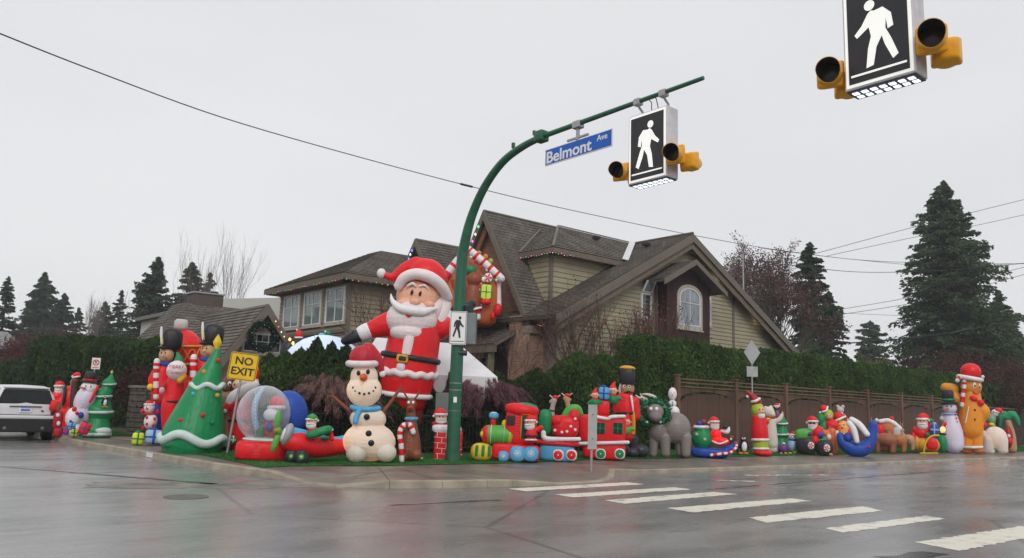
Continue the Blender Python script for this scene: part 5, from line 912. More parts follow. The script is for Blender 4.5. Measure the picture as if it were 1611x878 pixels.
class Fig:
    def __init__(s, name, label, cat, u, v, dep=None, z=.15, yaw=0.0, group='christmas inflatables on the turf', back=0.0):
        if dep is None: b = G(u, v, z)
        else: b = P(u, v, dep); b[2] = z
        if back: b = b+_n(b*np.array([1, 1, 0]))*back
        s.b = b; n = _n(np.array([b[0], b[1], 0.])); c, q = math.cos(yaw), math.sin(yaw); s.n = np.array([n[0]*c-n[1]*q, n[0]*q+n[1]*c, 0]); s.t = np.array([s.n[1], -s.n[0], 0.])
        s.s = float(_R[:, 0:0].sum() if False else (_R.T @ (b-EYEP))[2])/FOC
        s.o = empty(name, tuple(b), math.atan2(s.t[1], s.t[0])); tag(s.o, label, cat, group)
    def W(s, u, v, d=0.0):
        r = ray(u, v); k = ((s.b-EYEP).dot(s.n)+d*s.s)/r.dot(s.n); p = EYEP+r*k-s.b; return np.array([p.dot(s.t), p.dot(s.n), p[2]])
    def prim(s, mb, q):
        if q[0] == 'E':
            _, u, v, ru, rv, d, rd, rot, p = q; c = s.W(u, v, d); hw = (s.W(u+ru, v, d)[0]-s.W(u-ru, v, d)[0])/2; hh = (s.W(u, v-rv, d)[2]-s.W(u, v+rv, d)[2])/2; dd = (rd if rd is not None else min(ru, rv))*s.s
            a = math.radians(-rot)-.033; ax = [(math.cos(a)*hw, 0, math.sin(a)*hw), (0, dd, 0), (-math.sin(a)*hh, 0, math.cos(a)*hh)]; V, F = _superell(c, ax, p, 24 if max(ru, rv) > 18 else 16, 13 if max(ru, rv) > 18 else 9); mb.add(V, F)
        elif q[0] == 'T':
            _, pts, seg, k = q; P3 = [s.W(a[0], a[1], a[3] if len(a) > 3 else 0) for a in pts]; Q = catmull([np.array([*p, a[2]*s.s]) for p, a in zip(P3, pts)], k); C = [w[:3] for w in Q]; Rr = [max(.004, w[3]) for w in Q]
            # round the two ends
            def cap(c0, c1, r): d = _n(c0-c1); return [(c0+d*r*math.sin(a), r*math.cos(a)) for a in (PI*.46, PI*.34, PI*.2, PI*.1)]
            A = cap(C[0], C[1], Rr[0]); B = cap(C[-1], C[-2], Rr[-1])[::-1]; C = [a[0] for a in A]+C+[b[0] for b in B]; Rr = [a[1] for a in A]+Rr+[b[1] for b in B]; mb.tube(C, Rr, seg)
        elif q[0] == 'R':
            _, u, v, ru, rd, r, tilt, sag, d = q; pts = []
            for t in np.linspace(0, 2*PI, 33)[:-1]: pts.append(s.W(u+ru*math.cos(t), v+tilt*math.cos(t)-sag*math.sin(t), d+rd*math.sin(t)))
            V = []; F = []; sg = 8; n = len(pts); ctr = sum(pts)/n
            for i in range(n):
                tt = _n(pts[(i+1) % n]-pts[i-1]); a1 = _n(np.cross(tt, [0, 0, 1.])); a2 = np.cross(a1, tt)
                for k in range(sg): V.append(pts[i]+r*s.s*(math.cos(2*PI*k/sg)*a1+math.sin(2*PI*k/sg)*a2))
            for i in range(n):
                for k in range(sg): F.append((i*sg+k, i*sg+(k+1) % sg, ((i+1) % n)*sg+(k+1) % sg, ((i+1) % n)*sg+k))
            mb.add(V, F)
        elif q[0] == 'P':   # flat print or sheet: polygon of pixels at depth d with thickness th
            _, pts, d, th = q; V = [s.W(a, b, d) for a, b in pts]+[s.W(a, b, d-th) for a, b in pts]; n = len(pts); mb.add(V, [tuple(range(n)), tuple(range(2*n-1, n-1, -1))]+[(i, i+n, (i+1) % n+n, (i+1) % n) for i in range(n)])
    def p(s, name, mat, *prims, parent=None, label=None, blend=False):
        mb = MB()
        for q in prims: s.prim(mb, q)
        o = mb.build(name, mat, parent or s.o, smooth=True)
        if label: o['label'] = label
        if blend and len(prims) > 1:
            m = o.modifiers.new('join', 'REMESH'); m.mode = 'VOXEL'; m.voxel_size = max(.018, 1.1*s.s); m.use_smooth_shade = True; m2 = o.modifiers.new('soften', 'SMOOTH'); m2.factor = .5; m2.iterations = 6
        return o
    def each(s, name, mat, *prims, parent=None): return [s.p(name, mat, q, parent=parent) for q in prims]
    def lamp(s, u, v, w, d=0, col=(1, .62, .30)):
        l = bpy.data.lights.new('bulb', 'POINT'); l.energy = w; l.color = col; l.shadow_soft_size = .04; o = bpy.data.objects.new('bulb', l); COL.objects.link(o); o.parent = s.o; o.location = [float(a) for a in s.W(u, v, d)]
def santa_head(f, u, v, r, face=0, tip=1, d=0, skin=None, hat=None, beard=True, glasses=None, par=None):
    """head of radius r pixels: face, beard, moustache, eyes, cap with brim and bobble; face = sideways look, tip = side the bobble falls"""
    h = f.p('head', skin or SKIN, E(u, v, r, r, d, r*.9), parent=par)
    if beard: f.p('beard', PINKW if r > 14 else WHT, E(u+face*r*.15, v+r*.62, r*.98, r*.78, d-r*.30, r*.75), parent=par); f.each('moustache', WHT, T((u+face*r*.4, v+r*.25, r*.16, d-r*1.02), (u+face*r*.4-r*.45, v+r*.35, r*.13, d-r*.95), (u+face*r*.4-r*.85, v+r*.15, r*.05, d-r*.7), seg=8), T((u+face*r*.4, v+r*.25, r*.16, d-r*1.02), (u+face*r*.4+r*.45, v+r*.35, r*.13, d-r*.95), (u+face*r*.4+r*.85, v+r*.15, r*.05, d-r*.7), seg=8), parent=h)
    f.p('nose', skin or SKIN, E(u+face*r*.45, v+r*.05, r*.17, r*.15, d-r*.98), parent=h)
    if glasses: f.p('sunglasses', glasses, E(u+face*r*.35, v-r*.18, r*.62, r*.20, d-r*.82, r*.2, p=4), parent=h)
    else: f.each('eye', EYEB, E(u+face*r*.35-r*.28, v-r*.20, r*.08, r*.14, d-r*.90), E(u+face*r*.35+r*.28, v-r*.20, r*.08, r*.14, d-r*.90), parent=h)
    c = f.p('hat', hat or RED, E(u, v-r*.75, r*.95, r*.75, d, r*.9), T((u+tip*r*.2, v-r*1.15, r*.5, d), (u+tip*r*.8, v-r*.95, r*.35, d), (u+tip*r*1.15, v-r*.45, r*.2, d)), parent=par, blend=r > 7)
    f.p('hat_brim', WHT, R(u, v-r*.50, r*.93, r*.9, r*.22, 0, 0, d), parent=c); f.p('bobble', WHT, E(u+tip*r*1.2, v-r*.25, r*.24, r*.24, d), parent=c); return h
def candy(f, pts, n, r, name='candy_cane', par=None, seg=8):
    """striped cane: alternating white and red lengths"""
    q = catmull([np.array(p, float) for p in pts], 8); root = None
    idx = np.linspace(0, len(q)-1, n+1).astype(int)
    for i in range(n):
        a = q[idx[i]:idx[i+1]+1]; a = [a[0]]+[x for x in a[1:]]
        o = f.p(name if root is None else 'stripe', RED if i % 2 else WHT, T(*[(x[0], x[1], r, x[2] if len(x) > 2 else 0) for x in a], seg=seg, k=1), parent=par if root is None else root)
        if root is None: root = o
    return root
def snowball_man(f, balls, mat=WHT, hat='santa', nose=(1, 0), buttons=True, btn=None):
    """balls: [(u,v,ru,rv)] from bottom to head"""
    for i, b in enumerate(balls[:-1]): f.p('body_ball', mat, E(*b[:4]))
    u, v, r, rv = balls[-1][:4]; h = f.p('head', mat, E(u, v, r, rv)); f.each('eye', EYEB, E(u-r*.32+nose[0]*r*.2, v-rv*.15, r*.09, r*.13, -r*.88), E(u+r*.32+nose[0]*r*.2, v-rv*.15, r*.09, r*.13, -r*.88), parent=h)
    f.p('carrot_nose', CARROT, T((u+nose[0]*r*.3, v+rv*.10, r*.16, -r*.9), (u+nose[0]*r*.9, v+rv*.2, r*.04, -r*1.5), seg=8), parent=h)
    if buttons:
        b = balls[-2]; f.each('button', btn or EYEB, *[E(b[0]+b[2]*.05, b[1]+b[3]*t, b[2]*.10+.3, b[2]*.10+.3, -b[2]*(.93-.3*t*t), b[2]*.06) for t in (-.45, .0, .45)])
    if hat == 'santa': c = f.p('hat', RED, E(u, v-rv*.85, r*.85, rv*.45, 0, r*.85)); f.p('hat_brim', WHT, R(u, v-rv*.62, r*.82, r*.8, r*.2), parent=c); f.p('bobble', WHT, E(u+r*.8, v-rv*.9, r*.22, r*.22), parent=c)
    if hat == 'top': c = f.p('top_hat', BLK, E(u, v-rv*1.55, r*.72, rv*.7, 0, r*.7, p=4)); f.p('hat_brim', BLK, E(u, v-rv*.92, r*1.15, rv*.13, 0, r*1.1), parent=c); f.p('hat_band', GRN, R(u, v-rv*1.1, r*.70, r*.68, r*.14), parent=c)
    return h
def wheel(f, u, v, r, d, tyre, hub, hubr=.5, name='wheel', spokes=None):
    w = f.p(name, tyre, E(u, v, r, r, d, r*.38, p=2.6)); f.p('hub', hub, E(u, v, r*hubr, r*hubr, d-r*.30, r*.14), parent=w)
    if spokes: f.each('stripe', spokes, *[E(u+r*hubr*.45*math.cos(a), v+r*hubr*.45*math.sin(a), r*hubr*.45, r*hubr*.15, d-r*.42, r*.05, rot=math.degrees(a)) for a in np.linspace(0, 2*PI, 6)[:-1]], parent=w)
    f.p('axle_cap', WHT, E(u, v, r*.13, r*.13, d-r*.44, r*.05), parent=w); return w
def gift(f, u, v, w, h, mat, rib, d=0, name='gift_box', rot=0):
    g = f.p(name, mat, E(u, v, w, h, d, w, rot, p=5)); f.p('ribbon', rib, E(u, v, w*.20, h*1.04, d, w*1.05, rot, p=5), parent=g); f.p('ribbon', rib, E(u, v, w*1.04, h*.18, d, w*1.04, rot, p=5), parent=g); f.p('bow', rib, E(u, v-h*1.1, w*.5, h*.22, d), parent=g); return g
# ---- giant santa
f = Fig('giant_santa', 'towering inflatable santa with white beard and black belt, waving a black mitten above the snowman', 'inflatable santa', 640, 628, dep=25.4)
f.p('suit', RED, T((657, 492, 30), (654, 520, 40), (648, 555, 43), (643, 585, 44), (639, 610, 41), (638, 618, 38), seg=22), T((665, 508, 26), (690, 516, 21), (705, 507, 14)), T((628, 505, 22), (605, 512, 19), (584, 519, 14)), blend=True)
f.p('leg', DRED, T((622, 620, 13), (622, 670, 10), seg=10)); f.p('leg', DRED, T((655, 620, 13), (654, 670, 10), seg=10)); f.each('boot', BLK, T((622, 670, 11), (621, 712, 12), seg=10), T((654, 670, 11), (654, 712, 12), seg=10))
f.p('fur_strip', PINKW, E(642, 545, 9, 26, -34, 10.5, 5, p=3)); f.p('fur_strip', PINKW, E(631, 577, 7.5, 8, -39, 6, 6, p=2.6))
f.p('belt', BLK, R(646, 563, 43, 42.5, 5.0, 7)); bk = f.p('buckle', GOLD, E(633, 564, 9.5, 6.5, -44.5, 2.5, 5, p=6)); f.p('buckle_slot', BLK, E(633, 564, 6, 3.6, -46.5, 1.5, 5, p=5), parent=bk)
f.p('fur_band', PINKW, T(*[(642+43*math.cos(a), 586+5*math.cos(a)-3*math.sin(a)+1.6*math.sin(a*13), 5.8, 42*math.sin(a)) for a in np.linspace(.3, -PI-.3, 44)], seg=10, k=1)); f.p('fur_hem', WHT, R(637, 621, 40, 39, 4.2, 4, 2))
f.p('cuff', WHT, T((579, 521, 14), (572, 524, 13.5))); f.p('cuff', WHT, T((705, 507, 13), (711, 498, 12)))
f.p('mitten', BLK, T((566, 527, 11), (553, 532, 10), (543, 536, 7)), E(558, 523, 6, 4, -6), blend=True); f.p('mitten', BLK, T((716, 492, 11), (734, 484, 10), (742, 478, 7)))
h = f.p('head', SKIN, E(659, 467, 36, 36, 0, 33), E(640, 478, 17, 9, -22, 10), blend=True); f.p('nose', SKIN, E(653, 475, 9, 6, -34, 8), parent=h); f.p('cheek', SKIN, E(632, 477, 8, 6, -26, 7), parent=h); f.p('cheek', SKIN, E(675, 479, 9, 6, -28, 7), parent=h)
f.p('hair', PINKW, T((695, 455, 9, -4), (699, 480, 12, -2), (690, 505, 14, -4)))
f.p('beard', PINKW, E(648, 503, 41, 33, -14, 31), E(644, 524, 31, 18, -20, 25), T((676, 492, 18, -10), (692, 474, 12, -2)), blend=True)
f.each('moustache', WHT, T((646, 489, 8, -44), (630, 485, 7, -40), (618, 474, 4, -31), (615, 463, 1, -26), seg=12), T((646, 489, 8, -44), (664, 491, 7.5, -41), (679, 487, 4.5, -34), (689, 485, 1.2, -28), seg=12))
f.p('mouth', RED, E(643, 496, 4.5, 3, -45, 3), parent=h); f.each('eye', EYEB, E(648, 460, 2.2, 4.2, -33, 2, 12), E(661, 462, 2.2, 4.2, -34, 2, 12), parent=h)
f.each('eyebrow', WHT, T((641, 450, 1.5, -31), (649, 446, 2.4, -33), (654, 450, 1.5, -33), seg=8), T((660, 450, 1.5, -33), (668, 449, 2.4, -32), (674, 455, 1.3, -30), seg=8), parent=h)
hat = f.p('hat', RED, E(671, 437, 34, 30, 0, 32, 25), T((655, 417, 14), (637, 424, 11), (620, 436, 8), (606, 433, 5)), blend=True); f.p('hat_brim', PINKW, T((627, 450, 7.5, -22), (636, 437, 8.5, -28), (654, 431, 9, -33), (676, 436, 9.5, -33), (694, 450, 9.5, -24), (704, 468, 8.5, -8), seg=14), parent=hat); f.p('bobble', WHT, E(600, 430, 7.2, 7.8), parent=hat)
# ---- plain big snowman
f = Fig('big_snowman', 'large lit cream white snowman with santa hat, orange nose and twig arms beside the airplane', 'inflatable snowman', 583, 727)
f.p('body_ball', CREAM, E(581, 695, 42, 31, 0, 34), E(579, 659, 29, 20, 0, 24), blend=True); f.each('foot', CREAM, E(561, 713, 17, 15, -20), E(607, 712, 17, 15, -20))
h = f.p('head', CREAM, E(573, 614, 28, 26, 0, 25), E(573, 593, 22, 22, 0, 21), blend=True)
f.each('eye', EYEB, E(564, 587, 3.2, 4, -20.5, 2), E(579, 585, 3.2, 4, -20.5, 2), parent=h); f.p('nose', CARROT, T((572, 594, 6.5, -20), (570, 594, 4.5, -29), (569, 594, 2, -35), seg=12), parent=h)
f.each('coal', EYEB, *[E(573+18*math.cos(a), 606+14*math.sin(a), 2.1, 2.1, -27.5+10*abs(math.cos(a)), 2) for a in np.linspace(.25*PI-.5, .75*PI+.5, 7)], parent=h)
f.each('button', EYEB, E(577, 656, 5, 5, -25, 2), E(580, 682, 5, 5, -31.5, 2), E(584, 697, 5, 5, -34, 2))
sc = f.p('scarf', SKYB, R(575, 642, 21, 20, 4.5, 1, 2)); f.p('scarf_end', SKYB, T((566, 645, 4.5, -20), (561, 655, 4.5, -22), (559, 664, 4, -24), seg=10), parent=sc)
for pts in ([(556, 652, 3.5), (540, 638, 3), (524, 624, 2.4)], [(601, 650, 3.5), (614, 634, 3), (626, 616, 2.4)]):
    a = f.p('twig_arm', BRN, T(*pts, seg=8)); e = pts[-1]; f.each('twig', BRN, T((e[0], e[1], 2), (e[0]-8*(e[0] < 570)+1, e[1]-1, 1), seg=6), T((e[0], e[1], 2), (e[0]+(5 if e[0] > 570 else -3), e[1]-9, 1), seg=6), T((e[0], e[1], 2), (e[0]+(11 if e[0] > 570 else 1), e[1]-5, 1), seg=6), parent=a)
hat = f.p('hat', nylon("dark_santa_red", (.5, .015, .03)), E(571, 563, 22, 20, 0, 20), T((580, 551, 12), (594, 566, 9), (600, 582, 5)), blend=True); f.p('hat_brim', PINKW, R(570, 572, 21.5, 20, 5.5, 0, 1), parent=hat); f.p('bobble', WHT, E(602, 588, 5.5, 5.5), parent=hat)
f.lamp(556, 692, 6, 8); f.lamp(562, 612, 3, 4)
# ---- brown reindeer with a cane
f = Fig('sitting_reindeer', 'small brown reindeer sitting with a red and white candy cane by the chimney', 'inflatable reindeer', 643, 726)
f.p('body', BRN, T((646, 642, 7), (647, 665, 9), (646, 690, 15), (645, 708, 18), seg=16), E(655, 716, 9, 9, -10), E(634, 718, 8, 7, -10), blend=True); h = f.p('head', BRN, E(647, 636, 9, 9), E(646, 643, 6, 5, -8), blend=True); f.p('nose', RED, E(646, 641, 2.4, 2.2, -14), parent=h); f.each('eye', EYEW, E(643, 633, 2, 2.4, -8, 1), E(650, 633, 2, 2.4, -8, 1), parent=h)
f.each('antler', BRN, T((642, 628, 1.8), (636, 618, 1.6), (634, 612, 1), seg=6), T((652, 628, 1.8), (658, 620, 1.6), (660, 613, 1), seg=6), parent=h); f.p('scarf', SKYB, R(647, 659, 8, 8, 3)); candy(f, [(632, 724, -18), (631, 700, -18), (629, 682, -18), (634, 670, -18), (645, 669, -18), (650, 680, -18)], 13, 4.2)
# ---- santa in chimney
f = Fig('chimney_santa', 'santa popping out of a red brick chimney behind the green pole', 'inflatable chimney', 706, 726, back=1.0)
b = f.p('chimney', RED, E(705, 701, 22, 26, 0, 18, p=8))
for k in range(6): f.p('mortar_line', WHT, E(705, 680+8.4*k, 22.2, .45, 0, 18.2, p=8), parent=b)
for k in range(6):
    for j in range(3): f.p('mortar_line', WHT, E(691+14*j+7*(k % 2)-3, 684+8.4*k, .45, 4, -18, .4, p=8), parent=b)
f.p('snow_cap', WHT, E(703, 675, 23.5, 7, 0, 19, p=3.5)); santa_head(f, 694, 657, 9.5, 0, -1); f.p('shoulders', DRED, E(694, 668, 16, 7, 0, 10))
# ---- train
f = Fig('train_locomotive', 'inflatable toy locomotive with green boiler, yellow cowcatcher and blue wheels, santa driving', 'inflatable train', 800, 726)
f.p('cowcatcher', YEL, E(758, 711, 18, 14.5, -2, 15, p=2.6)); f.each('green_bar', GRN, *[E(750+10*k, 709, 2.6, 9, -16.5+1.5*abs(k-1), 2, p=4) for k in range(3)])
f.p('chassis', RED, E(811, 711, 38, 13, 0, 15, p=6)); bo = f.p('boiler', LGRN, T((770, 683, 14.5), (785, 684, 15), (802, 685, 14.5), seg=20)); f.p('boiler_front', RED, E(765, 683, 8, 14, -2, 13)); f.p('front_hub', YEL, E(759, 683, 4, 5, -8, 4)); f.each('white_hoop', WHT, E(772.5, 683, 2.6, 15.5, 0, 15.5), E(793, 684, 1.6, 15.6, 0, 15.6), parent=bo); f.p('boiler_rear', LIME, E(802, 686, 8, 15, 0, 15.2), parent=bo)
f.p('cab', RED, E(820, 668, 25, 32, 2, 16, p=5)); f.p('cab_roof', RED, E(821, 645, 27, 10.5, 0, 19, 3, p=2.6)); f.p('green_roof_cap', GRN, E(829, 640, 18, 6.5, 0, 15, 5)); f.p('funnel', RED, T((776, 672, 4), (776, 662, 4.5), seg=10)); f.p('funnel_top', SKYB, E(777, 654, 8, 5, 0, 7, p=3)); f.p('funnel_snow', WHT, E(777, 651, 6.5, 3)); f.p('steam_dome', YEL, E(794, 667, 5, 7))
f.p('window', BLK, E(804, 661, 6.5, 8, -14, 1.5, p=6)); f.p('cab_door', matte("dark_green_opening", (.01, .03, .02), .6), E(828, 672, 9, 18, -14.5, 1.5, p=6)); f.each('window_frame', LIME, E(820, 672, .9, 19, -15.5, 1), E(828, 652.5, 9, .9, -15.5, 1))
for u, v, r in ((792, 718, 8.5), (814, 714, 12.5), (835, 714, 12)): wheel(f, u, v, r, -15, SKYB, PALEB, .55)
santa_head(f, 834, 666, 8.5, -.5, 1, d=-20); f.p('driver_suit', RED, E(836, 683, 9.5, 10, -20), T((840, 678, 5, -22), (851, 673, 4, -24)), blend=True); f.p('driver_belt', BLK, R(836, 686, 9.4, 9, 1.3, d=-20)); f.p('driver_hem', WHT, R(835, 692, 8.5, 8, 1.5, 0, 0, -20)); f.lamp(812, 688, 9)
f = Fig('sleigh_wagon', 'red and green sleigh shaped wagon behind the locomotive carrying two pale reindeer', 'inflatable train', 876, 725)
f.p('tender', SKYB, E(876, 712, 28, 13.5, 0, 15, p=5)); f.p('rim', RED, E(876, 697, 36, 4, 0, 18, p=4)); f.p('coupling', BLK, E(848, 708, 7, 6)); f.p('sleigh_body', RED, E(889, 671, 22, 18, 0, 16, p=3), E(903, 655, 10, 14, 0, 15), blend=True); f.p('sleigh_front', GRN, E(858, 664, 11, 20, -1, 14, p=3.2)); f.p('green_scroll', LGRN, T((888, 657, 6, -2), (896, 645, 7, -2), (908, 643, 6.5, -2), (914, 651, 4, -2)))
f.p('seat_back', RED, E(877, 662, 12, 9, -8)); f.p('runner', WHT, T((855, 681, 4, -15), (858, 690, 4.5, -16), (880, 691, 3.5, -16), (911, 691, 3.2, -16)))
f.each('snowflake', WHT, *[E(u, v, 2.3, 2.3, -16.5, .8) for u, v in ((873, 677), (892, 679), (884, 680), (905, 659), (898, 671), (905, 676))])
for u, v, s_ in ((872, 630, 1), (891, 627, -1)):
    f.p('reindeer', TAN if s_ < 0 else nylon("pale_deer", (.45, .36, .33)), T((u, v, 4.5), (u-s_*3, v+12, 4.2), (u-s_*5, v+24, 6.5), seg=10), T((u-1, v, 4.5), (u-s_*6, v+2, 2.6), seg=8), blend=True); f.p('deer_hat', RED, E(u+2, v-5, 4.8, 3.2)); f.p('harness', BLK, R(u-s_*4, v+16, 5, 5, 1.2, 1)); f.each('antler', CREAM, T((u-2, v-4, 1), (u-7, v-8, .8), seg=5), T((u+3, v-4, 1), (u+9, v-8, .8), seg=5))
for u in (878, 899): wheel(f, u, 716, 9, -15, WHT, RED, .78)
f = Fig('caboose', 'red caboose with two dark green windows, green wheels, elves and a gift on the roof', 'inflatable train', 950, 723)
f.p('cabin', RED, E(948, 675, 37, 22, 0, 17, p=7)); f.p('chassis', RED, E(950, 709, 34, 13, 0, 15, p=6)); f.p('underframe', BLK, E(950, 705, 40, 8, 6, 12, p=5)); f.p('side_board', DRED, E(918, 680, 9, 24, 4, 14, p=5)); f.each('white_rail', WHT, T((938, 656, 3, -17), (956, 659, 2.6, -18), (962, 656, 3, -18), (982, 655, 2.6, -17), seg=8), T((912, 698, 2.8, -16), (988, 696, 2.8, -16), seg=8))
for u in (944, 972):
    w = f.p('window', matte("dark_green_opening", (.01, .03, .02), .6), E(u, 674, 7.5, 9, -16.8, 1, p=8)); f.each('window_bar', GRN, E(u, 674, .9, 9, -18, .7), E(u, 674, 7.5, .8, -18, .7), E(u-7.5, 674, .9, 9, -18, .7), E(u+7.5, 674, .9, 9, -18, .7), parent=w)
for u in (945, 975): wheel(f, u, 714, 8.5, -14, WHT, GRN, .8)
def elf(label, u, v, r, base, hat=RED, coat=GRN, dep=None, d=0, back=0.0, name='elf'):
    f = Fig(name, label, 'inflatable elf', base[0], base[1], back=back); h = f.p('head', SKIN, E(u, v, r, r*1.05)); f.p('hat', hat, T((u, v-r*.7, r*.8), (u+r*.2, v-r*1.4, r*.45), (u+r*.5, v-r*2, r*.15), seg=12)); f.each('eye', EYEB, E(u-r*.3, v, r*.12, r*.16, -r*.92), E(u+r*.3, v, r*.12, r*.16, -r*.92), parent=h); f.each('ear', SKIN, E(u-r, v, r*.35, r*.2), E(u+r, v, r*.35, r*.2), parent=h)
    f.p('coat', coat, E(u-r*.1, v+r*2, r*1.35, r*1.3), T((u-r, v+r*1.5, r*.5), (u-r*1.7, v+r*2.2, r*.45), seg=8), T((u+r, v+r*1.5, r*.5), (u+r*1.7, v+r*1.8, r*.45), seg=8), blend=True); f.p('collar', RED, R(u, v+r*1.05, r*.8, r*.8, r*.2)); return f
elf('small elf in green coat at the left end of the caboose roof', 936, 622, 6, (948, 723)); elf('elf in red cap hugging the blue gift on the caboose roof', 964, 615, 7, (950, 722), back=.1)
f = Fig('roof_gift', 'blue gift standing on a red box on the caboose roof', 'gift box', 949, 722.5); gift(f, 950, 619, 9, 10, SKYB, BLU); f.p('red_box', RED, E(949, 642, 10, 12, 0, 10, p=5))
# ---- conductor soldier
f = Fig('soldier_conductor', 'tall toy soldier in red coat and black hat with gold crown standing behind the caboose', 'inflatable soldier', 990, 720, back=.45)
f.p('coat', RED, T((984, 628, 14), (984, 645, 16), (985, 665, 15), (986, 685, 14), seg=16), T((973, 632, 9), (972, 655, 7.5)), T((998, 632, 8), (1001, 655, 7.5)), blend=True); f.each('leg', BLK, T((982, 690, 10), (982, 712, 10), seg=10), T((996, 690, 10), (999, 712, 10), seg=10)); f.each('boot', matte("boot_sheen", (.035, .035, .045), .3), E(1008, 709, 14, 11, -8, 12), E(995, 712, 12, 8, -14, 10))
h = f.p('head', TAN, E(987, 611, 11.5, 12.5)); f.p('hair', WHT, E(979, 613, 6, 12, 3)); f.each('eye', EYEW, E(990, 608, 2.6, 2.8, -10.5, 1), E(982, 608, 2.2, 2.8, -10.5, 1), parent=h); f.each('pupil', EYEB, E(990.5, 608, 1.1, 1.2, -11.8, .6), E(982.5, 608, 1.1, 1.2, -11.8, .6), parent=h); f.each('moustache', EYEB, T((989, 616, 1.5, -12), (982, 618, .8, -10.5), seg=6), T((989, 616, 1.5, -12), (996, 618, .8, -9), seg=6), parent=h)
hat = f.p('tall_hat', BLK, E(987, 592, 12, 13.5, 0, 12, p=5)); f.p('gold_crown', GOLD, E(987, 579.5, 13, 4.5, 0, 13), parent=hat); f.p('peak', BLK, E(988, 603, 13, 2, -4, 13), parent=hat); f.each('epaulette', GOLD, E(973, 627, 6, 3), E(999, 628, 5, 3)); f.p('white_lapel', WHT, T((993, 624, 2, -13), (995, 636, 1.6, -15), (996, 646, 1, -15), seg=6)); f.p('belt', BLK, R(984, 650, 16, 16, 2)); f.p('gold_braid', GOLD, T((996, 650, 3, -10), (997, 668, 3, -10), (996, 682, 3, -10), seg=8))
elf('elf in green and yellow clinging to the right end of the caboose', 985, 664, 6.5, (987, 721), hat=RED, coat=LGRN, back=-.2)
# ---- moose with wreath
f = Fig('grey_moose', 'large grey moose inflatable with cream antlers wearing a green wreath', 'inflatable moose', 1050, 719)
f.p('body', GRYN, E(1062, 673, 25, 25, 0, 20), E(1036, 676, 17, 22, -4, 17), T((1029, 690, 8, -6), (1028, 714, 6.5, -6)), T((1046, 688, 9, -10), (1047, 713, 7.5, -10)), T((1070, 690, 10, 4), (1071, 712, 7.5, 4)), T((1079, 688, 9, -6), (1079, 713, 7.5, -6)), blend=True); f.each('hoof', BRN, E(1047, 717, 7.5, 4, -11), E(1028, 716, 6, 3, -7), E(1079, 717, 7, 3.5, -7), E(1071, 716, 7, 3, 3))
h = f.p('head', GRYN, E(1031, 648, 14, 13, -18, 13), E(1031, 656, 11, 9, -24, 10), blend=True); f.p('muzzle', matte("muzzle_grey", (.17, .15, .16), .5), E(1031, 657, 9, 7, -28, 9), parent=h); f.each('eye', EYEW, E(1024, 643, 2.6, 2.6, -30, 1), E(1033, 643, 2.6, 2.6, -30, 1), parent=h); f.each('ear', GRYN, E(1016, 641, 6, 3, -16, 3, -20), E(1046, 641, 6, 3, -16, 3, 20), parent=h)
def leafring(f, u, v, ru, rv, r, d, n, mat, size):
    c = []; 
    for _ in range(n):
        t = random.uniform(0, 2*PI); q = f.W(u+ru*math.cos(t), v+rv*math.sin(t), d); c.append(q+np.array([random.gauss(0, 1), random.gauss(0, 1), random.gauss(0, 1)])*r*f.s*.55)
    V, F = cards(np.array(c), size, 1.8); o = mesh_np('wreath', V, F, mat, parent=f.o); return o
f.p('wreath_ring', GRN, T(*[(1028+22*math.cos(a), 650+19*math.sin(a), 4.6, -14) for a in np.linspace(0, 6.28, 25)], seg=10, k=1)); w = leafring(f, 1028, 650, 22, 19, 6, -14, 2600, leafy("wreath_tinsel", (.008, .05, .025), (.02, .14, .07)), .05); w['kind'] = 'stuff'; f.each('snowflake', WHT, E(1018, 664, 2, 2, -22, .6), E(1039, 664, 2, 2, -22, .6))
f.p('antler', CREAM, T((1026, 636, 3, -14), (1016, 628, 3.2, -14), (1006, 626, 2.2, -14), (1000, 622, 1.4, -14), seg=8), T((1016, 628, 2, -14), (1008, 634, 1.4, -14), seg=6), T((1012, 627, 2, -14), (1007, 619, 1.3, -14), seg=6), blend=True); f.p('antler', CREAM, T((1034, 636, 3, -14), (1031, 626, 3.2, -14), (1020, 621, 2.6, -14), (1010, 620, 1.2, -14), seg=8), T((1028, 625, 2, -14), (1036, 632, 1.5, -14), seg=6), blend=True)
f = Fig('little_snowman', 'little white three ball snowman with pink scarf riding on the grey moose', 'inflatable snowman', 1058, 719); snowball_man(f, [(1060, 648, 9.5, 9.5), (1058, 635, 6.5, 6), (1058, 620, 7, 10.5)], WHT, None, (0, 0), True); f.p('pink_scarf', nylon("dusty_pink", (.45, .13, .25)), T((1054, 656, 3, -8), (1060, 662, 3.4, -14), (1062, 671, 3, -20), seg=8)); f.each('twig', BRN, T((1053, 634, .8), (1047, 630, .6), seg=5), T((1064, 634, .8), (1070, 630, .6), seg=5)); f.each('hair_twig', BRN, T((1057, 611, .6), (1056, 606, .4), seg=5), T((1060, 611, .6), (1062, 606, .4), seg=5))
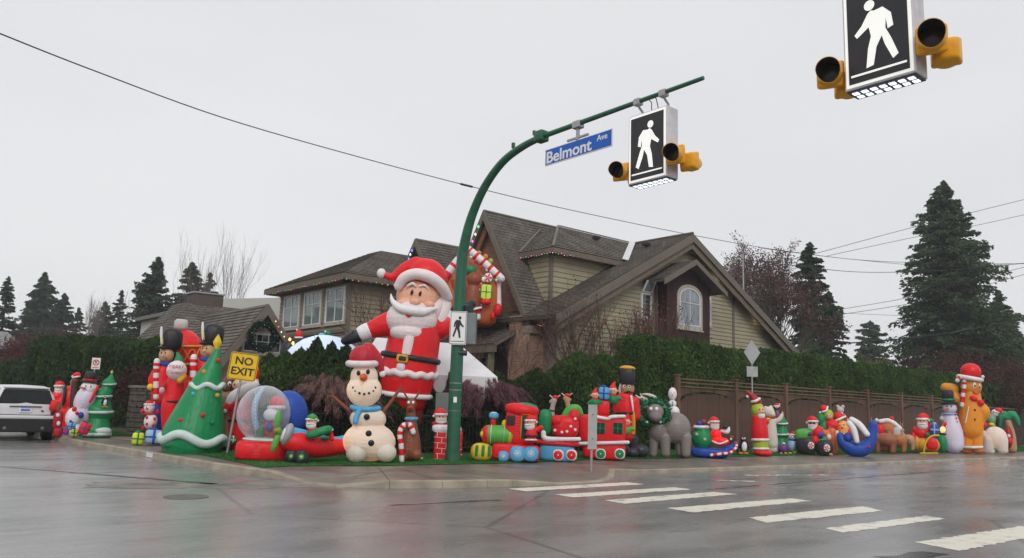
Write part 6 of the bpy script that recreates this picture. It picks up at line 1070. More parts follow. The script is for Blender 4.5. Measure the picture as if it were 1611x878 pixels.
# ---- sled with green sack
f = Fig('blue_sled', 'santa on a blue sled with a big green snowflake sack, by the cedar fence', 'inflatable sled', 1115, 720)
f.p('sled', BLU, E(1116, 712, 31, 8.5, 0, 14, p=3), T((1130, 712, 7), (1150, 706, 6), (1158, 698, 4)), blend=True); f.p('sack', GRN, E(1105, 690, 17.5, 18, 0, 15), E(1104, 676, 12, 7, 0, 11), blend=True); f.p('sack_rim', WHT, R(1103, 672, 11, 10, 2.5))
for u, v in ((1096, 683), (1109, 691)): f.each('snowflake', WHT, *[E(u, v, 3.3, .5, -14.5, .6, a) for a in (0, 60, 120)])
f.each('sack_toy', BLU, E(1101, 667, 4.5, 4.5)); f.each('sack_toy', nylon("wine_nylon", (.35, .03, .1)), E(1107, 664, 4.5, 4.5), E(1093, 670, 4, 3)); santa_head(f, 1124, 667, 7.5, .5, -1, d=-4); f.p('suit', RED, E(1126, 683, 9, 9, -4), E(1133, 694, 15, 6.5, -6, 9), blend=True); f.p('fur_hem', WHT, T((1121, 694, 1.3, -15), (1132, 698, 1.3, -17), (1144, 694, 1.3, -12), seg=6)); f.p('mitten', BLK, E(1141, 672, 4, 3.4, -4)); f.p('toy_boat', WHT, T((1135, 678, 2), (1144, 679, 4), (1147, 673, 1.5), seg=8)); candy(f, [(1119, 716, -16), (1135, 714, -16), (1149, 712, -14), (1158, 704, -10), (1158, 698, -8)], 12, 2.3, 'runner'); f.lamp(1127, 688, 6)
f = Fig('small_reindeer', 'small dark brown reindeer pulling the blue sled', 'inflatable reindeer', 1157, 716); f.p('body', matte("dark_deer", (.06, .03, .025), .6), E(1156, 703, 7, 5), T((1152, 700, 3), (1152, 690, 3)), T((1152, 707, 1.6), (1152, 715, 1.4)), T((1160, 707, 1.6), (1160, 715, 1.4)), blend=True); f.p('head', BRN, E(1151, 689, 3.6, 3.6, -2)); f.each('antler', BRN, T((1150, 686, .7), (1146, 681, .5), seg=5), T((1153, 686, .7), (1157, 681, .5), seg=5)); f.p('muzzle', WHT, E(1150, 691, 2, 1.8, -5))
def penguin(label, u, v, h, base, hat=None, belly=WHT, coat=BLK, back=0.0):
    f = Fig('penguin', label, 'inflatable penguin', base[0], base[1], back=back); r = h/4.6; f.p('body', coat, E(u, v, r*1.05, r*1.6), E(u, v-r*1.7, r*.8, r*.8), blend=True); f.p('belly', belly, E(u+r*.1, v+r*.1, r*.75, r*1.3, -r*.45, r*.7)); f.p('beak', ORG, T((u, v-r*1.7, r*.25, -r*.8), (u, v-r*1.6, r*.08, -r*1.3), seg=6)); f.each('eye', EYEW, E(u-r*.3, v-r*1.9, r*.16, r*.2, -r*.75), E(u+r*.3, v-r*1.9, r*.16, r*.2, -r*.75)); f.each('foot', ORG, E(u-r*.6, v+r*1.7, r*.6, r*.28, -r*.5), E(u+r*.6, v+r*1.7, r*.6, r*.28, -r*.5)); f.each('flipper', coat, E(u-r*1.1, v-r*.2, r*.28, r*.9, 0, r*.5, 15), E(u+r*1.1, v-r*.2, r*.28, r*.9, 0, r*.5, -15))
    if hat: f.p('hat', hat, E(u, v-r*2.4, r*.75, r*.5)); f.p('hat_brim', WHT, R(u, v-r*2.15, r*.75, r*.75, r*.18)); f.p('bobble', WHT, E(u+r*.7, v-r*2.6, r*.22, r*.22))
    return f
penguin('black penguin with orange feet at the front of the sled team', 1170, 702, 30, (1170, 717))
# ---- elf gnome in red suit with lime hood
f = Fig('tall_gnome', 'tall gnome in a lime green hood, red coat and red boots beside the white bear', 'inflatable gnome', 1196, 717)
f.p('coat', RED, T((1194, 660, 11), (1195, 675, 13), (1196, 690, 13), seg=14), T((1199, 662, 6), (1206, 664, 4.5)), blend=True); f.p('fur_hem', WHT, R(1196, 692, 12.5, 12, 2.4)); f.p('trousers', LIME, T((1197, 694, 12), (1197, 704, 12), seg=14)); f.p('boot_fur', WHT, R(1197, 706, 12, 12, 1.8)); f.p('boot', RED, E(1197, 712, 13, 6, -3, 12), E(1206, 713, 9, 5, -4, 9), blend=True)
h = f.p('hood', LIME, E(1192, 645, 10.5, 12.5)); f.p('face', SKIN, E(1197, 647, 6.5, 8, -6, 6)); f.p('beard', WHT, E(1198, 654, 6, 5, -8, 4)); f.p('nose', SKIN, E(1200, 648, 2, 1.8, -12)); f.each('eye', EYEB, E(1195, 644, .9, 1.2, -12), E(1200, 644, .9, 1.2, -11)); f.p('hat', DRED, T((1190, 632, 8), (1184, 624, 5), (1177, 618, 3), seg=12)); f.p('hat_brim', WHT, T((1183, 632, 2, -5), (1189, 631, 2.2, -9), (1195, 627, 2, -6), seg=8)); f.p('bobble', WHT, E(1176, 624, 2.6, 2.6))
f = Fig('white_bear', 'upright white bear with red scarf right of the tall gnome', 'inflatable bear', 1213, 713); f.p('body', CREAM, T((1212, 662, 8), (1213, 680, 9.5), (1215, 698, 9), seg=14), E(1216, 707, 10, 6), T((1217, 664, 4.5), (1226, 660, 3.8), (1230, 653, 3)), blend=True); f.p('head', CREAM, E(1210, 648, 9, 8.5), E(1216, 652, 5, 4, -4), E(1204, 641, 2.8, 2.8), E(1213, 640, 2.8, 2.8), blend=True); f.p('scarf', DRED, R(1211, 657, 7.5, 7.5, 1.8)); f.p('nose', EYEB, E(1220, 651, 1.4, 1.2, -5)); f.p('bow', YEL, E(1209, 659, 4, 2, -8))
penguin('dark penguin with santa hat up behind the white bear', 1222, 652, 28, (1222, 712), RED, nylon("plum_belly", (.25, .08, .18)), back=.3)
def puffy_tree(label, tiers, base, star=None, trim=WHT, mat=GRN, cat='inflatable tree', back=0.0, name='inflatable_tree'):
    """tiers: (u, v, r) of the widest ring of each tier from top, first entry the tip"""
    f = Fig(name, label, cat, *base, back=back); tu, tv, _ = tiers[0]
    for i in range(1, len(tiers)):
        u0, v0, r0 = tiers[i-1]; u1, v1, r1 = tiers[i]; f.p('tier', mat, T((u0, v0-(3 if i > 1 else 0), max(1.2, r0*.55)), ((u0+u1)/2, (v0+v1)/2, (max(1, r0*.6)+r1)/2), (u1, v1-r1*.25, r1*.97), (u1, v1, r1*.9), seg=20)) if i < 99 else 0
        if trim and i < len(tiers): f.p('snow_trim', trim, R(u1, v1-1, r1*.98, r1*.96, max(1.4, r1*.13), 0, 1.0))
    if star: f.p('star', YEL, E(tu, tv-star*.7, star*.7, star, 0, star*.35, p=1.1))
    return f
puffy_tree('small green inflatable tree between the white bear and the green tractor', [(1231, 652, 1), (1231, 667, 8), (1230, 684, 11), (1229, 703, 13)], (1230, 712), 3)
f = Fig('purple_ball', 'round purple ball shaped bird in front of the small tree', 'inflatable ball', 1232, 714); f.p('ball', PUR, E(1232, 706, 9, 8.5)); f.p('snow_cap', WHT, E(1233, 698, 3, 2)); f.each('foot', YEL, E(1229, 713, 2.5, 1.3, -5), E(1236, 713, 2.5, 1.3, -5))
f = Fig('blue_coat_snowman', 'little snowman in pale blue coat left of the tractor wheel', 'inflatable snowman', 1247, 714); f.p('body', PALEB, E(1246, 700, 7.5, 11)); f.p('head', WHT, E(1247, 687, 6.5, 5.5)); f.p('scarf', BLU, R(1247, 692, 5.5, 5.5, 1.4)); f.p('hat', RED, E(1249, 682, 5.5, 3.4)); f.p('hat_brim', WHT, R(1248, 684, 5.5, 5.5, 1.1)); f.each('eye', EYEB, E(1245, 687, .8, .8, -6), E(1249, 687, .8, .8, -6)); f.p('carrot_nose', CARROT, T((1247, 689, .9, -6), (1245, 690, .3, -9), seg=5)); f.each('foot', YEL, E(1243, 713, 3.5, 1.6, -4), E(1250, 712, 3, 1.6, -3)); f.p('tray', WHT, E(1258, 690, 8, 2, -2))
# ---- tractor
f = Fig('green_tractor', 'green tractor with black peppermint wheels driven by santa in sunglasses', 'inflatable tractor', 1285, 716)
f.p('bonnet', LGRN, E(1266, 684, 16, 10, 0, 11, -8, p=3)); f.p('fender', GRN, E(1290, 697, 12, 11, 2, 11, p=3)); f.p('frame', GRN, E(1284, 703, 20, 8, 4, 9, p=3)); f.p('headlight', LIME, E(1255, 680, 3, 3, -4))
for u, v, r, hu in ((1268, 701, 15, 8), (1297, 705, 13, 4)):
    w = f.p('wheel', BLK, E(u, v, r*1.1, r, -6, 7, p=2.5)); hb = f.p('peppermint_hub', WHT, E(u+hu, v, 5.2, 6, -13, 1.6)); f.each('stripe', RED, *[E(u+hu+2.7*math.cos(a), v+3*math.sin(a), 2.3, .9, -14.6, .5, math.degrees(a)) for a in np.linspace(0, 2*PI, 6)[:-1]], parent=hb)
santa_head(f, 1279, 667, 8, -.4, -1, d=-3, glasses=EYEB); f.p('suit', RED, E(1286, 680, 10, 11, -3), E(1282, 692, 7, 8, -6), blend=True); f.p('mitten', PUR, E(1275, 683, 4, 3.5, -12)); f.p('gift_ball', BLU, E(1291, 684, 5.5, 5.5, -8)); f.p('wheel_foot', TAN, E(1307, 715, 3.5, 2.4, -10))
f = Fig('green_elf', 'elf in lime green hood with a red sack up behind the tractor', 'inflatable elf', 1300, 713, back=.5); f.p('coat', GRN, E(1292, 660, 9, 12), E(1296, 675, 10, 16), E(1294, 697, 10, 16), blend=True); f.p('hood', LIME, E(1303, 653, 8.5, 9)); f.p('face', SKIN, E(1304, 655, 5, 5, -5, 5)); f.each('eye', EYEB, E(1302, 653, .7, .9, -10), E(1306, 653, .7, .9, -10)); f.p('hat', RED, E(1296, 643, 7, 6)); f.p('hat_brim', WHT, T((1294, 648, 1.6, -6), (1300, 646, 1.6, -7), (1302, 640, 1.6, -4), seg=6)); f.p('sack', RED, E(1308, 670, 12, 11, -2), E(1307, 694, 9, 18, 2), blend=True); f.p('lining', CREAM, E(1290, 649, 2, 2, -6))
f = Fig('orange_reindeer', 'orange brown reindeer between the tractor and the blue boat', 'inflatable reindeer', 1306, 715); f.p('body', nylon("rust_nylon", (.55, .16, .05)), E(1300, 685, 11, 9), T((1309, 680, 7), (1311, 700, 6.5), (1312, 710, 6)), blend=True); f.p('muzzle', PINKW, E(1304, 688, 4, 5, -9)); f.p('patch', WHT, E(1317, 683, 3, 6, -3)); f.p('nose', CARROT, E(1299, 683, 2, 2, -10)); f.each('antler', TAN, T((1297, 678, 1), (1293, 672, .7), seg=5), T((1303, 677, 1), (1306, 671, .7), seg=5)); f.lamp(1301, 686, 4)
f = Fig('seated_bear', 'seated golden bear in red shirt and santa hat above the blue boat', 'inflatable bear', 1330, 713); f.p('body', nylon("honey_nylon", (.85, .50, .16), thin=.35), E(1326, 673, 11, 12), E(1327, 692, 11, 17), blend=True); f.p('shirt', RED, E(1336, 679, 6, 9)); f.p('shirt_sleeve', RED, E(1313, 668, 6, 9, 0, 6, -20)); f.p('hat', RED, E(1319, 655, 9, 7, 0, 8, -20)); f.p('hat_brim', WHT, T((1312, 663, 1.8, -6), (1320, 660, 2, -9), (1328, 656, 1.8, -6), seg=8)); f.each('eye', EYEB, E(1321, 669, .9, 1.1, -11), E(1328, 668, .9, 1.1, -11)); f.p('nose', EYEB, E(1325, 673, 1.5, 1.1, -12)); f.each('ear', GOLD, E(1316, 664, 2.5, 2.5), E(1334, 663, 2.5, 2.5)); f.lamp(1326, 674, 6)
f = Fig('grey_mouse', 'small grey mouse with striped scarf behind the golden bear', 'inflatable mouse', 1322, 713, back=.4); f.p('body', GRYN, E(1327, 658, 5, 8), E(1327, 685, 6, 26), blend=True); f.p('head', SILV, E(1322, 645, 6, 5.5)); f.each('ear', SILV, E(1318, 640, 3, 3), E(1326, 640, 3, 3)); candy(f, [(1324, 650, -6), (1330, 656, -6), (1335, 662, -6)], 5, 1.5, 'scarf')
f = Fig('blue_boat', 'deep blue curled boat sleigh with white legs hanging over its side', 'inflatable sleigh', 1350, 718); f.p('hull', BLU, T((1322, 686, 6), (1328, 697, 10), (1342, 706, 12), (1358, 706, 11.5), (1368, 696, 9), (1373, 682, 7), (1374, 668, 6.5), seg=18)); f.p('bow_scroll', BLU, E(1334, 688, 7, 8, -6)); f.each('white_leg', WHT, T((1336, 666, 4.5, -8), (1343, 676, 5, -10), (1348, 694, 4, -12), seg=10), T((1340, 660, 4.5), (1352, 668, 5, -2), (1364, 683, 4.5, -6), seg=10)); f.p('tan_saddle', TAN, E(1339, 664, 5, 6, 3)); f.p('emblem', RED, E(1367, 703, 2.2, 1.6, -11, 1))
# ---- horse team and sleigh at the far fence
def deer4(label, u, v, L, H, mat, base, face=-1, back=0.0, name='team_reindeer'):
    f = Fig(name, label, 'inflatable reindeer', *base, back=back); f.p('body', mat, E(u, v, L, H*.36), T((u+face*L*.8, v-1, H*.2), (u+face*L*1.15, v-H*.5, H*.14)), *[T((u+a*L, v+H*.1, H*.13, d_), (u+a*L+face, v+H*.62, H*.09, d_), seg=8) for a, d_ in ((-.75, -3), (-.6, 3), (.6, -3), (.78, 3))], blend=True); h = f.p('head', mat, E(u+face*L*1.25, v-H*.6, H*.24, H*.16, 0, H*.15, 15*face)); f.each('antler', TAN, T((u+face*L*1.15, v-H*.7, .9), (u+face*L*1.0, v-H*1.1, .6), seg=5), T((u+face*L*1.3, v-H*.7, .9), (u+face*L*1.35, v-H*1.15, .6), seg=5), parent=h); f.p('harness', RED, R(u, v, 1.2, H*.36, 1.1), parent=h); return f
RUST = nylon("chestnut_nylon", (.34, .12, .06)); deer4('chestnut reindeer at the front of the team beside the blue boat', 1394, 692, 17, 30, RUST, (1394, 713)); deer4('chestnut reindeer second in the team', 1413, 693, 14, 28, nylon("warm_brown_nylon", (.42, .16, .06)), (1413, 713), back=.3); deer4('tan reindeer nearest the gold sleigh', 1430, 692, 10, 24, TAN, (1432, 713), back=.15)
f = Fig('red_wagon', 'red wagon seat with brown back and white snow roof above the reindeer team', 'inflatable wagon', 1390, 712, back=.5); f.p('seat', RED, E(1384, 678, 8, 11, 0, 8, p=3)); f.p('back', nylon("rust_nylon", (.55, .16, .05)), E(1397, 677, 12, 12, 2, 8, p=3)); f.p('base', BRN, E(1392, 698, 16, 14, 3, 8, p=4)); f.p('snow_roof', WHT, T((1385, 663, 3.5), (1398, 662, 4), (1408, 667, 3.5), (1416, 674, 3), seg=10)); f.p('pompom', WHT, E(1379, 661, 3, 3)); f.p('red_cap', RED, E(1403, 658, 4, 3)); f.p('silver_panel', SILV, E(1411, 681, 6, 9, -2, 4, p=4))
f = Fig('gold_sleigh', 'santa raising a green mitten in a red and gold sleigh beside the reindeer team', 'inflatable sleigh', 1452, 713)
f.p('sleigh', GOLD, E(1441, 696, 8, 13, 0, 10), E(1452, 699, 12, 12, 0, 11), E(1466, 700, 13, 12, 0, 11), blend=True); f.p('red_panel', RED, E(1466, 698, 10, 11, -9, 4, -25)); f.p('red_sash', RED, E(1437, 690, 4, 10, -8, 4)); f.p('gold_scroll', YEL, T((1453, 712, 1.0, -10), (1457, 695, 1.3, -11), (1466, 686, 1.3, -11), (1477, 685, 1.1, -10), seg=8)); f.p('runner', YEL, T((1448, 713, 1.2, -10), (1475, 713, 1.2, -10), seg=6))
santa_head(f, 1451, 664, 9, 0, 1, d=-2); f.p('suit', RED, E(1449, 681, 12, 10, 0), T((1458, 676, 5), (1464, 668, 4)), T((1440, 676, 5), (1437, 683, 4)), blend=True); f.p('mitten', GRN, E(1464, 662, 4.5, 4)); f.p('mitten', GRN, E(1459, 684, 3.6, 3.6, -9)); gift(f, 1470, 676, 7, 9, BLU, PALEB, -2)
f = Fig('green_ornament', 'standing green ornament with a lit white bulb between the sleigh and the top hat snowman', 'inflatable ornament', 1482, 713); f.p('ball', GRN, E(1482, 698, 8.5, 14.5)); f.p('neck', matte("dark_cap", (.02, .03, .02), .5), E(1483, 683, 6, 2.5)); f.p('bulb_globe', nylon("lit_cream", (.9, .75, .5), thin=.6), E(1483, 676, 4.6, 5.2)); f.lamp(1483, 676, 1.2)
f = Fig('top_hat_snowman', 'tall lavender white snowman in black top hat standing against the gingerbread man', 'inflatable snowman', 1498, 713); f.p('body', LAV, T((1496, 660, 11), (1498, 680, 15), (1500, 698, 15), seg=20)); h = f.p('head', LAV, E(1494, 642, 11.5, 9.5)); c = f.p('top_hat', BLK, E(1491, 622, 9.5, 9, 0, 9, p=4)); f.p('hat_brim', BLK, E(1493, 634, 15, 3, 0, 14, -3), parent=c); f.p('hat_band', GRN, R(1492, 629, 9.5, 9.5, 2), parent=c); f.p('neck_scarf', PALEB, R(1494, 651, 10, 10, 1.6)); f.each('berry', RED, *[E(1504+k*.8, 652+6*k, 1.6, 1.6, -8) for k in range(4)]); f.p('glove', SILV, E(1482, 659, 4.4, 4.4, -3)); f.p('sleeve', PALEB, T((1484, 652, 2.5), (1482, 657, 2.5), seg=8)); f.p('red_star', RED, E(1488, 668, 6, 5.5, -10, 1.5, 10, p=.9)); f.p('carrot_nose', CARROT, T((1491, 643, 1.6, -10), (1485, 645, .4, -15), seg=6), parent=h); f.each('eye', EYEB, E(1490, 639, 1.1, 1.3, -10.5), E(1497, 639, 1.1, 1.3, -10.5), parent=h); f.lamp(1499, 690, 3, col=(.8, .75, 1))
# ---- gingerbread man
f = Fig('gingerbread_man', 'tall orange gingerbread man in red santa hat holding a candy cane at the right', 'inflatable gingerbread man', 1528, 714, back=.25)
f.p('body', GLBR, T((1529, 622, 13), (1528, 650, 17), (1528, 675, 17), seg=18), T((1521, 675, 9), (1521, 702, 8.5)), T((1537, 675, 9), (1537, 702, 8.5)), T((1519, 636, 10), (1505, 628, 9), (1496, 616, 8.5)), T((1498, 612, 9), (1488, 610, 8)), T((1540, 640, 10), (1547, 648, 10), (1544, 657, 8)), blend=True); h = f.p('head', GLBR, E(1528, 608, 17, 16, 0, 14)); f.p('icing_hem', WHT, R(1529, 703, 16, 11, 2.2, 0, 1)); f.each('foot', nylon("deep_orange", (.62, .17, .02)), E(1520, 709, 10, 5, -3), E(1538, 709, 10, 5, -3))
hat = f.p('hat', RED, E(1527, 585, 17, 14, 0, 15)); f.p('hat_brim', WHT, R(1526, 595, 18, 16, 3.6, 3), parent=hat); f.p('bobble', WHT, E(1546, 593, 3, 3, -4), parent=hat); f.each('eye', EYEW, E(1533, 606, 2.5, 5, -13, 1), E(1541, 608, 1.6, 4, -10, 1), parent=h); f.each('pupil', EYEB, E(1534, 607, 1.2, 2, -14.4, .6), E(1541.5, 609, .9, 2, -11.4, .6), parent=h); f.p('smile', RED, T((1531, 616, 1.1, -13), (1536, 619, 1.3, -13), (1542, 616, 1, -10), seg=6), parent=h)
f.each('bow', RED, E(1532, 627, 7, 4.5, -14, 4, 25), E(1543, 634, 6, 5, -12, 4, 30)); f.each('button', EYEB, E(1534, 645, 1.4, 2, -17, .7), E(1534, 660, 1.4, 2, -17, .7)); candy(f, [(1513, 638, -12), (1515, 622, -12), (1517, 608, -12), (1517, 598, -12), (1511, 594, -12), (1506, 599, -12)], 11, 3.2); f.p('icing_line', WHT, T((1524, 640, .8, -17), (1519, 665, .8, -18), seg=5)); f.lamp(1529, 660, 6); f.lamp(1528, 690, 3)
f = Fig('polar_bear', 'white polar bear on all fours, lit from inside, right of the gingerbread man', 'inflatable bear', 1566, 714); f.p('body', nylon("lit_polar_white", (.82, .78, .76), thin=.35), E(1566, 688, 19, 17, 0, 15), T((1556, 692, 9, -6), (1555, 706, 8, -6)), T((1576, 692, 9, -2), (1577, 706, 8, -2)), E(1556, 710, 10, 4.5, -8), E(1578, 709, 9, 4.5, -4), blend=True); f.p('head', CREAM, E(1549, 686, 8, 8.5, -3)); f.p('nose', EYEB, E(1543, 686, 2, 2, -8)); f.each('ear', CREAM, E(1546, 678, 2.5, 2.5), E(1554, 678, 2.5, 2.5)); f.p('scarf', BLU, R(1551, 694, 7, 8, 2, 2)); f.p('red_cap', RED, E(1545, 668, 9, 5)); f.lamp(1560, 686, 4)
f = Fig('palm_tree', 'green palm tree inflatable with tan trunk at the right end of the row', 'inflatable palm', 1588, 712); f.p('trunk', TAN, T((1592, 706, 7), (1591, 685, 6), (1586, 664, 4.5), seg=12)); f.each('frond', nylon("palm_green", (.015, .30, .13)), T((1586, 658, 4), (1577, 655, 5), (1572, 664, 4), (1574, 671, 2), seg=10), T((1586, 658, 4), (1594, 653, 5), (1600, 660, 4), (1603, 668, 2), seg=10), T((1586, 658, 4), (1588, 651, 4.5), (1596, 650, 3), seg=10), T((1586, 658, 4), (1580, 651, 4.5), (1573, 652, 2.5), seg=10)); f.p('red_figure', DRED, E(1586, 688, 8, 18, -6)); f.p('mitten', RED, E(1588, 694, 6, 6, -12)); f.p('white_ball', WHT, E(1587, 686, 3, 3, -16))
f = Fig('parrot_penguin', 'green and grey penguin with santa hat sitting above the polar bear', 'inflatable penguin', 1563, 712, back=.3); f.p('body', nylon("sage_nylon", (.22, .40, .25)), E(1560, 660, 8, 10), E(1562, 688, 10, 24), blend=True); f.p('head', PINKW, E(1565, 650, 6, 6)); f.p('hat', RED, E(1571, 646, 7, 4.5, 0, 5, 15)); f.p('hat_brim', WHT, R(1567, 648, 5.5, 5.5, 1.2, 1)); f.p('bobble', WHT, E(1576, 648, 1.8, 1.8)); f.p('beak', YEL, E(1560, 668, 5, 3, -8)); f.p('wing', BLK, E(1570, 663, 3, 9, -3, 3, 10)); f.each('eye', EYEB, E(1563, 649, .8, 1, -5.6), E(1567, 649, .8, 1, -5.6))
# ---- left group, along the side street
f = Fig('leaning_snowman', 'big grey white snowman in black top hat leaning behind the green tree at far left', 'inflatable snowman', 132, 688); f.p('body', LAV, E(134, 628, 17, 24, 4, 15, 15), E(128, 655, 14, 26, 4, 13), blend=True); h = f.p('head', WHT, E(140, 611, 14, 12, 2)); c = f.p('top_hat', BLK, E(142, 593, 9, 9, 2, 9, 6, p=4)); f.p('hat_brim', BLK, E(140, 601, 14, 2.5, 2, 13, 5), parent=c); f.p('hat_band', RED, R(141, 598, 9.5, 9, 1.6, 1, 0, 2), parent=c); f.p('carrot_nose', CARROT, T((133, 611, 2, -10), (125, 609, .5, -12), seg=8), parent=h); f.each('eye', EYEB, E(135, 607, 1, 1.4, -10.5), E(143, 608, 1, 1.4, -11), parent=h); f.p('candy_arm', RED, T((154, 608, 2, -6), (148, 620, 2, -8), (141, 632, 2, -8), seg=8))
f = Fig('red_santa', 'red santa with raised green mitten right behind the white car', 'inflatable santa', 95, 684, dep=36); santa_head(f, 93, 611, 7.5, -.2, 1); f.p('suit', RED, E(91, 623, 12, 8.5), E(94, 645, 12, 26), blend=True); f.p('mitten', GRN, T((98, 611, 3, -3), (105, 611, 4, -3), (112, 610, 2.5, -3), seg=10)); f.lamp(92, 622, 3)
f = Fig('red_present_sack', 'large bulging deep red sack with black belt between the red santa and the leaning snowman', 'inflatable sack', 108, 686, dep=35.5); f.p('sack', RED, E(109, 628, 14, 22), E(108, 655, 14, 28), blend=True); f.p('belt', BLK, T((103, 609, 2.2, -12), (101, 626, 2.6, -14), (99, 636, 2, -13), seg=8)); f.p('fold', WHT, T((116, 619, 1.4, -13), (120, 617, 1.6, -12), (123, 622, 1.2, -11), seg=6))
f = Fig('gift_stack', 'stack of red and green gifts with white faces at the rear corner of the car', 'inflatable gifts', 91, 687); f.p('gift_box', RED, E(86, 638, 8, 9, 0, 8, 8, p=4)); f.p('green_bow', GRN, E(92, 640, 3.5, 8, -4)); f.p('gift_box', DRED, E(91, 661, 8, 15, 0, 8, p=4)); f.each('face_print', WHT, E(91, 653, 3, 3, -8, .8), E(92, 666, 3, 3.4, -8, .8)); f.p('gift_base', DRED, E(91, 680, 8, 8, 0, 8, p=4))
f = Fig('spotted_snowball', 'round white snowball body with red mittens in front of the leaning snowman', 'inflatable snowman', 118, 688); f.p('ball', WHT, E(116, 657, 14, 17), E(118, 676, 12, 12), blend=True); f.each('mitten_print', RED, E(117, 644, 4, 4.5, -9, 4), E(121, 650, 3, 3, -12, 3)); f.p('button', EYEB, E(111, 663, 2.2, 2.2, -13, 1)); f.p('blue_ball', BLU, E(127, 653, 5, 5, -10))
f = Fig('reindeer_on_top', 'small brown reindeer in a santa hat perched between the red santa and the top hat', 'inflatable reindeer', 117, 687, back=.4); f.p('body', matte("dark_deer", (.06, .03, .025), .6), T((117, 603, 4.5), (116, 620, 5), (116, 650, 6), seg=10)); f.p('head', BRN, E(118, 598, 5.5, 4.5)); f.p('hat', RED, E(121, 590, 6.5, 4.5, 0, 5, -10)); f.p('hat_brim', WHT, R(120, 593, 5.5, 5, 1.3, -1)); f.p('bobble', WHT, E(114, 592, 1.8, 1.8)); f.p('antler', TAN, T((115, 595, 1), (112, 600, 1), (112, 607, .8), seg=5))
f = puffy_tree('green inflatable tree with mint white snow tiers and a penguin, left of the stone pillar', [(176, 588, 2), (172, 605, 10.5), (163, 624, 13), (158, 649, 19.5), (152, 684, 22)], (152, 688), 3.5, MINT); f.p('snow_base', MINT, E(157, 678, 19, 8.5, -6, 16)); f.lamp(160, 660, 3, col=(.7, 1, .8))
penguin('white bellied penguin with black cap hugging the left green tree', 165, 633, 19, (160, 689))
f = Fig('gift_pile', 'pile of blue, yellow and red gifts at the foot of the left green tree', 'inflatable gifts', 120, 690); gift(f, 113, 671, 6, 6, SKYB, BLU); gift(f, 104, 678, 5, 6, BLU, RED); gift(f, 117, 681, 6, 6, LIME, BLK, -8); gift(f, 133, 674, 9, 9.5, RED, PUR, -4, rot=15)
f = Fig('polka_snowman', 'small white snowman with red dots and red santa hat standing on gifts', 'inflatable snowman', 236, 698); snowball_man(f, [(237, 663, 11, 13), (235, 642, 9, 9)], WHT, 'santa', (-1, 0), False); f.each('red_dot', RED, *[E(u, v, 2.4, 2.5, -9, 1.5) for u, v in ((231, 657), (231, 667), (241, 669), (225, 673), (243, 659))]); f.each('mitten', RED, E(224, 647, 3, 4), E(248, 648, 3, 4)); f.p('scarf', RED, R(235, 651, 8, 8, 1.4))
f = Fig('gift_pair', 'yellow gift and large pale blue gift under the polka dot snowman', 'inflatable gifts', 228, 700); gift(f, 217, 690, 9.5, 9.5, nylon("lemon_nylon", (.72, .78, .03)), GRN, -3); gift(f, 242, 687, 14, 11, PALEB, BLU, 2); gift(f, 257, 702, 5, 6, BLU, BLK, -3)
f = Fig('small_standing_santa', 'small santa with white beard just right of the polka dot snowman', 'inflatable santa', 265, 692); santa_head(f, 263, 637, 8.5, -.3, 1); f.p('suit', RED, E(265, 655, 10, 12), E(266, 672, 9, 14), blend=True); f.p('belt', BLK, R(265, 658, 10, 10, 1.8)); f.each('boot', BLK, E(261, 689, 4.5, 4), E(270, 689, 4.5, 4)); f.p('mitten', MINT, E(254, 644, 3.4, 5, -4)); f.p('hem', WHT, R(265, 664, 10, 10, 1.8))
def soldier(label, hu, hv, base, bu, back=0.0, name='toy_soldier'):
    f = Fig(name, label, 'inflatable soldier', *base, back=back); f.p('coat', RED, T((bu, hv+48, 14), (bu-2, hv+70, 16), (bu-3, hv+88, 15), seg=18), T((bu-12, hv+50, 7), (bu-17, hv+62, 7), (bu-16, hv+72, 6)), T((bu+12, hv+50, 7), (bu+16, hv+64, 6)), blend=True); f.each('leg', BLU, T((bu-9, hv+98, 8), (bu-9, hv+135, 8), seg=12), T((bu+6, hv+98, 8), (bu+6, hv+135, 8), seg=12)); f.each('boot', BLK, E(bu-9, hv+146, 8, 8), E(bu+6, hv+146, 8, 8)); f.p('belt', BLK, R(bu-2, hv+76, 16, 15, 2.2))
    h = f.p('head', nylon("tanned_face", (.62, .38, .20)), E(hu-9, hv+22, 12.5, 13)); f.p('hair', BLK, E(hu-1, hv+20, 9, 14, 4)); f.p('collar', BLU, R(hu-9, hv+36, 10, 10, 3.6)); f.p('eye', EYEB, E(hu-17, hv+18, 1, 1.6, -9), parent=h); f.p('eye', EYEB, E(hu-11, hv+18, 1, 1.6, -12), parent=h); f.p('cheek', nylon("cheek_red", (.6, .10, .08)), E(hu-10, hv+26, 2.6, 2.6, -11.4, 1), parent=h); f.p('nose', SKIN, E(hu-15, hv+22, 2, 2, -12), parent=h)
    c = f.p('bearskin', BLK, E(hu, hv-3, 17, 18, 0, 16, p=3)); f.p('peak', BLK, E(hu-14, hv+10, 9, 3, -6, 10), parent=c); f.p('feather', WHT, T((hu-16, hv+4, 2.2, -6), (hu-17, hv-12, 2.4, -6), (hu-17, hv-22, 1.5, -6), seg=8), parent=c); f.p('gold_braid', YEL, T((hu-15, hv-6, 1.6, -9), (hu-14, hv+4, 1.8, -10), seg=6), parent=c); f.p('glove', YEL, E(bu-20, hv+72, 6, 5.5, -6)); f.p('glove', YEL, E(bu+15, hv+70, 6, 5.5, -6)); return f
f = soldier('toy soldier in red coat and black bearskin hat, left of the pair', 271, 537, (256, 698), 257, back=.5); candy(f, [(246, 625, -12), (246, 600, -12), (246, 580, -12), (247, 568, -12)], 9, 4.6, 'striped_baton')
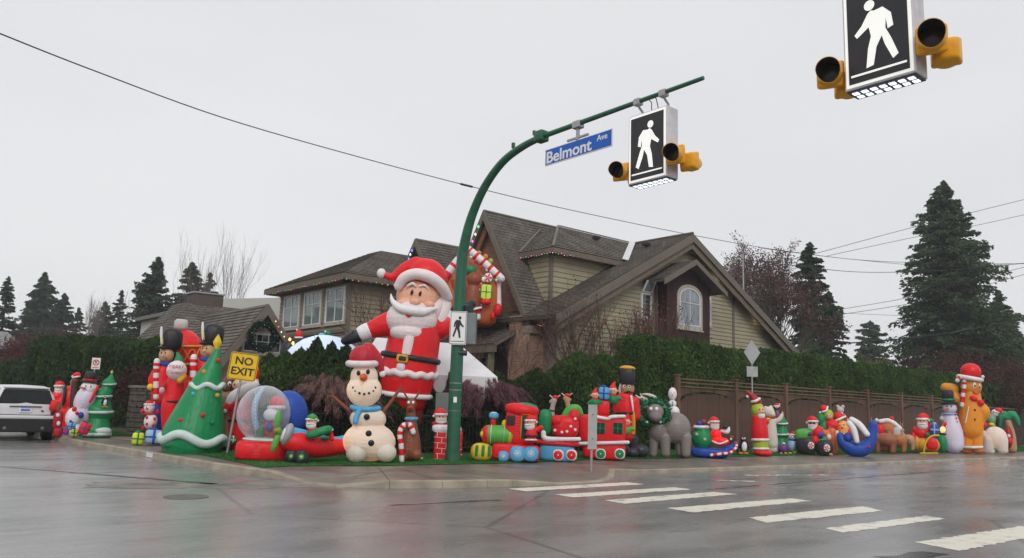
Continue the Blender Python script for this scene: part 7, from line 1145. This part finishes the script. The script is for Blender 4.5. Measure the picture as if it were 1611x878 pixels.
f = soldier('toy soldier in taller bearskin hat half hidden behind the big green tree', 336, 530, (320, 702), 322, back=.9); candy(f, [(304, 625, -12), (304, 600, -12), (304, 575, -12), (305, 562, -12)], 9, 5, 'striped_baton')
f = Fig('giant_ornament', 'giant round red ornament with gold lattice and silver cap between the two soldiers', 'inflatable ornament', 288, 700, back=2.3); b = f.p('ball', RED, E(287, 556, 34, 38, 0, 32), E(287, 620, 22, 40, 4, 20), E(287, 676, 20, 30, 4, 18), blend=True); f.p('silver_cap', SILV, E(285, 511, 11.5, 9, 0, 11, p=3.5)); f.p('gold_band', GOLD, R(287, 545, 34, 33, 1.8)); f.p('gold_band', GOLD, R(287, 573, 32, 30, 1.8))
f.p('lattice', ORG, *[T(*[(287+35*math.sin(a), 547+25*abs(((a*2.2+o) % 2)-1), 1.1, -33.5*math.cos(a)) for a in np.linspace(-1.4, 1.4, 23)], seg=6, k=1) for o in (0, 1)])['kind'] = 'stuff'
f = Fig('greeting_elf', 'elf in red coat and green cap holding a white ball that reads Merry Christmas', 'inflatable elf', 276, 700, back=.15); f.p('coat', RED, T((276, 600, 13), (273, 625, 15), (270, 645, 16), (270, 690, 13), seg=18)); f.p('cap', GRN, T((281, 572, 9, 6), (281, 562, 5, 6), (279, 556, 2, 6), seg=12)); b = f.p('greeting_ball', PINKW, E(278, 583, 16.5, 16, -8, 16)); f.p('glove', GOLD, T((290, 592, 4, -18), (283, 599, 5, -20), seg=10)); f.p('glove', nylon("pale_pink_mitt", (.7, .45, .48)), E(255, 614, 5, 6, -8)); f.p('sleeve', DRED, T((264, 604, 6), (256, 610, 5, -6), seg=10)); f.p('belt', BLK, R(273, 632, 15.5, 15, 2))
for tx, v, sz in (('MERRY', 577, 7.0), ('Christmas', 586, 6.6)):
    M = Matrix.Translation(Vector([float(a) for a in f.W(278, v, -24.6)])) @ Matrix.Rotation(PI/2, 4, 'X'); text_part('lettering', tx, sz*f.s, matte("print_red", (.5, .02, .04), .5), b, M, .004)
# ---- big tilted tree
f = Fig('big_green_tree', 'tall tilted green tree with gold star and baubles left of the NO EXIT sign', 'inflatable tree', 300, 711)
f.p('tree', GRN, T((342, 552, 5), (334, 580, 15), (325, 605, 24), (316, 640, 35), (307, 675, 45), (303, 690, 47), seg=28), E(300, 697, 48, 14, 0, 42, p=2.6), blend=True); f.p('star', YEL, E(342, 539, 7, 13.5, -2, 5, p=1.15))
f.p('snow_wave', MINT, *[T(*[(326+26*math.cos(a), 607+3.2*math.sin(a*5)+1, 4.2, 26*math.sin(a)) for a in np.linspace(0, -PI, 25)], seg=8, k=1)]); f.p('snow_wave', MINT, T(*[(303+50*math.cos(a), 691+6*math.sin(a*4)+5*math.cos(a), 6.8, 47*math.sin(a)) for a in np.linspace(0, -PI, 33)], seg=10, k=1))
for u, v, m, d in ((343, 567, RED, -11), (321, 585, GOLD, -14), (304, 620, SKYB, -24), (342, 622, GOLD, -28), (284, 661, RED, -34), (319, 653, RED, -40), (334, 665, GRN, -38)): f.p('bauble', m, E(u, v, 3.6, 3.6, d, 3))
f = Fig('mug_reindeer', 'brown reindeer in a white shawl holding a dark green mug behind the NO EXIT sign', 'inflatable reindeer', 353, 710, back=.5); f.p('arm', TAN, T((352, 632, 9), (336, 632, 8), (326, 642, 7), seg=14)); f.p('body', nylon("fawn_nylon", (.40, .24, .15)), T((358, 628, 13), (360, 660, 14), (357, 690, 12), seg=16)); f.p('mug', nylon("mug_green", (.01, .06, .05)), E(336, 652, 10, 9, -12, 9, p=4)); f.p('mug_rim', WHT, R(336, 645, 9.5, 8.5, 1.2, 0, 0, -12)); f.p('mug_print', MINT, E(337, 655, 3, 4.5, -21, 1)); h = f.p('head', BRN, E(357, 606, 9, 12)); f.p('eye', EYEW, E(361, 604, 3.2, 4, -8, 1.4), parent=h); f.p('pupil', EYEB, E(361.5, 605, 1.6, 2, -9.6, .8), parent=h); f.each('boot', BLK, E(351, 703, 9, 9, -6), E(363, 702, 8, 9, 2))
f = Fig('shawl_santa', 'big santa with flowing white beard and tall red cap behind the snow globe', 'inflatable santa', 376, 712, back=.8); f.p('suit', RED, T((380, 625, 16), (380, 650, 19), (378, 680, 18), (378, 700, 16), seg=18), T((368, 632, 9, -10), (358, 640, 7, -12), (352, 644, 6, -12)), blend=True); f.p('cap', RED, E(396, 588, 13, 17, 0, 13), E(386, 592, 12, 12), blend=True); f.p('cap_brim', PINKW, T((374, 604, 5, -8), (386, 602, 5.5, -10), (402, 600, 5, -4), seg=12)); f.p('face', SKIN, E(377, 606, 12, 10, -4)); f.p('beard', WHT, T((400, 606, 8, -8), (385, 614, 9, -14), (368, 624, 8.5, -14), (361, 632, 6, -14), seg=14)); f.each('eye', EYEB, E(369, 605, 1.2, 1.6, -15), E(377, 604, 1.2, 1.6, -15)); f.p('cuff', WHT, E(354, 645, 4.5, 5.5, -14)); f.p('glove', BLK, E(346, 647, 5, 5, -16)); f.p('belt', BLK, R(379, 662, 19, 18, 2.6)); f.each('boot', BLK, E(370, 708, 9, 6), E(386, 708, 9, 6)); gift(f, 367, 692, 5, 5, GRN, WHT, -22)
# ---- snow globe
def clear_plastic():
    m, nt, N, L, b = _mat("clear_plastic"); t = N.new("ShaderNodeBsdfTransparent"); t.inputs[0].default_value = (.93, .95, .97, 1); b.inputs['Base Color'].default_value = (.75, .78, .82, 1); b.inputs['Roughness'].default_value = .12
    tc_ = N.new("ShaderNodeTexCoord"); nn_ = N.new("ShaderNodeTexNoise"); nn_.inputs['Scale'].default_value = 5; L.new(tc_.outputs['Object'], nn_.inputs['Vector']); bp = N.new("ShaderNodeBump"); bp.inputs['Distance'].default_value = .05; L.new(nn_.outputs['Fac'], bp.inputs['Height']); L.new(bp.outputs[0], b.inputs['Normal'])
    lw = N.new("ShaderNodeLayerWeight"); lw.inputs[0].default_value = .35; mr = N.new("ShaderNodeMapRange"); mr.inputs['To Min'].default_value = .13; mr.inputs['To Max'].default_value = .85; L.new(lw.outputs['Facing'], mr.inputs[0]); ms = N.new("ShaderNodeMixShader"); L.new(mr.outputs[0], ms.inputs[0]); L.new(t.outputs[0], ms.inputs[1]); L.new(b.outputs[0], ms.inputs[2]); L.new(ms.outputs[0], N['Material Output'].inputs[0]); return m
f = Fig('snow_globe', 'clear inflatable snow globe with santa inside on a red base, next to the airplane', 'inflatable snow globe', 412, 725, back=.35)
f.p('base', RED, E(413, 709, 43, 16, 0, 32, p=5)); f.p('globe', clear_plastic(), E(415, 651, 43, 45, 0, 38)); f.p('back_panel', BLU, E(452, 652, 33, 38, 26, 22)); f.p('inner_hoop', PALEB, T((414, 610, 3, -8), (403, 630, 4.5, -14), (400, 652, 5, -16), (404, 674, 4.5, -14), (410, 690, 3, -8), seg=10)); f.p('snow_floor', MINT, E(415, 692, 34, 6, 0, 26)); f.p('hat', RED, E(436, 634, 13, 11, -6)); f.p('hat_brim', WHT, R(435, 641, 12, 11, 3, d=-6)); f.p('face', SKIN, E(434, 645, 9, 8, -8)); f.p('beard', WHT, E(428, 653, 14, 11, -12)); f.p('suit', RED, E(428, 676, 15, 16, -6)); f.p('green_gift', GRN, E(408, 680, 8, 10, -10, 8, p=4)); f.p('teddy', BLU, E(424, 672, 6, 8, -20)); f.each('hoop_lacing', matte("lacing", (.75, .78, .82), .4), *[T(*[(402+12*math.sin(t)*0+3*s_, 651-43*math.sin(t)*.93, .7, -37*math.cos(t)*.95) for t in (t0, t0+.05)], seg=5, k=1) for t0 in np.linspace(-1.0, 1.1, 14) for s_ in (0,)])
f = Fig('airplane', 'red and blue toy airplane with green propeller and wing, goggled santa pilot, beside the snowman', 'inflatable airplane', 492, 725, back=-.75)
f.p('fuselage', RED, T((452, 694, 15), (470, 698, 19, 6), (497, 703, 17.5, 22), (525, 703, 14.5, 44), (548, 700, 11, 64), seg=22)); f.p('deck', SKYB, T((460, 681, 9, 2), (482, 686, 9, 12), (508, 693, 8, 30), (530, 693, 6.5, 48), (546, 688, 5, 62), seg=16)); f.p('cowl', matte("grey_cowl", (.32, .32, .34), .5), E(452, 684, 9, 19, -4, 18, 15)); f.p('cowl_face', WHT, E(447, 684, 5, 13, -8, 12, 15))
hb = f.p('propeller_hub', LGRN, E(437, 678, 6.5, 6.5, -14)); f.p('hub_cap', CARROT, E(435, 678, 2.6, 3, -20), parent=hb); f.each('propeller_blade', LGRN, E(437, 660, 4.8, 15, -16, 3.5, 3), E(433, 697, 5.5, 15, -16, 3.5, 14)); f.p('wing', GRN, E(502, 680, 22, 7, -6, 12, -22, p=2.6)); f.p('wing', GRN, E(510, 690, 10, 4, 20, 10, -10))
for u, v, r, d in ((474, 719, 11.5, -18), (458, 718, 10, -10)): wheel(f, u, v, r, d, BLK, LGRN, .42)
santa_head(f, 490, 664, 8.5, -.5, 1, d=0, hat=GRN); f.p('goggles', LGRN, E(492, 656, 5, 4, -8, 2)); f.p('pilot_suit', RED, E(493, 678, 9, 7)); f.p('tail_candy', RED, T((521, 682, 3), (522, 690, 4), seg=8)); f.p('tail_snow', WHT, E(521, 676, 3.6, 3)); f.p('tail_fin', RED, E(546, 690, 5, 11, 62, 3, 20))
# ---- dome, marquee, penguin on dome
f = Fig('white_dome', 'white inflatable dome tent behind the row of cedars', 'dome tent', 500, 600, dep=30.5, group='tents in the yard'); f.p('shell', nylon("cool_white_cloth", (.66, .72, .84), thin=.3), E(508, 600, 76, 74, 0, 60)); f.lamp(500, 570, 60, col=(.8, .88, 1))
f = Fig('penguin_on_dome', 'black penguin with red santa hat standing behind the white dome', 'inflatable penguin', 463, 590, dep=32.5, group='tents in the yard'); f.p('body', BLK, T((452, 560, 12), (455, 545, 11), (475, 536, 6), (488, 533, 2.5), seg=14), E(458, 600, 14, 50), blend=True); f.p('hat', RED, E(470, 526, 6, 6.5)); f.p('hat_brim', WHT, R(470, 531, 6, 6, 1.4)); f.p('bobble', WHT, E(467, 519, 1.6, 1.6)); f.each('string_bulb', glow("amber_bulb", (1, .5, .12), 3), E(456, 534, 2, 2.6, -12), E(461, 540, 2, 2.6, -12))
f = Fig('teal_figure', 'small pale teal figures peeping over the top of the white dome', 'inflatable figure', 508, 590, dep=33, group='tents in the yard'); f.p('body', nylon("teal_nylon", (.15, .6, .65)), E(506, 528, 6, 4.5), E(508, 575, 6, 50), blend=True); f.p('cap', GRN, E(516, 525, 5, 4.5)); f.p('cap_bobble', WHT, E(512, 522, 2, 2))
mq = empty('marquee', (18, 24.5, .14)); tag(mq, 'white party marquee with ridged roof behind the giant santa', 'tent', 'tents in the yard'); F_ = Fig('tmp_f', '', '', 660, 600, dep=28.5); W = lambda u, v, d: np.array(F_.b)+F_.t*F_.W(u, v, d)[0]+F_.n*F_.W(u, v, d)[1]+np.array([0, 0, F_.W(u, v, d)[2]])
fl, fr2 = W(556, 585, -60), W(783, 588, -60); bl, br2 = W(556, 585, 60)*1.0, W(770, 586, 60); rl, rr = W(592, 531, 0), W(722, 541, 0); z_ = min(fl[2], fr2[2]); CV = matte("white_canvas", (.70, .70, .72), .6, .10, 1.5, .02, 3)
for a in (fl, fr2, bl, br2): a[2] = z_
mb = MB(); mb.add([fl, fr2, br2, bl, rl, rr], [(0, 1, 5, 4), (1, 2, 5), (2, 3, 4, 5), (3, 0, 4)]); o = mb.build('canvas_roof', CV, mq); mb = MB(); dn = np.array([0, 0, -.28]); V = [fl, fr2, br2, bl, fl+dn, fr2+dn, br2+dn, bl+dn]; mb.add(V, [(0, 1, 5, 4), (1, 2, 6, 5), (2, 3, 7, 6), (3, 0, 4, 7)]); mb.build('valance', CV, mq)
for a in (fl, fr2, bl, br2): mb = MB(); mb.tube([(a[0], a[1], .14), tuple(a+dn*.5)], .04, 8); mb.build('pole', SWHT, mq)
mb = MB(); a, b = fl+dn, fr2+dn; mb.add([a, b, (b[0], b[1], .2), (a[0], a[1], .2)], [(0, 1, 2, 3)]); mb.build('side_panel', CV, mq)
for o in mq.children: o.matrix_parent_inverse = Matrix.Translation((-18, -24.5, -.14))
bpy.data.objects.remove(F_.o)
# ---- gingerbread house
f = Fig('gingerbread_house', 'orange inflatable gingerbread house edged in red and white candy before the brick gable', 'inflatable house', 738, 512, dep=39.0, z=4.95); GH = nylon("gingerbread_orange", (.50, .12, .03)); f.p('walls', GH, E(738, 475, 46, 38, 0, 30, p=6)); f.p('gable', GH, T((738, 408, 6), (738, 430, 26), (738, 445, 42), seg=18))
candy(f, [(690, 452, -30), (712, 420, -30), (736, 392, -30)], 10, 6.5, 'candy_roof_edge'); candy(f, [(736, 392, -31), (762, 414, -31), (788, 438, -31)], 11, 6.5, 'candy_roof_edge'); candy(f, [(752, 500, -36), (750, 470, -36), (754, 447, -36), (760, 440, -36)], 9, 4.5, 'candy_cane')
f.each('candy_dot', RED, *[E(u, v, 2.6, 2.6, -33) for u, v in ((748, 412), (757, 421), (775, 432), (756, 487), (750, 496))]); f.each('candy_dot', WHT, *[E(u, v, 2.4, 2.4, -33) for u, v in ((741, 405), (766, 425), (781, 441), (757, 479))]); f.each('gumdrop', ORG, E(764, 404, 4, 4.4, -30), E(754, 398, 3.5, 3.5, -30)); f.each('gumdrop', LIME, E(772, 411, 4, 4.4, -30)); f.p('peppermint', WHT, E(768, 437, 7, 7.5, -37, 1.6)); f.each('swirl', RED, *[E(768+3.7*math.cos(a), 437+3.9*math.sin(a), 3.3, 1.2, -38.6, .6, math.degrees(a)) for a in np.linspace(0, 2*PI, 6)[:-1]]); w = f.p('window', glow("lit_lime_window", (.38, .48, .04), .45), E(765, 459, 8.5, 11.5, -36.5, 1.5, p=5)); f.each('window_bar', GRN, E(765, 459, .8, 11.5, -38.3, .7), E(765, 459, 8.5, .8, -38.3, .7), E(756.5, 459, .9, 11.5, -38.3, .7), E(773.5, 459, .9, 11.5, -38.3, .7), parent=w); f.p('sill_flowers', RED, E(764, 475, 9, 5, -38)); f.each('holly', GRN, E(740, 425, 10, 7, -34), E(752, 436, 8, 4, -36)); f.p('tower', PINKW, T((783, 445, 5, -20), (784, 480, 5, -20), seg=12)); f.each('red_candy', RED, E(783, 487, 6, 10, -30), E(775, 497, 4, 7, -32))
f = Fig('brown_gingerbread_man', 'dark brown rounded figure in front of the gingerbread house right of the green pole', 'inflatable gingerbread man', 742, 510, dep=37.9, z=4.6); f.p('body', nylon("cocoa_nylon", (.28, .07, .03)), E(746, 440, 13, 13), E(743, 474, 13, 34), blend=True); f.p('stripe', WHT, R(748, 486, 9, 10, 2, -2))
f = Fig('red_side_figure', 'red and white figure between the giant santa and the green pole', 'inflatable figure', 697, 512, dep=39.0, z=4.95); f.p('body', RED, T((706, 478, 4), (696, 492, 9), (690, 505, 13), (690, 512, 13), seg=14)); f.each('spot', WHT, E(699, 487, 2.4, 2.4, -8), E(693, 500, 2.6, 2.6, -11), E(701, 509, 2.4, 2.4, -12))
# ---- wreath on the garage
w = empty('door_wreath', (14.03, 32.8, 3.9)); tag(w, 'large round evergreen wreath with tiny lights on the garage gable', 'wreath'); c = EYEP+ray(413, 530)*(32.75/ray(413, 530)[1]); n = 5200; t = RNG.uniform(0, 2*PI, n); rr = .53; C = np.stack([c[0]+rr*np.cos(t), np.full(n, c[1]), c[2]+rr*1.05*np.sin(t)], 1)+RNG.normal(0, .062, (n, 3))*[1, .7, 1]
V, F = cards(C-np.array([14.03, 32.8, 3.9]), RNG.uniform(.03, .06, n), 1.9); o = mesh_np('evergreen', V, F, leafy("wreath_green", (.006, .02, .012), (.02, .055, .03)), parent=w); o['kind'] = 'stuff'
def bulbs(name, label, path, n, drop=.06, r=.014, cols=None):
    """string of little lamps along a path"""
    root = empty(name, tuple(float(a) for a in path[0])); tag(root, label, 'string lights', 'christmas light strings'); q = [np.array(p, float)-np.array(path[0], float) for p in path]; L = [0]
    for i in range(1, len(q)): L.append(L[-1]+np.linalg.norm(q[i]-q[i-1]))
    at = lambda s: np.array([np.interp(s, L, [a[k] for a in q]) for k in range(3)])
    mb = MB(); mb.tube([tuple(at(L[-1]*k/(n))+np.array([0, 0, -.02*(k % 2)])) for k in range(n+1)], .006, 4); mb.build('cable', DMET, root); bb = {}
    for k in range(n):
        c = cols or ('white', 'red', 'blue', 'green', 'amber'); cn = c[k % len(c)]; bb.setdefault(cn, MB()); p = at(L[-1]*(k+.5)/n); V, F = _superell(p+np.array([0, 0, -drop*random.random()]), [(r, 0, 0), (0, r, 0), (0, 0, r*1.5)], 2, 8, 6); bb[cn].add(V, F)
    for cn, m in bb.items():
        col = dict(white=(1, .93, .85), red=(1, .10, .08), blue=(.12, .2, 1), green=(.08, .9, .3), amber=(1, .55, .15), magenta=(1, .15, .6))[cn]; o = m.build('bulbs', glow('lamp_'+cn, col, 1.7 if cn != 'white' else 1.4), root, smooth=True); o['kind'] = 'stuff'
bulbs('light_string', 'coloured lights along the eave over the three curtained windows', [(17.35, 41.4, 7.25), (17.35, 32.55, 7.25), (23, 32.55, 7.25)], 46); bulbs('light_string', 'coloured lights under the hipped dormer eave', [(26.1, 31.2, 9.22), (26.1, 27.95, 9.22), (27.6, 27.95, 9.22)], 24, cols=('white', 'red', 'green', 'magenta'))
bulbs('light_string', 'large blue and white lights down the left rake of the brick gable', [(24.9, 32.3, 11.2), (24.9, 33.9, 8.6), (24.9, 35.6, 5.9)], 14, r=.05, cols=('green', 'white', 'magenta', 'blue')); bulbs('light_string', 'blue and white lights at the peak of the second gable', [(22.9, 35.5, 9.9), (22.9, 36.4, 8.7)], 6, r=.045, cols=('blue', 'white')); bulbs('light_string', 'red lights in the roof valley right of the brick gable', [(25.2, 27.95, 5.6), (26.2, 27.9, 5.55)], 8, cols=('red', 'white'))
bulbs('light_string', 'tiny lights around the wreath on the garage', [tuple(c+np.array([rr*math.cos(a), -.08, rr*math.sin(a)])) for a in np.linspace(0, 6.2, 20)], 14, r=.007, cols=('white', 'blue', 'green')); bulbs('light_string', 'amber lights down the right rake of the garage gable', [(14.3, 32.85, 5.1), (15.1, 32.85, 4.0), (15.8, 32.85, 3.1)], 10, r=.025, cols=('amber', 'red', 'white'))

# ------------------------------------------------------------------ white car seen from behind
def suv():
    root = empty('parked_car', (5.16, 33.7, 0)); tag(root, 'white luxury suv parked on the side road, seen from behind, cut by the left edge', 'car'); PW = matte("car_white_paint", (.62, .62, .64), .22, .04, 2, spec=.6); DG = matte("tinted_car_glass", (.012, .014, .016), .12, .1, 1, spec=.25); BT = matte("black_trim", (.02, .02, .022), .45); TY = matte("tyre_rubber", (.018, .018, .018), .8)
    # sections along the length: y, underside, shoulder height, roof height, half widths at sill, shoulder, roof
    S = [(-2.46, .62, .92, 1.05, .88, .92, .86), (-2.44, .42, 1.02, 1.20, .93, .965, .85), (-2.30, .36, 1.10, 1.66, .965, .985, .70), (-2.10, .34, 1.12, 1.78, .975, .99, .71), (-1.2, .34, 1.12, 1.83, .975, .99, .73), (0, .34, 1.11, 1.82, .975, .985, .73), (.55, .34, 1.10, 1.72, .975, .985, .70), (1.15, .34, 1.09, 1.22, .97, .98, .74), (1.3, .34, 1.07, 1.13, .97, .975, .86), (2.1, .36, 1.0, 1.05, .95, .95, .80), (2.45, .45, .85, .90, .85, .85, .7)]
    V = []; F = []; M = 0
    for (y, zb, zs, zr, a, b, c) in S:
        prof = [(0, zb), (a*.9, zb), (a, zb+.10), (a+.005, (zb+zs)/2), (b, zs), (b*.985, zs+.03), ((b*.45+c*.55), zs+(zr-zs)*.62), (c, zr-.09), (c*.90, zr-.02), (0, zr)]; ring = prof+[(-x, z) for x, z in prof[-2:0:-1]]; M = len(ring); V += [(x, y, z) for x, z in ring]
    for i in range(len(S)-1):
        for k in range(M): F.append((i*M+k, i*M+(k+1) % M, (i+1)*M+(k+1) % M, (i+1)*M+k))
    F.append(tuple(range(M))); F.append(tuple((len(S)-1)*M+k for k in range(M))[::-1]); mb = MB(); mb.add(V, F); body = mb.build('body', PW, root, smooth=True)
    # rear window, following the sloping tailgate
    def pl(pts, name, mat, par=root, th=.02):
        n = len(pts); nr = _n(np.cross(np.array(pts[1])-np.array(pts[0]), np.array(pts[2])-np.array(pts[0]))); nr = nr if nr[1] < 0 else -nr; mb = MB(); V = [np.array(p)+nr*th for p in pts]+[np.array(p)-nr*.03 for p in pts]; mb.add(V, [tuple(range(n)), tuple(range(2*n-1, n-1, -1))]+[(i, i+n, (i+1) % n+n, (i+1) % n) for i in range(n)]); return mb.build(name, mat, par, bev=.008)
    pl([(-.84, -2.42, 1.19), (.84, -2.42, 1.19), (.67, -2.30, 1.655), (-.67, -2.30, 1.655)], 'rear_window', DG); mb = MB(); mb.bbox((0, -2.28, 1.73), (1.34, .26, .055), .02); mb.build('roof_spoiler', PW, root)
    for s in (-1, 1):
        tl = MB(); tl.bbox((s*.865, -2.44, 1.00), (.22, .10, .40), .03); t = tl.build('tail_light', matte("tail_lamp_glass", (.16, .008, .02), .15, spec=.8), root); mb = MB(); mb.bbox((s*.83, -2.50, 1.00), (.10, .02, .30), .005); mb.build('lamp_insert', glassm("dark_lamp_insert", (.05, .02, .07)), t)
        V = [(s*.975, -2.0, 1.15), (s*.975, .62, 1.15), (s*.75, .50, 1.66), (s*.79, -1.98, 1.70)]; mb = MB(); V2 = [(x+s*.004, y, z) for x, y, z in V]; mb.add(V2+[(x-s*.05, y, z) for x, y, z in V2], [(0, 1, 2, 3), (7, 6, 5, 4), (0, 4, 5, 1), (1, 5, 6, 2), (2, 6, 7, 3), (3, 7, 4, 0)]); mb.build('side_window', DG, root)
        mb = MB(); mb.bbox((s*1.06, .75, 1.20), (.20, .12, .18), .04); mb.build('mirror', PW, root)
        for y in (-1.48, 1.5):
            w = MB(); Mx = Matrix.Rotation(PI/2, 3, 'Y'); w.lathe([(.22, -.13), (.36, -.13), (.385, -.09), (.385, .09), (.36, .13), (.22, .13)], (s*.86, y, .385), 26, Mx); wo_ = w.build('wheel', TY, root, smooth=True); r = MB(); r.lathe([(.03, -.02), (.24, -.02), (.26, .0), (.26, .02), (.03, .02)], (s*.97, y, .385), 20, Mx); r.build('rim', METAL, wo_, smooth=True)
            ar = MB(); ar.lathe([(.40, 0), (.455, 0), (.455, .02), (.40, .02)], (s*.972, y, .40), 24, Mx); ar.build('wheel_arch', BT, root)
    mb = MB(); mb.bbox((0, -2.47, .50), (1.90, .16, .44), .04); mb.build('lower_bumper', BT, root); mb = MB(); mb.bbox((0, -2.50, .77), (1.88, .13, .12), .04); mb.build('rear_bumper', PW, root); mb = MB(); mb.bbox((0, -2.475, .845), (1.60, .03, .014), .003); mb.build('tailgate_gap', BT, root); mb = MB(); mb.bbox((0, -2.485, 1.115), (.95, .03, .03), .008); mb.build('handle_strip', BT, root); mb = MB(); mb.box((0, -1.9, .36), (1.6, .9, .1)); mb.build('underbody', BT, root)
    for s in (-1, 1): mb = MB(); mb.tube([(s*.55, -2.55, .42), (s*.55, -2.3, .42)], .05, 10); mb.build('exhaust', METAL, root)
    mb = MB(); mb.bbox((0, -2.485, 1.01), (.36, .02, .17), .005); p = mb.build('number_plate', SWHT, root); mb = MB(); mb.box((0, -2.498, 1.075), (.33, .006, .028)); mb.build('plate_band', ROADBL, p); mb = MB(); mb.box((0, -2.498, 1.0), (.27, .006, .06)); mb.build('plate_mark', matte("plate_blue", (.05, .12, .4), .4), p); mb = MB(); mb.bbox((.50, -2.49, .98), (.09, .015, .04), .005); mb.build('badge', BT, root)
    root.scale = (1.0, 1.0, 1.02); return root
car = suv(); car.rotation_euler.z = math.radians(-1)
# small things on the ground
for u, v, lab in ((663, 723, 'white light stake at the foot of the sitting reindeer'),):
    p = G(u, v, .15); mb = MB(); mb.tube([(0, 0, 0), (0, 0, .06)], .04, 8); o = mb.build('garden_spotlight', SWHT); o.location = tuple(p); tag(o, lab, 'spotlight')
# ------------------------------------------------------------------ damp air
mh = bpy.data.materials.new("damp_air"); mh.use_nodes = True; N = mh.node_tree.nodes; N.remove(N['Principled BSDF']); pvn = N.new("ShaderNodeVolumePrincipled"); pvn.inputs['Color'].default_value = (.86, .88, .92, 1); pvn.inputs['Density'].default_value = .0008; pvn.inputs['Anisotropy'].default_value = .2; mh.node_tree.links.new(pvn.outputs[0], N['Material Output'].inputs['Volume'])
mb = MB(); mb.box((0, 0, 16.5), (660, 660, 36.0)); hz = mb.build('haze', mh); hz['kind'] = 'stuff'; hz['label'] = 'thin damp winter air over the whole street'
